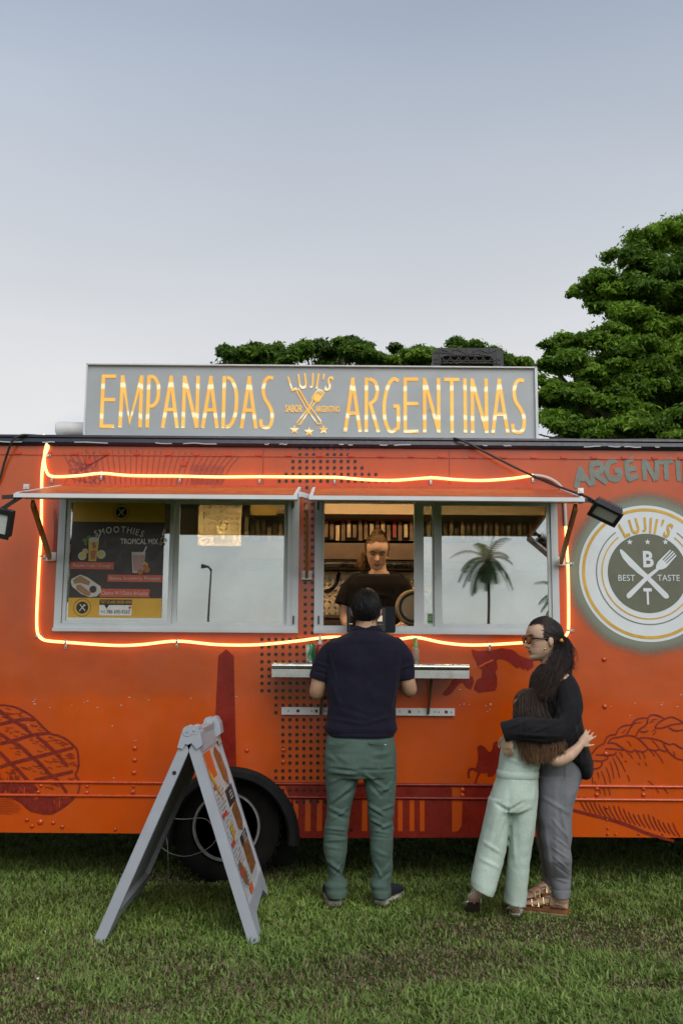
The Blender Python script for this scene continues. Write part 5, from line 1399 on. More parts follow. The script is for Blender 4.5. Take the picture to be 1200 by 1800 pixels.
# small green notice in the gap of the right window
a = P(750, 1078, YW + .01); b = P(762, 1098, YW + .01)
gn = MB().box(((a.x + b.x) / 2 + .004, YW + .029, (a.z + b.z) / 2), (b.x - a.x, .002, a.z - b.z))
tg = tag(obj('green_notice', gn, mat('green sticker', (.20, .36, .16), .5), loc=((a.x + b.x) / 2, YW + .03, b.z)), 'small green sticker low on the glass beside the open hatch', 'sticker')
mb = MB()
for k, (h, w) in enumerate(((.003, .8), (.002, .6), (.002, .7), (.006, .75))): mb.box(((a.x + b.x) / 2 + .004, YW + .0275, a.z - .012 - .012 * k), ((b.x - a.x) * w, .001, h))
obj('sticker_print', mb, PM['bk'], tg)

# ------------------------------------------------------------------ tablet till, cans and bottle
tc = P(652, 1089, YW - .1); ta = P(609, 1066, YW - .1); tb_ = P(694, 1113, YW - .1)
till = thing('tablet_till', 'dark tablet till standing on the sill of the open window', 'till', tuple(tc + Vector((0, .06, -.1))))
w, h = tb_.x - ta.x, ta.z - tb_.z
obj('tablet_case', MB().bevbox(tc, (w, h, .016), .012, Matrix.Rotation(rad(86), 3, 'X')), mat('dark blue grey case', (.006, .008, .014), .5, spec=.2), till)
scr, snt, sb = newmat('dim tablet screen'); sb.inputs['Base Color'].default_value = (.012, .009, .008, 1); sb.inputs['Roughness'].default_value = .12
obj('screen', MB().box(tc + Vector((-.026, -.0105, 0)), (w * .765, .002, h * .88), Matrix.Rotation(rad(-4), 3, 'X')), scr, till)
mb = MB(); mb.box(tc + Vector((.048, -.0125, .006)), (.036, .002, .034)); mb.box(tc + Vector((.045, -.0125, -.030)), (.05, .002, .004)); mb.box(tc + Vector((.056, -.0125, -.05)), (.012, .002, .008)); mb.box(tc + Vector((-.12, -.0125, -.03)), (.02, .002, .01)); obj('screen_window', mb, emit_mat('pale screen panel', (.6, .48, .36), .5), till)
mb = MB(); mb.tube([tc + Vector((0, .01, -.02)), tc + Vector((0, .05, -.06)), tc + Vector((0, .072, -.1))], .016, 8); obj('stand_arm', mb, M['blackmetal'], till, smooth=True)
def can(label, px, py, Y, cm, hh=.122, r=.031, name='drink_can'):
    p = P(px, py, Y); p.z = sz + .0005
    t = thing(name, label, 'can', tuple(p))
    obj('can_body', MB().lathe([(r * .78, 0), (r * .95, .006), (r, .014), (r, hh - .016), (r * .86, hh - .004)], p, 'Z', 24), cm, t, smooth='auto')
    obj('can_top', MB().lathe([(r * .86, hh - .004), (r * .88, hh), (r * .8, hh), (r * .78, hh - .004), (.001, hh - .004)], p, 'Z', 24), M['steel'], t, smooth='auto')
    return t, p
gcm, nt, b = newmat('green can print'); nt.links.new(ramp(nt, noise(nt, 22, 3, stretch=(1, 1, .4)), [(.42, (.02, .12, .045)), (.5, (.04, .2, .07)), (.62, (.5, .55, .5))]), b.inputs['Base Color']); b.inputs['Metallic'].default_value = .4; b.inputs['Roughness'].default_value = .3
can('green drink can standing on the steel shelf, left of the man', 546, 1164, YW - .17, gcm, .112, .03)
p = P(562, 1164, YW - .14); p.z = sz + .0005
bt = thing('sauce_bottle', 'red topped squeeze bottle on the shelf beside the green can', 'bottle', tuple(p))
obj('bottle_body', MB().lathe([(.024, 0), (.026, .005), (.026, .08), (.02, .1), (.012, .108)], p, 'Z', 20), mat('red sauce', (.35, .02, .02), .35), bt, smooth='auto')
obj('nozzle', MB().lathe([(.013, .108), (.012, .12), (.006, .15), (.003, .165), (.001, .166)], p, 'Z', 14), M['white'], bt, smooth='auto')
p = P(730, 1164, YW - .14); p.z = sz + .0005
bt = thing('sanitizer_bottle', 'clear pump bottle with bright green top on the steel shelf', 'bottle', tuple(p))
cm, nt, b = newmat('clear bottle plastic'); b.inputs['Base Color'].default_value = (.7, .75, .62, 1); b.inputs['Transmission Weight'].default_value = .75; b.inputs['Roughness'].default_value = .08
obj('bottle_body', MB().lathe([(.02, 0), (.022, .004), (.022, .082), (.018, .094), (.012, .1)], p, 'Z', 24), cm, bt, smooth='auto')
obj('soap', MB().lathe([(.018, .004), (.0185, .03), (.001, .031)], p, 'Z', 20), mat('yellow green soap', (.3, .3, .06), .3), bt, smooth='auto')
gp = mat('bright green pump', (.12, .5, .1), .35)
mb = MB(); mb.lathe([(.013, .098), (.013, .115), (.008, .118), (.005, .12), (.005, .142), (.001, .143)], p, 'Z', 16); mb.tube([p + Vector((.004, 0, .142)), p + Vector((-.01, -.01, .146)), p + Vector((-.026, -.014, .138))], .005, 8); obj('pump', mb, gp, bt, smooth='auto')

# ------------------------------------------------------------------ folding A-board
ny, fy = 4.86, 5.74
gp_ = mat('grey board plastic', (.34, .37, .42), .45, var=.06, vs=8, bs=.15, bscale=150, dirt=((.24, .24, .24), 14, .7))
ab = thing('sandwich_board', 'grey plastic sandwich board standing open on the grass', 'sandwich board', tuple(G(310, 1655)))
nT = P(334, 1288, ny); fT = P(367, 1272, fy)
nL = P(172, 1662, ny); nR = P(448, 1662, ny)
nL.z = nR.z = .012
apexz = nT.z
dxL, dxR = nL.x - nT.x, nR.x - nT.x
def board(side, dx, name):
    """panel frame: s runs 0 near .. 1 far, t 0 top .. 1 foot, d outward"""
    H = Vector((dx, 0, .012 - apexz)); L = H.length; hd = H.normalized()
    out = Vector((hd.z * -side, 0, hd.x * side)); out = Vector((-hd.z, 0, hd.x)) if side > 0 else Vector((hd.z, 0, -hd.x))
    if out.x * side < 0: out = -out
    off = Vector((side * .022, 0, 0))
    dep = fy - ny
    def m(u, v, w): # u metres along depth, v metres down from the apex, w metres inwards
        return Vector((nT.x, ny + u, apexz)) + off + hd * v - out * w + Vector((-.012 * u / dep, 0, 0))
    foot = .16
    ol = [(0, .0), (0, L), (foot * .9, L), (foot * 1.25, L - .09), (dep - foot * 1.25, L - .09), (dep - foot * .55, L - .035), (dep - .03, L - .045), (dep, L - .10), (dep, 0.0)]
    mb = MB(); mb.plate(ol, [[(.045, .10), (.045, L - .16), (dep - .045, L - .16), (dep - .045, .10)]], m, .052); o = obj(name, mb, gp_, ab)
    mb = MB(); mb.plate([(.04, .095), (.04, L - .155), (dep - .04, L - .155), (dep - .04, .095)], [], lambda u, v, w: m(u, v, .012 + w), .016); bk = obj('board_insert', mb, gp_, ab)
    return m, L, dep
mR, LR, DP = board(1, dxR, 'board_frame')
mL, LL, _ = board(-1, dxL, 'board_frame')
# near edge rails are ribbed, with bolts
mb = MB()
for m_, L_ in ((mR, LR), (mL, LL)):
    mb.add([m_(-.004, .03, .004), m_(-.004, .03, .05), m_(-.004, L_ - .004, .05), m_(-.004, L_ - .004, .004), m_(.002, .03, .004), m_(.002, .03, .05), m_(.002, L_ - .004, .05), m_(.002, L_ - .004, .004)], [(0, 1, 2, 3), (4, 7, 6, 5), (0, 4, 5, 1), (1, 5, 6, 2), (2, 6, 7, 3), (3, 7, 4, 0)])
obj('edge_rail', mb, gp_, ab)
mb = MB(); mb.tube([mL(-.006, .19, .03), mL(.004, .19, .03)], .010, 10); obj('drain_hole', mb, M['under'], ab)
# hinge blocks and handle at the top
for u in (.0, DP - .13):
    mb = MB(); c = Vector((nT.x - .004, ny + u + .05, apexz + .012))
    mb.plate([(-.062, -.075), (-.046, -.01), (-.040, .012), (-.022, .020), (-.010, .008), (.004, .020), (.020, .032), (.046, .030), (.058, .010), (.070, -.060), (.040, -.085), (.012, -.050), (-.006, -.060), (-.020, -.055), (-.034, -.085)][::-1], [], lambda p, q, w: Vector((nT.x + p * .9, c.y - .066 + w, apexz - .006 + q * .82)), .13)
    mb.tube([c + Vector((-.006, -.069, -.004)), c + Vector((-.006, .05, -.004))], .024, 14); mb.tube([c + Vector((.026, -.068, .002)), c + Vector((.026, .05, .002))], .022, 14)
    obj('hinge_block', mb, gp_, ab)
    mb = MB()
    for q in ((-.006, -.069, -.004), (.026, -.068, .002)): mb.tube([c + Vector(q), c + Vector(q) + Vector((0, -.004, 0))], .007, 8)
    obj('hinge_bolt', mb, M['alu2'], ab)
mb = MB(); mb.bevbox(Vector((nT.x + .0, (ny + fy) / 2, apexz - .012)), (.05, DP - .2, .03), .01); obj('carry_handle', mb, gp_, ab)
obj('taped_patch', MB().plate([(DP - .13, .015), (DP + .002, .015), (DP + .002, .12), (DP - .13, .12)], [], lambda u, v, w: mR(u, v, -.003 + w), .003), mat('yellowed tape', (.48, .46, .42), .4), ab)
# menu print on the outer faces
def print_(name, polys, m, mm, lay=0):
    mb = MB()
    for q in polys: mb.plate([(.045 + s * (DP - .09), .10 + t * (LR - .26)) for s, t in q], [], lambda u, v, w: mm(u, v, .0105 - lay * .0015 + w), 0)
    return obj(name, mb, m, ab, normals=False, kind='stuff' if name in ('menu_text_lines', 'menu_price_lettering', 'menu_heading') else None)
def R4(a, b, c, d): return [(a, c), (b, c), (b, d), (a, d)]
white_p = mat('menu white print', (.50, .51, .53), .35, var=.05, dirt=((.42, .30, .28), 30, .66))
pr_or = mat('menu orange print', (.62, .12, .02), .35); pr_bk = mat('menu black print', (.035, .03, .03), .35); pr_rd = mat('menu red print', (.5, .05, .05), .35, var=.3, vs=30); pr_tx = mat('menu grey print', (.22, .2, .22), .4)
fm, nt, b = newmat('menu food picture'); nt.links.new(ramp(nt, noise(nt, 34, 5, .7, dist=1.5), [(.32, (.03, .012, .006)), (.48, (.19, .07, .02)), (.6, (.42, .19, .04)), (.7, (.5, .32, .12)), (.8, (.25, .03, .02))]), b.inputs['Base Color']); b.inputs['Roughness'].default_value = .35
pr_yl = mat('menu yellow print', (.55, .36, .05), .35, var=.3, vs=40)
for mm in (mR, mL):
    print_('menu_sheet', [R4(0, .99, .0, 1.0)], white_p, mm)
    print_('menu_orange_block', [R4(.06, .44, .02, .20)], pr_or, mm, 1)
    print_('menu_flame', [[(.10, .12), (.20, .17), (.30, .28), (.36, .36), (.22, .29), (.12, .20)]], pr_yl, mm, 2)
    print_('menu_food_picture', [[(.56, .06), (.72, .02), (.90, .10), (.96, .24), (.86, .33), (.66, .26)], [(.60, .47), (.96, .44), (.98, .60), (.84, .66), (.64, .62)], R4(.58, .97, .72, .93), [(.10, .78), (.24, .75), (.40, .86), (.34, .95), (.18, .90)]], fm, mm, 1)
    print_('menu_black_block', [R4(.55, .99, .33, .45), R4(.56, .99, .665, .73)], pr_bk, mm, 1)
    rs = random.Random(5); wl_, tl_, rl_, yl_ = [], [], [], []
    for k in range(2):
        for j in range(3): wl_.append(R4(.70, .70 + rs.uniform(.1, .2), (.36, .675)[k] + .022 * j, (.36, .675)[k] + .010 + .022 * j))
    print_('menu_price_lettering', wl_, white_p, mm, 2)
    for j in range(26):
        t = .24 + j * .027
        if j % 7 == 0: rl_.append(R4(.10, .10 + rs.uniform(.16, .26), t, t + .028))
        else:
            x = .08
            while x < .44:
                l = rs.uniform(.02, .07)
                if rs.random() < .75: tl_.append(R4(x, x + l, t + .004, t + .012))
                x += l + .02
    yl_.append([(.24, .53), (.40, .52), (.42, .60), (.28, .64)])
    print_('menu_heading', rl_, pr_rd, mm, 2); print_('menu_text_lines', tl_, pr_tx, mm, 2); print_('menu_yellow_block', yl_, pr_yl, mm, 2)
    print_('menu_red_strip', [R4(.28, .46, .945, .995)], pr_or, mm, 3)

# litter
for k, (px, py, lab) in enumerate([(79, 1643, 'scrap of white paper on the grass left of the sandwich board'), (66, 1725, 'tiny white scrap on the bare patch near the left edge')]):
    g = G(px, py); mb = MB(); q = .010 - .003 * k
    mb.add([g + Vector(v) * q for v in ((-1, -.6, 1.3), (.9, -.8, 1.0), (1, .7, 1.9), (-.8, .8, 1.5), (.1, 0, 2.2))], [(0, 1, 4), (1, 2, 4), (2, 3, 4), (3, 0, 4)])
    tag(obj('paper_scrap', mb, M['white'], loc=g), lab, 'litter')
# ------------------------------------------------------------------ people
skin_m = attr_mat('skin', .5, .4, sss=.08)
def cloth(name, c, rough=.9, var=.1, weave=700, bs=.35, dirt=None):
    m, nt, b = newmat(name)
    lo = tuple(x * (1 - var) for x in c); hi = tuple(x * (1 + var) for x in c)
    base = ramp(nt, noise(nt, 14, 6, .65), [(.3, lo), (.7, hi)])
    sp = ramp(nt, noise(nt, weave, 2), [(.35, (.84,) * 3), (.65, (1.14,) * 3)])
    nt.links.new(mixc(nt, 1.0, base, sp, 'MULTIPLY'), b.inputs['Base Color'])
    b.inputs['Roughness'].default_value = rough; b.inputs['Specular IOR Level'].default_value = .2
    b.inputs['Sheen Weight'].default_value = .04; b.inputs['Sheen Roughness'].default_value = .5
    a = nt.nodes.new('ShaderNodeMath'); a.operation = 'MULTIPLY_ADD'
    nt.links.new(noise(nt, 40, 4), a.inputs[0]); a.inputs[1].default_value = 2.5; nt.links.new(noise(nt, weave, 2), a.inputs[2])
    bump(nt, b, a.outputs[0], bs, .0016)
    return m
def sring(py, xl, xr, Y, hd, n=32, p=2.25):
    A = P(xl, py, Y); B = P(xr, py, Y); c = (A + B) / 2; a = (B - A).length / 2
    out = []
    for i in range(n):
        th = 2 * math.pi * i / n; co, si = math.cos(th), math.sin(th)
        x = a * math.copysign(abs(co) ** (2 / p), co); y = hd * math.copysign(abs(si) ** (2 / p), si)
        out.append(Vector((c.x + x, c.y + y, c.z)))
    return out
def slices(mb, rows, Y=None, p=2.25):
    """rows: (py, xl, xr, half depth[, Y]); stacked cross sections"""
    mb.loft([sring(r[0], r[1], r[2], r[4] if len(r) > 4 else Y, r[3], p=p) for r in rows])
def limb(mb, pts, n=14, ends=(1, 1)):
    """pts: (px, py, Y, radius in m)"""
    q = smooth_line([(*P(a, b, Y), r) for a, b, Y, r in pts], 5)
    mb.tube([Vector(v[:3]) for v in q], [max(.002, v[3]) for v in q], n)
    # rounded ends
    for v in [v for v, e in zip((q[0], q[-1]), ends) if e]: mb.ell(v[:3], (v[3],) * 3, None, 12, 8)
def hand(mb, w, d, nrm, L=.18, curl=18, thumb=1, spread=.0):
    """w wrist, d pointing direction, nrm the way the palm faces; fingers curl towards nrm"""
    d = Vector(d).normalized(); nrm = Vector(nrm); nrm = (nrm - d * nrm.dot(d)).normalized(); s = d.cross(nrm) * thumb
    k = L / .18; w = Vector(w)
    def rg(t, wd, th): return [w + d * t * k + s * (wd * k * math.cos(a)) + nrm * (th * k * math.sin(a)) for a in [2 * math.pi * i / 14 for i in range(14)]]
    mb.loft([rg(-.02, .026, .021), rg(.0, .027, .02), rg(.035, .038, .016), (rg(.075, .042, .0135)), rg(.092, .039, .011)])
    for i, (off, ln, r) in enumerate(((.030, .072, .0088), (.010, .080, .0092), (-.011, .074, .0088), (-.030, .058, .0078))):
        b = w + d * (.07 * k) + s * (off * .92 * k); dd = (d + s * (off * (2.2 + 12 * spread))).normalized(); pts = [b, b + dd * (.02 * k)]
        q = pts[-1]; cur = dd
        for j, fr in enumerate((.45, .32, .23)):
            cur = Matrix.Rotation(rad(curl * (1 + .15 * i)), 3, dd.cross(nrm)) @ cur
            q = q + cur * (ln * fr * k); pts.append(q)
        mb.tube(pts, [r * k, r * k, r * .97 * k, r * .9 * k, r * .72 * k], 8)
        mb.ell(pts[-1], (r * .72 * k,) * 3, None, 8, 6)
    b = w + d * (.022 * k) + s * (.026 * k); td = (d * .72 + s * .75 + nrm * .25).normalized()
    pts = [b, b + td * (.03 * k)]; cur = td
    for fr in (.034, .028):
        cur = (cur + d * .25 + nrm * .12).normalized(); pts.append(pts[-1] + cur * (fr * k))
    mb.tube(pts, [.0125 * k, .0115 * k, .010 * k, .0075 * k], 8); mb.ell(pts[-1], (.0075 * k,) * 3, None, 8, 6)
HZ = [-.50, -.47, -.44, -.40, -.36, -.33, -.305, -.28, -.255, -.23, -.20, -.17, -.14, -.10, -.06, -.02, .02, .06, .10, .15, .20, .26, .32, .38, .43, .47, .495]
HF = [.285, .345, .372, .372, .346, .358, .370, .366, .374, .372, .366, .374, .378, .378, .374, .374, .378, .398, .410, .412, .405, .385, .350, .295, .225, .140, .04]
HB = [.02, .05, .09, .15, .21, .25, .28, .305, .325, .345, .365, .385, .405, .425, .44, .452, .46, .464, .464, .46, .45, .425, .39, .335, .26, .16, .04]
HW = [.07, .13, .165, .205, .232, .248, .258, .266, .273, .280, .288, .295, .300, .306, .312, .318, .322, .328, .334, .336, .332, .318, .292, .25, .198, .125, .03]
def head(mb, c, H, fwd, up=(0, 0, 1), ears=True):
    f = Vector(fwd).normalized(); u = Vector(up); u = (u - f * u.dot(f)).normalized(); r = f.cross(u)
    Rm = Matrix((r, f, u)).transposed(); c = Vector(c); n = 72; rings = []
    for z, fr, bk, w in zip(HZ, HF, HB, HW):
        ring = []
        for i in range(n):
            th = 2 * math.pi * (i / n); th = th - .42 * math.sin(2 * th) * .5  # closer together at the face
            s, co = math.sin(th), math.cos(th)
            x = w * math.copysign(abs(s) ** .88, s)
            y = (fr if co > 0 else bk) * math.copysign(abs(co) ** (.80 if co > 0 else .9), co)
            if co > 0:
                nb = 0
                if -.225 <= z <= .09: # nose
                    t = (z + .225) / .315; prof = [0, .10, .168, .140, .092, .052, .020, 0]; kk = t * 7; i0 = min(6, int(kk)); nb = prof[i0] + (prof[i0 + 1] - prof[i0]) * (kk - i0)
                    sg = .058 - .022 * max(0, t - .15); y += nb * math.exp(-(x / sg) ** 2)
                    y += .03 * math.exp(-((abs(x) - .062) / .03) ** 2) * math.exp(-((z + .165) / .035) ** 2)
                y += .040 * math.exp(-(x / .085) ** 2) * (math.exp(-((z + .303) / .018) ** 2) + 1.1 * math.exp(-((z + .256) / .018) ** 2))
                y -= .032 * math.exp(-((abs(x) - .135) / .062) ** 2) * math.exp(-((z - .025) / .042) ** 2)   # sockets
                y += .020 * math.exp(-((abs(x) - .135) / .052) ** 2) * math.exp(-((z - .012) / .026) ** 2)   # lids
                y += .016 * math.exp(-((abs(x) - .13) / .09) ** 2) * math.exp(-((z - .085) / .022) ** 2)    # brow
                y += .014 * math.exp(-((abs(x) - .19) / .07) ** 2) * math.exp(-((z + .09) / .06) ** 2)      # cheek
            ring.append(c + Rm @ Vector((x * H, y * H, z * H)))
        rings.append(ring)
    mb.loft(rings)
    if ears:
        for s in (-1, 1):
            e = c + Rm @ Vector((s * .348 * H, -.03 * H, -.055 * H))
            Re = Rm @ Matrix.Rotation(s * rad(-22), 3, 'Z') @ Matrix.Rotation(rad(-10), 3, 'X')
            mb.ell(e, (.022 * H, .068 * H, .125 * H), Re, 14, 10); mb.ell(e + Rm @ Vector((s * .012 * H, -.03 * H, .02 * H)), (.02 * H, .045 * H, .09 * H), Re, 12, 8)
    return c, Rm, H
def skin_cols(me, base, hd, lip=(.36, .12, .09), brow=(.03, .02, .014), shut=False, seed=1):
    co = get_co(me).astype(float); col_ = np.tile(np.array(base), (len(co), 1))
    col_ *= (1 + .05 * vnoise(co, 9, seed))[:, None]
    if hd:
        c, Rm, H = hd
        l = (co - np.array(c)) @ np.array(Rm) / H
        x, y, z = np.abs(l[:, 0]), l[:, 1], l[:, 2]
        face = (y > .2) & (np.abs(z) < .55)
        def put_(w, k): 
            nonlocal col_
            w = np.clip(w, 0, 1)[:, None] * face[:, None]; col_ = col_ * (1 - w) + np.array(k) * w
        put_(.45 * np.exp(-((x - .17) / .09) ** 2 - ((z + .12) / .08) ** 2), np.array(base) * np.array([1.12, .80, .74]))
        put_(.85 * (x < .10 - .6 * np.abs(z + .28)) * np.exp(-((z + .282) / .036) ** 4), lip)
        put_(.8 * (x < .085) * np.exp(-((z + .281) / .007) ** 2), np.array(lip) * .3)
        put_(.75 * np.exp(-((x - .14) / .075) ** 4) * np.exp(-((z - .098 - .03 * np.sin((x - .06) * 12)) / .012) ** 2), brow)
        put_(.95 * np.exp(-((x - .138) / .058) ** 4) * np.exp(-((z - (.004 if shut else .015) + 6 * (x - .138) ** 2) / (.008 if shut else .02)) ** 2), (.02, .013, .01))
        put_(.7 * np.exp(-((x - .03) / .016) ** 2) * np.exp(-((z + .205) / .012) ** 2), (.06, .02, .015))
    set_col(me, col_)
def strands(paths, r0, r1, seg, colf, seed, n=3):
    """paths: (k, seg+1, 3) array of polylines -> thin tapering locks"""
    k = len(paths); rs = np.random.default_rng(seed)
    t = np.gradient(paths, axis=1); t /= np.linalg.norm(t, axis=2)[..., None] + 1e-9
    a = np.cross(t, np.array([.13, .3, .95])); a /= np.linalg.norm(a, axis=2)[..., None] + 1e-9
    b = np.cross(t, a); tt = np.linspace(0, 1, seg + 1)
    rad_ = (r0 + (r1 - r0) * tt)[None, :, None] * rs.uniform(.6, 1.3, k)[:, None, None]
    V = np.stack([paths + rad_ * (math.cos(2 * math.pi * i / n) * a + math.sin(2 * math.pi * i / n) * b) for i in range(n)], 2)
    idx = np.arange(k * (seg + 1) * n).reshape(k, seg + 1, n)
    Q = np.stack([np.stack([idx[:, :-1, i], idx[:, :-1, (i + 1) % n], idx[:, 1:, (i + 1) % n], idx[:, 1:, i]], -1) for i in range(n)], 2).reshape(-1, 4)
    c = colf(tt, k, rs)
    return V.reshape(-1, 3), Q, np.repeat(c[:, :, None, :], n, 2).reshape(-1, 3)
def hair_m(name, rough=.45):
    m = attr_mat(name, rough, .3); return m
hairmat = hair_m('hair')
def on_scalp(hd, d0, d1, seg, lift, rs, rx=1.0, wob=.03):
    """arcs over the skull between two directions given in head coordinates"""
    c, Rm, H = hd; k = len(d0); tt = np.linspace(0, 1, seg + 1)[None, :, None]
    d = d0[:, None] * (1 - tt) + d1[:, None] * tt; d /= np.linalg.norm(d, axis=2)[..., None]
    R3 = np.array([.350, .0, .515]); f = np.where(d[..., 1] > 0, .425, .482)
    rr = np.stack([d[..., 0] * .352, d[..., 1] * f, d[..., 2] * .522], 2)
    l = lift * (.35 + rs.random(k))[:, None, None] * (0.5 + .5 * np.sin(np.pi * np.clip(tt, .1, .9)))
    w = wob * np.sin(tt * rs.uniform(2, 6, k)[:, None, None] + rs.uniform(0, 6, k)[:, None, None]) * rs.normal(size=(k, 1, 3))
    p = (rr * (1 + l) + w * .35) * H
    return np.array(c) + p @ np.array(Rm).T
def guides(gs, count, seg, spread, rs, wob=.004):
    """locks that follow hand-drawn guide curves (lists of world points)"""
    G_ = np.array([[np.array(q) for q in resample(g, seg)] for g in gs])
    k = count; i = rs.integers(0, len(gs) - 1, k) if len(gs) > 1 else np.zeros(k, int); u = rs.random(k)[:, None, None]
    p = G_[i] * (1 - u) + G_[np.minimum(i + 1, len(gs) - 1)] * u
    tt = np.linspace(0, 1, seg + 1)[None, :, None]
    off = rs.normal(size=(k, 1, 3)) * spread * np.array([1, .6, 1]) * (.35 + .65 * np.sin(np.pi * (.12 + .6 * tt)))
    w = wob * np.sin(tt * rs.uniform(4, 11, k)[:, None, None] + rs.uniform(0, 6, k)[:, None, None]) * rs.normal(size=(k, 1, 3)) * tt
    return p + off + w
def resample(g, seg):
    pts = np.array(smooth_line([tuple(q) for q in g], 8)); d = np.concatenate([[0], np.cumsum(np.linalg.norm(np.diff(pts, axis=0), axis=1))])
    u = np.linspace(0, d[-1], seg + 1); return [np.array([np.interp(x, d, pts[:, j]) for j in range(3)]) for x in u]
def hair_obj(chunks, parent, capmb=None, capcol=None, vox=.006):
    V, Q, C = [], [], []; o = 0
    for v, q, c in chunks: V.append(v); Q.append(q + o); C.append(c); o += len(v)
    if capmb is not None:
        me = remesh(capmb, 'hair_cap', vox, 3); v = get_co(me); no = get_no(me); v = v + no * (.0018 * vnoise(v.astype(float) * np.array([1, 1, .25]), 40, 5))[:, None]
        q = np.array([list(pl.vertices) if len(pl.vertices) == 4 else list(pl.vertices) + [pl.vertices[-1]] for pl in me.polygons]); q = q[[len(set(r)) == 4 for r in q]]
        V.append(v); Q.append(q + o); C.append(np.tile(np.array(capcol), (len(v), 1)) * (1 + .25 * vnoise(v.astype(float), 18, 2))[:, None]); bpy.data.meshes.remove(me)
    me = mesh_np('hair', np.concatenate(V), quads=np.concatenate(Q), smooth=True, colr=np.concatenate(C))
    return obj('hair', me, hairmat, parent)
def rampcol(c0, c1, jit=.3):
    def f(tt, k, rs):
        a = np.array(c0)[None, None] * (1 - tt[None, :, None]) + np.array(c1)[None, None] * tt[None, :, None]
        return a * rs.uniform(1 - jit, 1 + jit, k)[:, None, None]
    return f
def rdir(rs, k, lo, hi, zlo, zhi):
    az = rs.uniform(lo, hi, k); z = rs.uniform(zlo, zhi, k); q = np.sqrt(np.maximum(0, 1 - z * z))
    return np.stack([np.sin(az) * q, np.cos(az) * q, z], 1)
def person_body(mb, label, base, skin, hd, voxel=.006, shut=False, lip=(.36, .12, .09), seed=1, brow=(.03, .02, .014)):
    me = remesh(mb, 'person', voxel, 2, .45); skin_cols(me, skin, hd, shut=shut, seed=seed, lip=lip, brow=brow)
    o = obj('person', me, skin_m, loc=base, smooth=True)
    tag(o, label, 'person'); return o
def garment(name, mb, m, parent, voxel=.006, it=3, segs=(), nz=.0015, nf=6, seed=0, aniso=(1, 1, 1)):
    me = remesh(mb, name, voxel, it); folds(me, segs, nz, nf, seed, aniso)
    return obj(name, me, m, parent, smooth=True)
def fold_px(l, Y): return list(l)
def shoe(parent, heel, direc, L, W, m_up, m_sole, m_tab=None, h=.075):
    d = Vector((direc[0], direc[1], 0)).normalized(); s = Vector((d.y, -d.x, 0)); heel = Vector(heel)
    prof = [(0, .62, .78), (.06, .80, .86), (.2, .84, 1.0), (.38, .82, 1.0), (.55, .92, .82), (.72, 1.0, .62), (.88, .86, .52), (.96, .6, .42), (1.0, .3, .3)]
    def rings(z0, zs, k):
        out = []
        for t, w, hh in prof:
            c = heel + d * (t * L); ring = []
            for i in range(16):
                a = 2 * math.pi * i / 16; x = math.cos(a); z = math.sin(a)
                ring.append(c + s * (W / 2 * w * k * math.copysign(abs(x) ** .8, x)) + Vector((0, 0, z0 + zs(hh) * (.5 + .5 * math.copysign(abs(z) ** .7, z)))))
            out.append(ring)
        return out
    o = obj('shoe', MB().loft(rings(.022, lambda q: h * q, .96)), m_up, parent, smooth=True)
    obj('sole', MB().loft(rings(-.004, lambda q: .030, 1.03)), m_sole, o, smooth='auto')
    if m_tab:
        mb = MB(); rg = []
        for t, kw in ((-.012, .55), (.03, .80), (.12, .88)):
            c = heel + d * (t * L); rg.append([c + s * (W / 2 * kw * math.cos(a)) + Vector((0, 0, .048 + .024 * math.sin(a))) for a in [2 * math.pi * i / 14 for i in range(14)]])
        mb.loft(rg); obj('heel_tab', mb, m_tab, o, smooth=True)
    return o
def foot(mb, heel, direc, L, W, ankle=None, h=.07, ra=.035):
    d = Vector((direc[0], direc[1], 0)).normalized(); s = Vector((d.y, -d.x, 0)); heel = Vector(heel); rings = []
    for t, w, hh in [(0, .5, .6), (.08, .66, .85), (.25, .66, 1.05), (.42, .72, .85), (.6, .9, .62), (.76, 1.0, .45), (.88, .95, .34), (.96, .7, .28), (1.0, .35, .2)]:
        c = heel + d * (t * L); rings.append([c + s * (W / 2 * w * math.cos(a)) + Vector((0, 0, h * hh * (.5 + .5 * math.sin(a)))) for a in [2 * math.pi * i / 14 for i in range(14)]])
    mb.loft(rings)
    if ankle is not None: mb.tube([heel + d * (.16 * L) + Vector((0, 0, h * .3)), heel + d * (.17 * L) + Vector((0, 0, h)), Vector(ankle)], [ra * 1.05, ra, ra * 1.05], 12)

# ---- the man at the shelf, seen from behind
Ym = 5.57
mb = MB()
hc = P(643.5, 1073, Ym + .03)
hd = head(mb, hc, .228, (0.05, 1, -.22))
mb.tube([hc + Vector((0, -.03, -.03)), P(643, 1108, Ym), P(643, 1135, Ym)], [.058, .060, .075], 16)
slices(mb, [(1122, 606, 682, .07), (1140, 585, 700, .09), (1200, 590, 690, .09), (1280, 590, 685, .09), (1340, 590, 685, .095)], Ym)
limb(mb, [(590, 1140, Ym, .05), (567, 1172, Ym, .042), (560, 1200, Ym + .01, .043), (557, 1217, Ym + .04, .043), (566, 1206, Ym + .12, .042), (582, 1186, Ym + .21, .030)])
limb(mb, [(697, 1140, Ym, .05), (710, 1172, Ym, .042), (716, 1198, Ym + .01, .043), (719, 1213, Ym + .04, .042), (708, 1202, Ym + .12, .041), (692, 1184, Ym + .21, .030)])
hand(mb, P(582, 1186, Ym + .21), (.22, .6, .12), (0, .1, -1), .185, 14, 1); hand(mb, P(692, 1184, Ym + .21), (-.22, .6, .12), (0, .1, -1), .185, 14, -1)
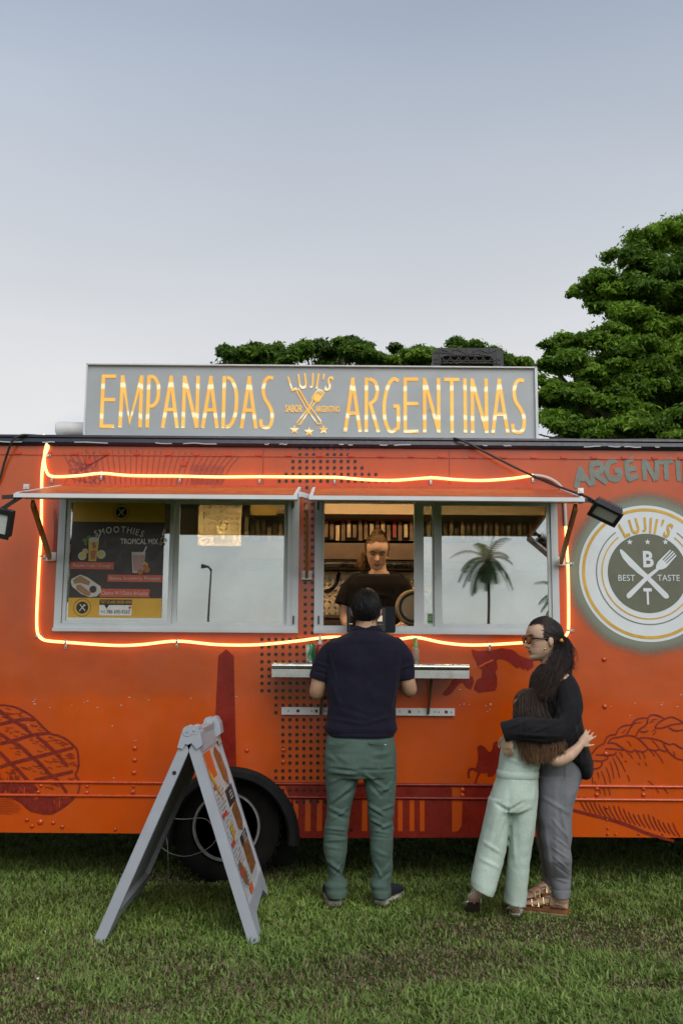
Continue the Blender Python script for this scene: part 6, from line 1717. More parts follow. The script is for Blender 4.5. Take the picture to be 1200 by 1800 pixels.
limb(mb, [(604, 1345, Ym, .065), (595, 1440, Ym, .042), (589, 1500, Ym + .01, .04), (591, 1570, Ym + .02, .032)]); limb(mb, [(665, 1345, Ym, .065), (669, 1440, Ym, .042), (670, 1500, Ym + .01, .04), (670, 1570, Ym + .02, .032)])
hl, hr = G(588, 1593), G(667, 1592)
foot(mb, hl + Vector((0, .02, .02)), (-.10, 1), .24, .075); foot(mb, hr + Vector((.01, .02, .02)), (.42, 1), .24, .075)
man = person_body(mb, 'man in navy knit polo and green trousers, seen from behind, leaning on the shelf', tuple(G(632, 1580)), (.46, .28, .18), None, seed=3)
# trousers
mb = MB()
slices(mb, [(1284, 578, 692, .10), (1300, 574, 694, .115), (1330, 571, 697, .128), (1350, 570.5, 697, .128), (1366, 571, 697, .11)], Ym)
slices(mb, [(1345, 571, 636, .10), (1360, 571, 633, .10), (1400, 575, 622, .088), (1440, 573, 613.5, .078), (1459, 570, 611, .074), (1480, 568.5, 610, .074), (1500, 569, 609, .074), (1522, 575, 606, .062), (1540, 579, 602, .056), (1547, 575, 608, .058), (1555, 570.5, 611, .066), (1561, 573, 609, .062), (1568, 571.5, 611, .068), (1575, 573, 610, .068), (1577, 574, 609, .066)], Ym + .01)
slices(mb, [(1345, 632, 697, .10), (1360, 636, 697, .10), (1400, 643, 695, .088), (1440, 649, 690, .078), (1456, 648.5, 693, .074), (1480, 650, 691, .074), (1500, 651, 690, .074), (1522, 654, 691.5, .064), (1540, 655, 688, .057), (1547, 651, 688, .058), (1555, 649, 687, .066), (1561, 652, 688, .062), (1568, 652, 688.5, .068), (1575, 654, 688, .068), (1577, 655, 687, .066)], Ym + .01)
def z5(l, Y=Ym - .10):
    return [(550 + a / 5.29, 1270 + b / 5.29, 550 + c / 5.29, 1270 + d / 5.29, w, dep) for a, b, c, d, w, dep in l]
FT = z5([(400,455,150,425,.010,-.007), (390,480,150,460,.014,.006), (430,440,620,445,.012,-.006), (640,445,770,430,.010,-.006), (420,520,180,740,.016,.007), (380,620,170,770,.012,-.006), (150,790,330,870,.012,.006), (140,830,300,900,.010,-.006), (330,800,180,900,.012,.006), (480,480,600,560,.012,.007), (500,540,640,690,.014,-.007), (560,540,720,650,.014,.007), (740,560,600,680,.012,.006), (510,760,660,860,.012,.007), (520,800,640,880,.010,-.007), (750,770,620,820,.012,.006), (530,890,660,970,.012,.007), (550,930,640,990,.010,-.006), (740,940,600,1000,.012,.007), (540,1000,720,1030,.010,.005), (530,1060,720,1080,.010,-.004),
         (110,980,300,1000,.010,.005), (110,1040,310,1060,.010,-.005), (120,1100,300,1090,.010,.005), (110,1150,290,1180,.012,.004), (130,1280,270,1390,.014,.006), (150,1340,260,1420,.010,-.006), (280,1300,170,1440,.012,.005), (560,1300,640,1450,.012,.006), (720,1320,600,1440,.014,.006), (740,1380,620,1470,.010,-.006), (560,1180,700,1250,.014,.004), (590,640,740,600,.014,.006), (150,560,260,520,.014,.005), (200,300,330,370,.02,.004), (560,300,690,290,.016,.005), (540,340,680,350,.014,-.004), (130,300,210,360,.016,.005)])
trm = cloth('green cotton twill', (.072, .118, .098), .85, .14, 900, .3)
tr = garment('trousers', mb, trm, man, .0055, 3, FT, .0034, 5, 4, (1, 1, 1.6))
mb = MB()
for x0, x1, y in ((578, 606, 1307.5), (648, 681, 1307)):
    mb.add([P(x0, y - 2, Ym - .127), P(x1, y - 1.2, Ym - .133), P(x1, y + 1.4, Ym - .133), P(x0, y + .6, Ym - .127)], [(0, 1, 2, 3)])
    mb.tube([P(x0, y - 2.5, Ym - .121), P((x0 + x1) / 2, y - 2, Ym - .130), P(x1, y - 2, Ym - .121)], .003, 6)
obj('pocket_welt', mb, trm, tr, normals=False)
obj('pocket_tag', MB().box(P(677, 1308, Ym - .130), (.010, .004, .009)), M['white'], tr)
# shirt
mb = MB()
slices(mb, [(1108, 617, 670, .070, Ym + .005), (1114, 606, 682, .085), (1121, 590, 696, .102), (1130, 575, 705, .112), (1142, 569, 711, .118), (1165, 570, 709, .124), (1200, 573, 702, .122), (1240, 575, 695, .118), (1266, 573, 695, .122), (1280, 569.5, 698, .126), (1287, 572, 695, .122), (1291, 577, 692, .112)], Ym)
slices(mb, [(1286, 577, 692, .113), (1294, 578, 691.5, .113)], Ym)
limb(mb, [(592, 1136, Ym, .052), (571, 1160, Ym, .060), (560.5, 1194, Ym + .01, .056)], ends=(1, 0)); limb(mb, [(694, 1136, Ym, .052), (708, 1160, Ym, .060), (712, 1194, Ym + .01, .053)], ends=(1, 0))
navy = cloth('navy knit', (.010, .0095, .021), .92, .18, 520, .6)
SF = fold_px([(575, 1140, 590, 1200, .016, .004), (575, 1175, 600, 1250, .02, .004), (706, 1150, 690, 1210, .016, .004), (700, 1185, 680, 1262, .02, .004), (580, 1262, 640, 1274, .014, .004), (640, 1272, 692, 1258, .014, .004), (590, 1240, 660, 1262, .02, -.003), (612, 1125, 675, 1126, .02, .003), (555, 1165, 578, 1172, .012, .004), (552, 1180, 576, 1186, .010, -.004), (726, 1168, 700, 1176, .012, .004)], Ym - .11)
sh_ = garment('shirt', mb, navy, man, .0055, 3, SF, .0032, 4, 9)
mb = MB()
rg = [sring(py, xl, xr, Ym + .012, hdp, 28) for py, xl, xr, hdp in ((1100.5, 622.5, 667.5, .066), (1104, 619, 670, .071), (1113, 612, 677, .080))]
mb.loft(rg); obj('collar', mb, navy, sh_, smooth=True)
mb = MB(); mb.loft([sring(py, xl, xr, Ym, hdp, 40) for py, xl, xr, hdp in ((1287, 575.5, 693, .122), (1288, 575, 693.5, .124), (1294, 577, 692, .121), (1295, 578, 691, .118))]); obj('hem_rib', mb, navy, sh_, smooth=True)
# hair: short, dark, combed down to the nape
rs = np.random.default_rng(2); c, Rm, H = hd
cap = MB(); cap.ell(Vector(c) + Rm @ Vector((0, -.018 * H, .075 * H)), (.345 * H, .462 * H, .452 * H), Rm, 28, 20); cap.ell(Vector(c) + Rm @ Vector((0, -.19 * H, -.10 * H)), (.285 * H, .265 * H, .29 * H), Rm, 24, 16)
d0 = np.tile(np.array([[.08, -.25, .97]]), (3600, 1)) + rs.normal(size=(3600, 3)) * .12
az = rs.uniform(-math.pi, math.pi, 3600); lowz = np.where(np.abs(az) > 1.9, -.66, np.where(np.abs(az) > 1.35, -.2, .45)) + rs.normal(0, .07, 3600); q = np.sqrt(1 - np.clip(lowz, -.9, .9) ** 2)
d1 = np.stack([np.sin(az) * q, np.cos(az) * q, lowz], 1)
u0 = rs.uniform(0, .72, 3600)[:, None]; dm = d0 * (1 - u0) + d1 * u0; de = dm * .62 + d1 * .38 + rs.normal(size=dm.shape) * .05
pa = on_scalp(hd, dm, de, 6, .055, rs, wob=.02)
hair_obj([strands(pa, .0018, .0006, 6, rampcol((.006, .0055, .006), (.010, .009, .010), .6), 3)], man, cap, (.006, .0055, .006))
# shoes
shn = mat('navy canvas shoe', (.012, .015, .028), .7, var=.2); shs = mat('off white sole', (.50, .48, .44), .6, var=.12, dirt=((.22, .2, .16), 40, .62)); sht = mat('tan leather tab', (.22, .075, .03), .5, var=.2)
shoe(man, hl + Vector((0, -.005, .004)), (-.10, 1), .29, .105, shn, shs, sht, .078); shoe(man, hr + Vector((0, -.005, .004)), (.45, 1), .29, .105, shn, shs, sht, .078)

# ---- the woman in profile
Yw_ = 5.42
mb = MB()
hcw = P(955, 1124, Yw_)
hdw = head(mb, hcw, .226, (-1, -.20, -.03))
mb.tube([hcw + Vector((.03, .0, -.06)), P(966, 1160, Yw_), P(972, 1185, Yw_)], [.052, .050, .062], 16)
slices(mb, [(1180, 948, 1000, .11), (1205, 940, 1004, .14), (1260, 945, 1010, .13), (1310, 955, 1018, .13), (1350, 955, 1015, .13)], Yw_)
limb(mb, [(990, 1198, Yw_ - .13, .05), (1000, 1240, Yw_ - .2, .045), (984, 1284, Yw_ - .24, .043), (940, 1285, Yw_ - .26, .038), (893, 1288, Yw_ - .24, .027)])
limb(mb, [(965, 1198, Yw_ + .13, .05), (940, 1250, Yw_ + .17, .043), (915, 1290, Yw_ + .12, .036), (893, 1298, Yw_ + .05, .026)])
hand(mb, P(891, 1290, Yw_ - .235), (.02, .12, -1), (.55, .8, 0), .14, 14, -1)
hand(mb, P(893, 1298, Yw_ + .05), (-.2, -.35, -.9), (.3, -.6, .1), .15, 25, 1)
nh = G(999, 1609); nt_d = G(921, 1599) - nh; fh = G(972, 1580); ft_d = G(925, 1589) - fh
limb(mb, [(982, 1360, Yw_ - .03, .055), (976, 1450, Yw_ - .03, .045), (984, 1530, nh.y, .038), (987, 1578, nh.y, .036)]); limb(mb, [(970, 1360, Yw_ + .08, .055), (958, 1450, Yw_ + .14, .038), (962, 1530, fh.y - .04, .024), (965, 1560, fh.y - .01, .026)])
foot(mb, nh + Vector((-.006, 0, .028)), nt_d, .235, .088, P(987, 1576, nh.y), .075, .036); foot(mb, fh + Vector((-.006, 0, .028)), ft_d, .235, .088, P(966, 1560, fh.y), .075, .027)
woman = person_body(mb, 'woman in sunglasses, black sweater and grey trousers, hugging the girl', tuple(G(965, 1600)), (.56, .37, .26), hdw, .0044, seed=5, lip=(.34, .13, .11))
mb = MB()
slices(mb, [(1300, 950, 1026, .13), (1320, 948, 1030, .142), (1345, 946, 1026.5, .142), (1372, 945, 1019, .13), (1390, 946, 1012, .11)], Yw_)
slices(mb, [(1365, 947, 1019, .088, Yw_ - .05), (1390, 946.5, 1014, .090, Yw_ - .05), (1414, 946.5, 1006, .090, Yw_ - .045), (1447, 948, 1003.5, .086, Yw_ - .04), (1479, 951, 1002.5, .082, Yw_ - .03), (1511, 956, 1003, .078, Yw_ - .02), (1540, 963, 1003, .07, nh.y), (1556, 967, 1002, .064, nh.y), (1562, 970, 1000, .060, nh.y), (1575, 970, 999.5, .06, nh.y)])
slices(mb, [(1365, 940, 1000, .085, Yw_ + .07), (1414, 938, 985, .08, Yw_ + .1), (1447, 939.5, 975, .076, Yw_ + .13), (1479, 944, 973, .072, Yw_ + .16), (1511, 949, 972, .066, Yw_ + .2), (1538, 953, 972, .055, fh.y - .03), (1558, 955, 973, .05, fh.y - .01), (1562, 956, 972, .05, fh.y - .01)])
WF = fold_px([(950, 1400, 1000, 1430, .014, .004), (985, 1420, 1000, 1490, .014, .005), (970, 1440, 995, 1470, .010, .004), (972, 1470, 998, 1490, .008, .004), (970, 1490, 998, 1510, .008, .004), (972, 1505, 1000, 1530, .008, .004), (975, 1520, 1000, 1540, .008, -.004), (976, 1545, 1000, 1552, .008, .004), (975, 1380, 978, 1540, .02, .003), (1000, 1340, 985, 1400, .02, .004), (992, 1320, 995, 1420, .010, .002), (955, 1440, 968, 1540, .014, .003)], Yw_ - .13)
grm = cloth('grey cotton', (.185, .195, .215), .9, .12, 800, .35)
wt = garment('trousers', mb, grm, woman, .0055, 3, WF, .002, 5, 14, (1, 1, 1.5))
mb = MB(); mb.loft([sring(py, a, b, nh.y, .062, 28) for py, a, b in ((1562, 969, 1001), (1563, 968.5, 1001.5), (1575, 969, 1000.5), (1576, 970, 1000))]); obj('trouser_cuff', mb, grm, wt, smooth=True)
mb = MB()
slices(mb, [(1166, 951, 984, .062), (1173, 943, 992, .095), (1183, 936, 1000, .14), (1200, 931, 1008, .168), (1230, 929, 1014, .170), (1262, 931, 1019, .165), (1290, 938, 1026, .165), (1308, 946, 1031, .170), (1320, 962, 1034, .166), (1338, 990, 1037.5, .155), (1352, 1005, 1037, .135), (1362, 1014, 1034, .105), (1367, 1019, 1031, .07)], Yw_)
limb(mb, [(985, 1192, Yw_ - .10, .062), (997, 1215, Yw_ - .15, .068), (1000, 1250, Yw_ - .20, .067), (988, 1281, Yw_ - .235, .066), (960, 1285, Yw_ - .26, .064), (925, 1282, Yw_ - .265, .062), (900, 1283, Yw_ - .25, .057), (883, 1287, Yw_ - .24, .054)], ends=(1, 0))
limb(mb, [(960, 1196, Yw_ + .12, .062), (940, 1240, Yw_ + .16, .06), (918, 1280, Yw_ + .13, .05), (900, 1294, Yw_ + .06, .042)])
BF = fold_px([(985, 1265, 940, 1268, .012, .005), (995, 1262, 930, 1290, .014, .005), (990, 1295, 900, 1290, .012, .005), (930, 1266, 890, 1280, .012, .005), (960, 1300, 905, 1298, .010, -.005), (1005, 1230, 975, 1275, .014, .006), (1012, 1240, 990, 1295, .014, .005), (960, 1205, 985, 1265, .014, .005), (900, 1268, 884, 1298, .010, .004), (920, 1264, 915, 1300, .012, -.004), (975, 1262, 955, 1300, .012, .004)], Yw_ - .30) + fold_px([(1015, 1240, 1030, 1330, .016, .006), (1010, 1270, 1022, 1345, .014, .006), (985, 1310, 1030, 1318, .012, .004), (1020, 1290, 1000, 1320, .012, -.005)], Yw_ - .15)
bkm = cloth('black knit', (.011, .011, .013), .9, .25, 600, .5)
ws = garment('sweater', mb, bkm, woman, .0055, 3, BF, .0034, 5, 19)
# hair
rs = np.random.default_rng(8); c, Rm, H = hdw
def hp_(x, y, z): return Vector(c) + Rm @ Vector((x * H, y * H, z * H))
cap = MB(); cap.ell(hp_(0, -.055, .10), (.348 * H, .442 * H, .425 * H), Rm, 28, 20); cap.ell(hp_(0, -.26, -.12), (.25 * H, .23 * H, .24 * H), Rm, 20, 14)
knot = P(990, 1127, Yw_ - .02)
kd = np.array((Rm.transposed() @ (Vector(knot) - Vector(c))) / H) / np.array([.352, .482, .522])
k = 4200; d0 = rdir(rs, k, -1.75, 1.75, -.15, 1.0); keep = (d0[:, 1] < .80) & ~((d0[:, 1] > .35) & (d0[:, 2] < .42)) & ~((d0[:, 1] > .02) & (d0[:, 2] < .08)); d0 = d0[keep]
d0b = rdir(rs, 1600, 1.8, 4.48, -.55, .9); d0 = np.concatenate([d0, d0b])
d1 = np.tile(kd[None], (len(d0), 1)) + rs.normal(size=(len(d0), 3)) * .10
pa = on_scalp(hdw, d0, d1, 9, .035, rs, wob=.018)
dk = (.013, .010, .010); mid = (.032, .021, .018)
ch = [strands(pa, .0015, .0011, 9, rampcol(mid, dk, .5), 4)]
gs = [[P(a, b, Y) for a, b, Y in g] for g in (
 [(992, 1122, Yw_ - .04), (1000, 1135, Yw_ - .06), (1004, 1155, Yw_ - .07), (1006, 1172, Yw_ - .06)],
 [(990, 1126, Yw_ - .06), (994, 1142, Yw_ - .12), (990, 1165, Yw_ - .155), (980, 1190, Yw_ - .18), (966, 1222, Yw_ - .19)],
 [(986, 1128, Yw_ - .07), (984, 1146, Yw_ - .13), (975, 1170, Yw_ - .165), (962, 1195, Yw_ - .18), (950, 1225, Yw_ - .19)],
 [(982, 1130, Yw_ - .06), (974, 1150, Yw_ - .12), (964, 1172, Yw_ - .15), (955, 1195, Yw_ - .17), (945, 1218, Yw_ - .18)])]
ch.append(strands(guides(gs[1:], 1500, 14, .010, rs, .016), .0014, .0006, 14, rampcol(dk, (.045, .027, .020), .5), 6))
ch.append(strands(guides(gs[:2], 600, 14, .011, rs, .014), .0014, .0006, 14, rampcol(dk, (.035, .022, .018), .5), 7))
hair_obj(ch, woman, cap, (.011, .009, .009))
obj('hair_clip', MB().tube([P(985, 1124, Yw_ - .115), P(988, 1128, Yw_ - .12)], [.010, .007], 10), mat('amber hair clip', (.7, .32, .03), .25), woman, smooth=True)
obj('earring', MB().ell(P(957, 1141, Yw_ - .085), (.006, .006, .008)), mat('gold', (.7, .45, .15), .25, 1.0), woman, smooth=True)
# sunglasses
tort = mat('dark tortoiseshell', (.045, .014, .008), .22, var=.5, vs=60); ambl = mat('amber lens', (.42, .14, .02), .08, spec=.8)
sg = obj('sunglasses', MB().tube([hp_(-.105, .47, .03), hp_(-.0, .485, .045), hp_(.105, .47, .03)], .004, 8), tort, woman, smooth=True)
for s in (-1, 1):
    cc = hp_(s * .155, .445, .0); Rl = Rm @ Matrix.Rotation(s * rad(-10), 3, 'Z')
    ring = [cc + Rl @ Vector((.105 * H * math.cos(a), 0, .088 * H * math.sin(a))) for a in [2 * math.pi * i / 24 for i in range(25)]]
    obj('rim', MB().tube(ring, .0042, 8, False), tort, sg, smooth=True)
    obj('lens', MB().loft([[cc + Rl @ Vector((.10 * H * math.cos(a), o, .083 * H * math.sin(a))) for a in [2 * math.pi * i / 24 for i in range(24)]] for o in (-.0015, .0015)]), ambl, sg)
    obj('temple_arm', MB().tube([cc + Rl @ Vector((s * .105 * H, 0, .03 * H)), hp_(s * .335, .22, .022), hp_(s * .345, .0, .01), hp_(s * .335, -.07, -.03)], [.0048, .0042, .0035, .0028], 8), tort, sg, smooth=True)
# sandals
brn = mat('brown suede', (.19, .075, .028), .75, var=.25, vs=30, bs=.3, bscale=300); cork = mat('cork sole', (.34, .23, .14), .8, var=.2, vs=60); brass = mat('brass buckle', (.75, .62, .32), .25, 1.0)
def sandal(parent, heel, direc, L, W, straps, ms, mso, buckle=True, th=.028, h=.075, lift=0.0):
    d = Vector((direc[0], direc[1], 0)).normalized(); s = Vector((d.y, -d.x, 0)); heel = Vector(heel)
    pr = [(0, .45), (.05, .68), (.2, .76), (.4, .76), (.6, .92), (.76, 1.02), (.9, .92), (.97, .66), (1.0, .3)]
    o = obj('sandal', MB().loft([[heel + d * (t * L) + s * (W / 2 * w * x) + Vector((0, 0, z)) for x, z in ((-1, .0), (1, .0), (1.02, th * .5), (1, th), (-1, th), (-1.02, th * .5))] for t, w in pr]), ms, parent, smooth='auto')
    obj('sole', MB().loft([[heel + d * (t * L) + s * (W / 2 * w * 1.03 * x) + Vector((0, 0, z)) for x, z in ((-1, -.006), (1, -.006), (1, .009), (-1, .009))] for t, w in pr]), mso, o)
    for t0, t1, w, hh in straps:
        rings = []
        for tq in (t0, t1):
            arc = []; 
            for rr in (1.0, 1.06):
                row = [heel + d * (tq * L) + s * (W / 2 * w * rr * math.cos(a)) + Vector((0, 0, th * .5 + hh * rr * math.sin(a))) for a in [math.pi * i / 12 for i in range(13)]]
                arc += row if rr > 1.03 else row[::-1]
            rings.append(arc)
        obj('strap', MB().loft(rings), ms, o, smooth='auto')
        if buckle:
            bc = heel + d * ((t0 + t1) / 2 * L) - s * (W / 2 * w * .78) + Vector((0, 0, th * .5 + hh * .78))
            if bc.y > heel.y + (d * ((t0 + t1) / 2 * L)).y: bc = heel + d * ((t0 + t1) / 2 * L) + s * (W / 2 * w * .78) + Vector((0, 0, th * .5 + hh * .78))
            ux = d; uz = Vector((0, 0.5, .8)).normalized()
            q = [bc + Vector((0, -.004, .0)) + ux * (a * .017) + uz * (b * .018) for a, b in ((-1, -1), (1, -1), (1, 1), (-1, 1), (-1, -1))]
            obj('buckle', MB().tube(q, .0032, 6), brass, o)
    return o
sandal(woman, nh, nt_d, .255, .098, [(.34, .50, .84, .066), (.58, .74, .98, .046)], brn, cork); sandal(woman, fh, ft_d, .255, .098, [(.34, .50, .84, .066), (.58, .74, .98, .046)], brn, cork)

# ---- the girl, back to the camera
Yg = 5.32
mb = MB()
hcg = P(930, 1246, Yg - .01); hdg = head(mb, hcg, .195, (-.80, .58, -.15))
mb.tube([hcg, P(928, 1272, Yg), P(925, 1290, Yg)], [.045, .045, .06], 14)
slices(mb, [(1272, 900, 955, .07), (1300, 890, 950, .085), (1350, 882, 940, .085), (1400, 868, 938, .1), (1424, 866, 935, .1)], Yg)
limb(mb, [(952, 1284, Yg - .03, .038), (968, 1315, Yg - .10, .036), (976, 1336, Yg - .14, .034), (996, 1330, Yg - .14, .032), (1012, 1317, Yg - .115, .025), (1019, 1309, Yg - .105, .021)])
limb(mb, [(898, 1284, Yg, .038), (896, 1315, Yg + .1, .034), (930, 1325, Yg + .25, .03), (980, 1320, Yg + .34, .022)])
hand(mb, P(1018, 1310, Yg - .105), (.62, .10, .62), (.15, 1, 0), .118, 12, -1, .45)
hand(mb, P(980, 1320, Yg + .34), (1, -.1, .2), (.1, -1, 0), .12, 20, 1)
gr = G(905, 1611); gl = G(828, 1606)
limb(mb, [(877, 1420, Yg, .055), (865, 1490, Yg, .042), (848, 1550, gl.y - .06, .04), (836, 1572, gl.y - .05, .03)]); limb(mb, [(916, 1420, Yg, .055), (912, 1500, Yg + .02, .042), (906, 1570, gr.y + .02, .036), (904, 1592, gr.y + .01, .03)])
foot(mb, gr + Vector((-.002, .012, .014)), (.25, 1), .195, .068, P(904, 1588, gr.y + .02), .06, .03)
# rear foot: heel up, sole turned to the camera
fa = P(833, 1574, gl.y - .05); tp = gl + Vector((.005, .03, .016)); dirf = (tp - fa)
rings = []
for t, w, hh in [(-.12, .022, .02), (0, .029, .028), (.3, .030, .03), (.6, .036, .026), (.85, .036, .018), (1.0, .022, .010)]:
    cc = fa + dirf * t; rings.append([cc + Vector((w * math.cos(a), 0, 0)) + Vector((0, .9, .45)) * (hh * math.sin(a)) for a in [2 * math.pi * i / 14 for i in range(14)]])
mb.loft(rings)
rings2 = []
girl = person_body(mb, 'girl in pale mint outfit with long brown hair, back turned, hugging the woman', tuple(G(880, 1605)), (.55, .36, .25), hdg, .005, seed=8)
mint = cloth('mint fleece', (.45, .555, .485), .95, .07, 420, .45)
mb = MB()
slices(mb, [(1268, 902, 955, .075), (1278, 892, 961, .098), (1296, 884, 956, .106), (1320, 880, 951, .106), (1342, 877, 948, .104), (1353, 874.5, 945, .106), (1358, 875, 944.5, .104)], Yg)
GF = fold_px([(886, 1330, 940, 1352, .012, .004), (880, 1320, 920, 1345, .014, -.003), (900, 1305, 885, 1345, .014, .003), (940, 1320, 915, 1350, .014, .003)], Yg - .10)
garment('top', mb, mint, girl, .0055, 3, GF, .002, 5, 23)
mb = MB()
slices(mb, [(1352, 874.5, 944.5, .102), (1362, 873, 944, .106), (1372, 871.5, 944.5, .114), (1398, 861, 945, .128), (1412, 857.5, 944, .126), (1424, 855, 942, .112)], Yg)
def slant(rows, Y0, k):
    rg = []
    for r in rows:
        ring = sring(r[0], r[1], r[2], r[4], r[3]); cx = (ring[0].x + ring[16].x) / 2
        rg.append([v + Vector((0, 0, -(v.x - cx) * (r[5] if len(r) > 5 else 0))) for v in ring])
    return rg
mb.loft(slant([(1402, 858, 899, .105, Yg), (1424, 853, 897, .105, Yg), (1463, 846, 892, .095, Yg), (1495, 838, 888, .09, Yg), (1527, 831.5, 879, .088, Yg - .01, .2), (1555, 827.5, 870, .088, Yg - .02, .4), (1567, 827, 865.5, .086, Yg - .02, .45)], 0, 0))
mb.loft(slant([(1402, 891, 945, .105, Yg), (1424, 893, 942.5, .105, Yg), (1463, 894, 938, .095, Yg), (1511, 891.5, 930, .088, Yg + .01), (1545, 889, 926, .086, Yg + .02, .1), (1578, 886.5, 923.5, .086, Yg + .03, .15), (1589, 886, 922.5, .085, Yg + .03, .15)], 0, 0))
GF = fold_px([(893, 1426, 870, 1412, .012, -.006), (893, 1426, 920, 1410, .012, -.006), (892, 1420, 893, 1440, .008, -.006), (876, 1430, 856, 1490, .02, .003), (905, 1430, 930, 1420, .014, .005), (900, 1440, 905, 1520, .014, .004), (885, 1440, 868, 1490, .012, .005), (850, 1480, 880, 1500, .014, .004), (845, 1510, 875, 1525, .014, .004), (935, 1440, 925, 1500, .012, .003), (938, 1385, 936, 1420, .014, .004), (895, 1390, 893, 1420, .02, -.003)], Yg - .11)
gt = garment('trousers', mb, mint, girl, .0055, 3, GF, .0022, 4, 27)
mb = MB(); mb.loft([sring(py, a, b, Yg, hdp, 36) for py, a, b, hdp in ((1354, 874.5, 945, .106), (1355, 873, 946, .110), (1366, 872, 945.5, .112), (1367, 873, 944.5, .108))]); obj('waistband', mb, mint, gt, smooth=True)
# long hair
rs = np.random.default_rng(5); c, Rm, H = hdg
cap = MB(); cap.ell(Vector(c) + Rm @ Vector((0, -.04 * H, .07 * H)), (.362 * H, .455 * H, .455 * H), Rm, 28, 20); cap.ell(P(936, 1262, Yg - .05), (.078, .05, .06))
k = 3400; d0 = rdir(rs, k, .55, 5.73, -.3, 1.0); part = np.array([[.0, .15, .99]]) + rs.normal(size=(k, 3)) * .05
low = d0.copy(); low[:, 2] = -.75; low[:, :2] *= .9
u = rs.uniform(0, .55, k)[:, None]; dm = part * (1 - u) + d0 * u
pa = on_scalp(hdg, dm, dm * .2 + (d0 * .55 + low * .45), 9, .04, rs, wob=.012)
db = (.036, .021, .014); lb_ = (.23, .125, .068)
ch = [strands(pa, .0015, .0012, 9, rampcol(db, (.050, .029, .019), .45), 5)]
gs = [[P(a, b, Y) for a, b, Y in g] for g in (
 [(908, 1238, Yg - .05), (906, 1262, Yg - .10), (912, 1290, Yg - .12), (919, 1312, Yg - .125), (921, 1327, Yg - .125)],
 [(918, 1222, Yg - .08), (918, 1258, Yg - .13), (924, 1290, Yg - .135), (930, 1318, Yg - .14), (931, 1336, Yg - .135)],
 [(934, 1218, Yg - .08), (938, 1255, Yg - .14), (944, 1290, Yg - .145), (949, 1318, Yg - .15), (948, 1337, Yg - .145)],
 [(946, 1226, Yg - .06), (954, 1258, Yg - .13), (963, 1290, Yg - .15), (968, 1312, Yg - .16), (966, 1333, Yg - .16)],
 [(952, 1236, Yg - .04), (962, 1265, Yg - .12), (976, 1290, Yg - .15), (984, 1305, Yg - .165), (988, 1322, Yg - .165)])]
ch.append(strands(guides(gs, 2800, 16, .009, rs, .012), .0016, .0007, 16, lambda tt, k, r: (lambda s: (np.array(db)[None, None] * (1 - s) + np.array(lb_)[None, None] * s) * r.uniform(.35, 1.35, k)[:, None, None])(np.clip((tt - .42) * 1.9, 0, 1)[None, :, None]), 9))
hair_obj(ch, girl, cap, (.028, .017, .012))
wst = mat('white sandal strap', (.62, .62, .60), .45); dks = mat('dark rubber sole', (.045, .030, .024), .7, var=.3)
sandal(girl, gr, (.25, 1), .205, .074, [(.05, .10, .80, .05), (.62, .70, .95, .035)], wst, mat('worn pale footbed', (.35, .24, .19), .6), False, .014)
o = obj('strap', MB().tube([gr + Vector((-.036, .06, .02)), gr + Vector((-.034, .01, .042)), gr + Vector((0, -.008, .047)), gr + Vector((.036, .012, .044)), gr + Vector((.040, .07, .025))], .0055, 8), wst, girl, smooth=True)
mb = MB(); nn = Vector((0, -.45, .9)) * -.0
rings = []
for t, w in [(.30, .016), (.36, .029), (.55, .031), (.75, .037), (.95, .036), (1.06, .026), (1.1, .010)]:
    cc = fa + dirf * t + Vector((0, -.022, -.006)); rings.append([cc + Vector((w * x, y * .010, 0)) for x, y in ((-1, -1), (1, -1), (1, 1), (-1, 1))])
s_ = obj('sandal', mb.loft(rings), dks, girl)
for a, b in (((-.034, .0), (.034, .0)),):
    obj('strap', MB().tube([fa + Vector((-.030, .01, -.035)), fa + Vector((-.028, -.008, .004)), fa + Vector((.0, -.024, .022)), fa + Vector((.030, -.008, .004)), fa + Vector((.034, .01, -.035)), fa + dirf * .8 + Vector((.040, .01, 0))], .005, 8), wst, s_, smooth=True)
    obj('strap', MB().tube([fa + Vector((-.032, .0, -.03)), fa + dirf * .5 + Vector((-.038, .0, 0)), fa + dirf * .85 + Vector((-.036, .012, 0))], .0045, 8), wst, s_, smooth=True)

# ---- the cook behind the counter
Yk = 6.62
mb = MB()
hck = P(662, 969, Yk - .03); hdk = head(mb, hck, .222, (.03, -1, -.42))
mb.tube([hck + Vector((0, .03, -.03)), P(665, 1000, Yk), P(665, 1018, Yk + .01)], [.052, .052, .075], 16)
slices(mb, [(1004, 648, 682, .055), (1014, 645, 688, .062), (1034, 640, 690, .08), (1120, 625, 700, .095), (1230, 620, 705, .1)], Yk)
limb(mb, [(630, 1024, Yk, .034), (607, 1060, Yk - .01, .040), (608, 1092, Yk - .03, .037), (622, 1108, Yk - .16, .033), (638, 1112, Yk - .27, .024)]); limb(mb, [(698, 1024, Yk, .034), (718, 1058, Yk - .01, .040), (716, 1092, Yk - .03, .037), (700, 1106, Yk - .16, .033), (684, 1110, Yk - .27, .024)])
hand(mb, P(638, 1112, Yk - .27), (.5, -.7, .0), (.3, 0, -1), .165, 22, 1); hand(mb, P(684, 1110, Yk - .27), (-.5, -.7, .0), (-.3, 0, -1), .165, 22, -1)
zf = .775
for x in (642, 686):
    q = P(x, 1200, Yk); mb.tube([q, Vector((q.x, Yk, zf + .5)), Vector((q.x, Yk, zf + .05))], [.085, .06, .04], 12); foot(mb, Vector((q.x, Yk + .06, zf + .01)), (0, -1), .23, .085)
cook_p = person_body(mb, 'cook in black t-shirt with tied back hair, looking down behind the open hatch', (hck.x, Yk, zf), (.54, .37, .27), hdk, .0042, shut=True, seed=11, brow=(.025, .016, .010))
mb = MB()
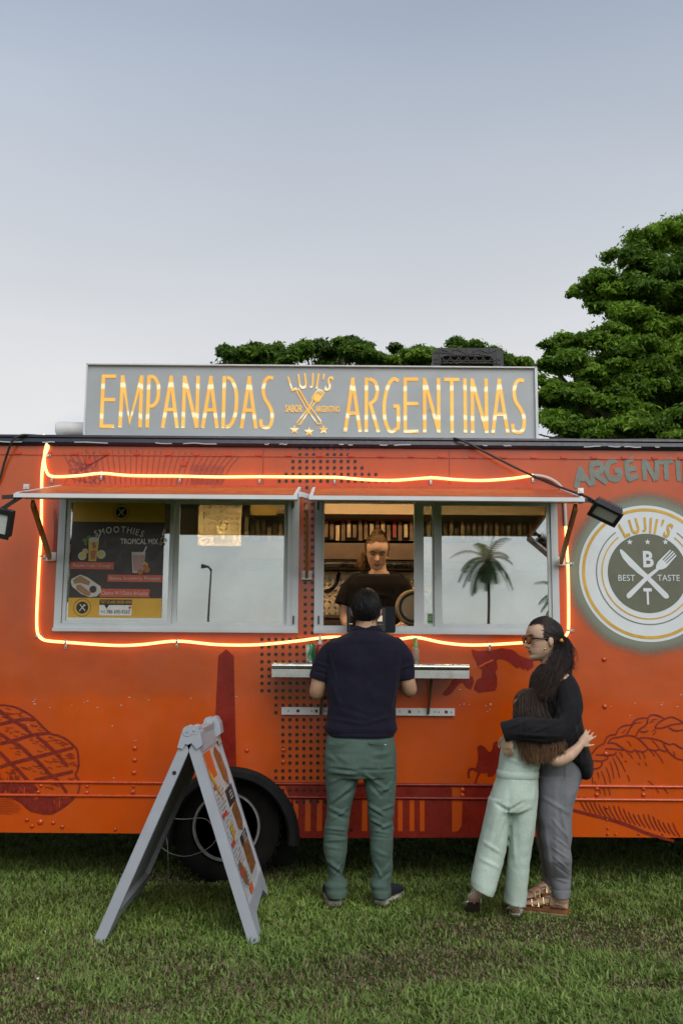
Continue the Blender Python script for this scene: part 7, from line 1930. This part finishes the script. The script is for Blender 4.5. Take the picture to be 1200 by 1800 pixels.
rows = [(1003, 642, 689, .060), (1007, 633, 697, .085), (1014, 620, 707, .105), (1028, 609, 716, .116), (1060, 607, 716, .12), (1120, 606, 714, .12), (1230, 604, 716, .122)]
rg = [sring(r[0], r[1], r[2], Yk, r[3]) for r in rows]
rg[0] = [v + Vector((0, 0, -.030 if v.y < Yk - .02 else 0)) for v in rg[0]]; rg[1] = [v + Vector((0, 0, -.012 if v.y < Yk - .03 else 0)) for v in rg[1]]
mb.loft(rg)
limb(mb, [(628, 1020, Yk, .052), (613, 1036, Yk, .056), (602, 1064, Yk - .01, .060)], ends=(1, 0)); limb(mb, [(698, 1020, Yk, .052), (710, 1036, Yk, .054), (717, 1062, Yk - .01, .056)], ends=(1, 0))
KF = fold_px([(625, 1030, 640, 1080, .016, .005), (700, 1030, 690, 1080, .016, .005), (640, 1040, 690, 1050, .02, .003), (604, 1040, 612, 1064, .012, .004), (650, 1060, 655, 1110, .016, .004)], Yk - .12)
garment('t_shirt', mb, cloth('black jersey', (.006, .0055, .0055), .9, .2, 700, .3), cook_p, .006, 3, KF, .002, 4, 31)
mb = MB(); mb.loft([sring(py, a, b, Yk, hdp, 28) for py, a, b, hdp in ((1180, 606, 716, .126), (1230, 606, 716, .126))])
for x in (642, 686):
    q = P(x, 1225, Yk); mb.tube([q, Vector((q.x, Yk, zf + .5)), Vector((q.x, Yk, zf + .08))], [.105, .08, .06], 14)
garment('trousers', mb, cloth('dark work trousers', (.02, .02, .022)), cook_p, .008, 2)
rs = np.random.default_rng(15); c, Rm, H = hdk
cap = MB(); cap.ell(Vector(c) + Rm @ Vector((0, -.06 * H, .125 * H)), (.36 * H, .435 * H, .42 * H), Rm, 28, 20); cap.ell(Vector(c) + Rm @ Vector((-.30 * H * 0, -.28 * H, -.08 * H)), (.26 * H, .2 * H, .26 * H), Rm, 20, 14)
k = 2000; d0 = rdir(rs, k, -2.0, 2.0, -.1, 1.0); keep = (d0[:, 1] < .72) & ~((d0[:, 1] > .3) & (d0[:, 2] < .50)) & ~((d0[:, 1] > .0) & (d0[:, 2] < .1)); d0 = d0[keep]
d1 = np.tile(np.array([[.25, -.9, -.25]]), (len(d0), 1)) + rs.normal(size=(len(d0), 3)) * .12
pa = on_scalp(hdk, d0, d1, 9, .05, rs, wob=.02)
kb = (.042, .024, .011); kl = (.10, .058, .025)
ch = [strands(pa, .0022, .0014, 9, rampcol(kl, kb, .5), 4)]
gs = [[P(a, b, Y) for a, b, Y in g] for g in ([(645, 965, Yk + .02), (638, 975, Yk + .02), (632, 987, Yk + .0), (626, 992, Yk - .01)], [(648, 975, Yk + .02), (642, 984, Yk + .02), (638, 992, Yk), (636, 1000, Yk - .02)])]
ch.append(strands(guides(gs, 300, 10, .010, rs, .008), .0022, .0008, 10, rampcol(kb, (.20, .11, .04), .4), 6))
gs = [[P(a, b, Y) for a, b, Y in g] for g in ([(652, 946, Yk - .06), (656, 936, Yk - .05), (664, 933, Yk - .02), (672, 938, Yk)], [(662, 944, Yk - .07), (664, 936, Yk - .05), (668, 934, Yk - .02), (676, 942, Yk)])]
ch.append(strands(guides(gs, 200, 10, .006, rs, .006), .0022, .0010, 10, rampcol(kl, kb, .4), 7))
hair_obj(ch, cook_p, cap, (.032, .018, .009))
from mathutils.bvhtree import BVHTree
def face_lines(body, hd, name, lines, m, r):
    me = body.data; o3 = body.location; bv = BVHTree.FromPolygons([v.co + o3 for v in me.vertices], [p.vertices[:] for p in me.polygons])
    c, Rm, H = hd; f = Rm @ Vector((0, 1, 0))
    for ln in lines:
        pts = []
        for x, z in smooth_line(ln, 4):
            h = bv.ray_cast(Vector(c) + Rm @ Vector((x * H, .9 * H, z * H)), -f)[0]
            if h is not None: pts.append(h + f * r * .2)
        n = len(pts); obj(name, MB().tube(pts, [r * (.45 + .65 * math.sin(math.pi * (.12 + .8 * i / (n - 1)))) for i in range(n)], 6), m, body, smooth=True)
bw = mat('brow hair', (.035, .02, .011), .7); lsh = mat('lash line', (.012, .008, .006), .6)
face_lines(cook_p, hdk, 'eyebrow', [[(s * .065, .075), (s * .12, .098), (s * .18, .098), (s * .225, .07)] for s in (-1, 1)], bw, .0034)
face_lines(cook_p, hdk, 'eyelash', [[(s * .075, .008), (s * .11, -.012), (s * .155, -.014), (s * .205, .004)] for s in (-1, 1)], lsh, .0024)
face_lines(cook_p, hdk, 'mouth_line', [[(-.085, -.285), (-.03, -.277), (0, -.281), (.03, -.277), (.085, -.285)]], mat('lip crease', (.12, .03, .02), .5), .0016)
face_lines(woman, hdw, 'eyebrow', [[(s * .065, .085), (s * .12, .108), (s * .18, .108), (s * .225, .08)] for s in (-1, 1)], lsh, .003)
obj('earring', MB().ell(P(679.5, 981, Yk - .04), (.005, .005, .007)), brass, cook_p, smooth=True)
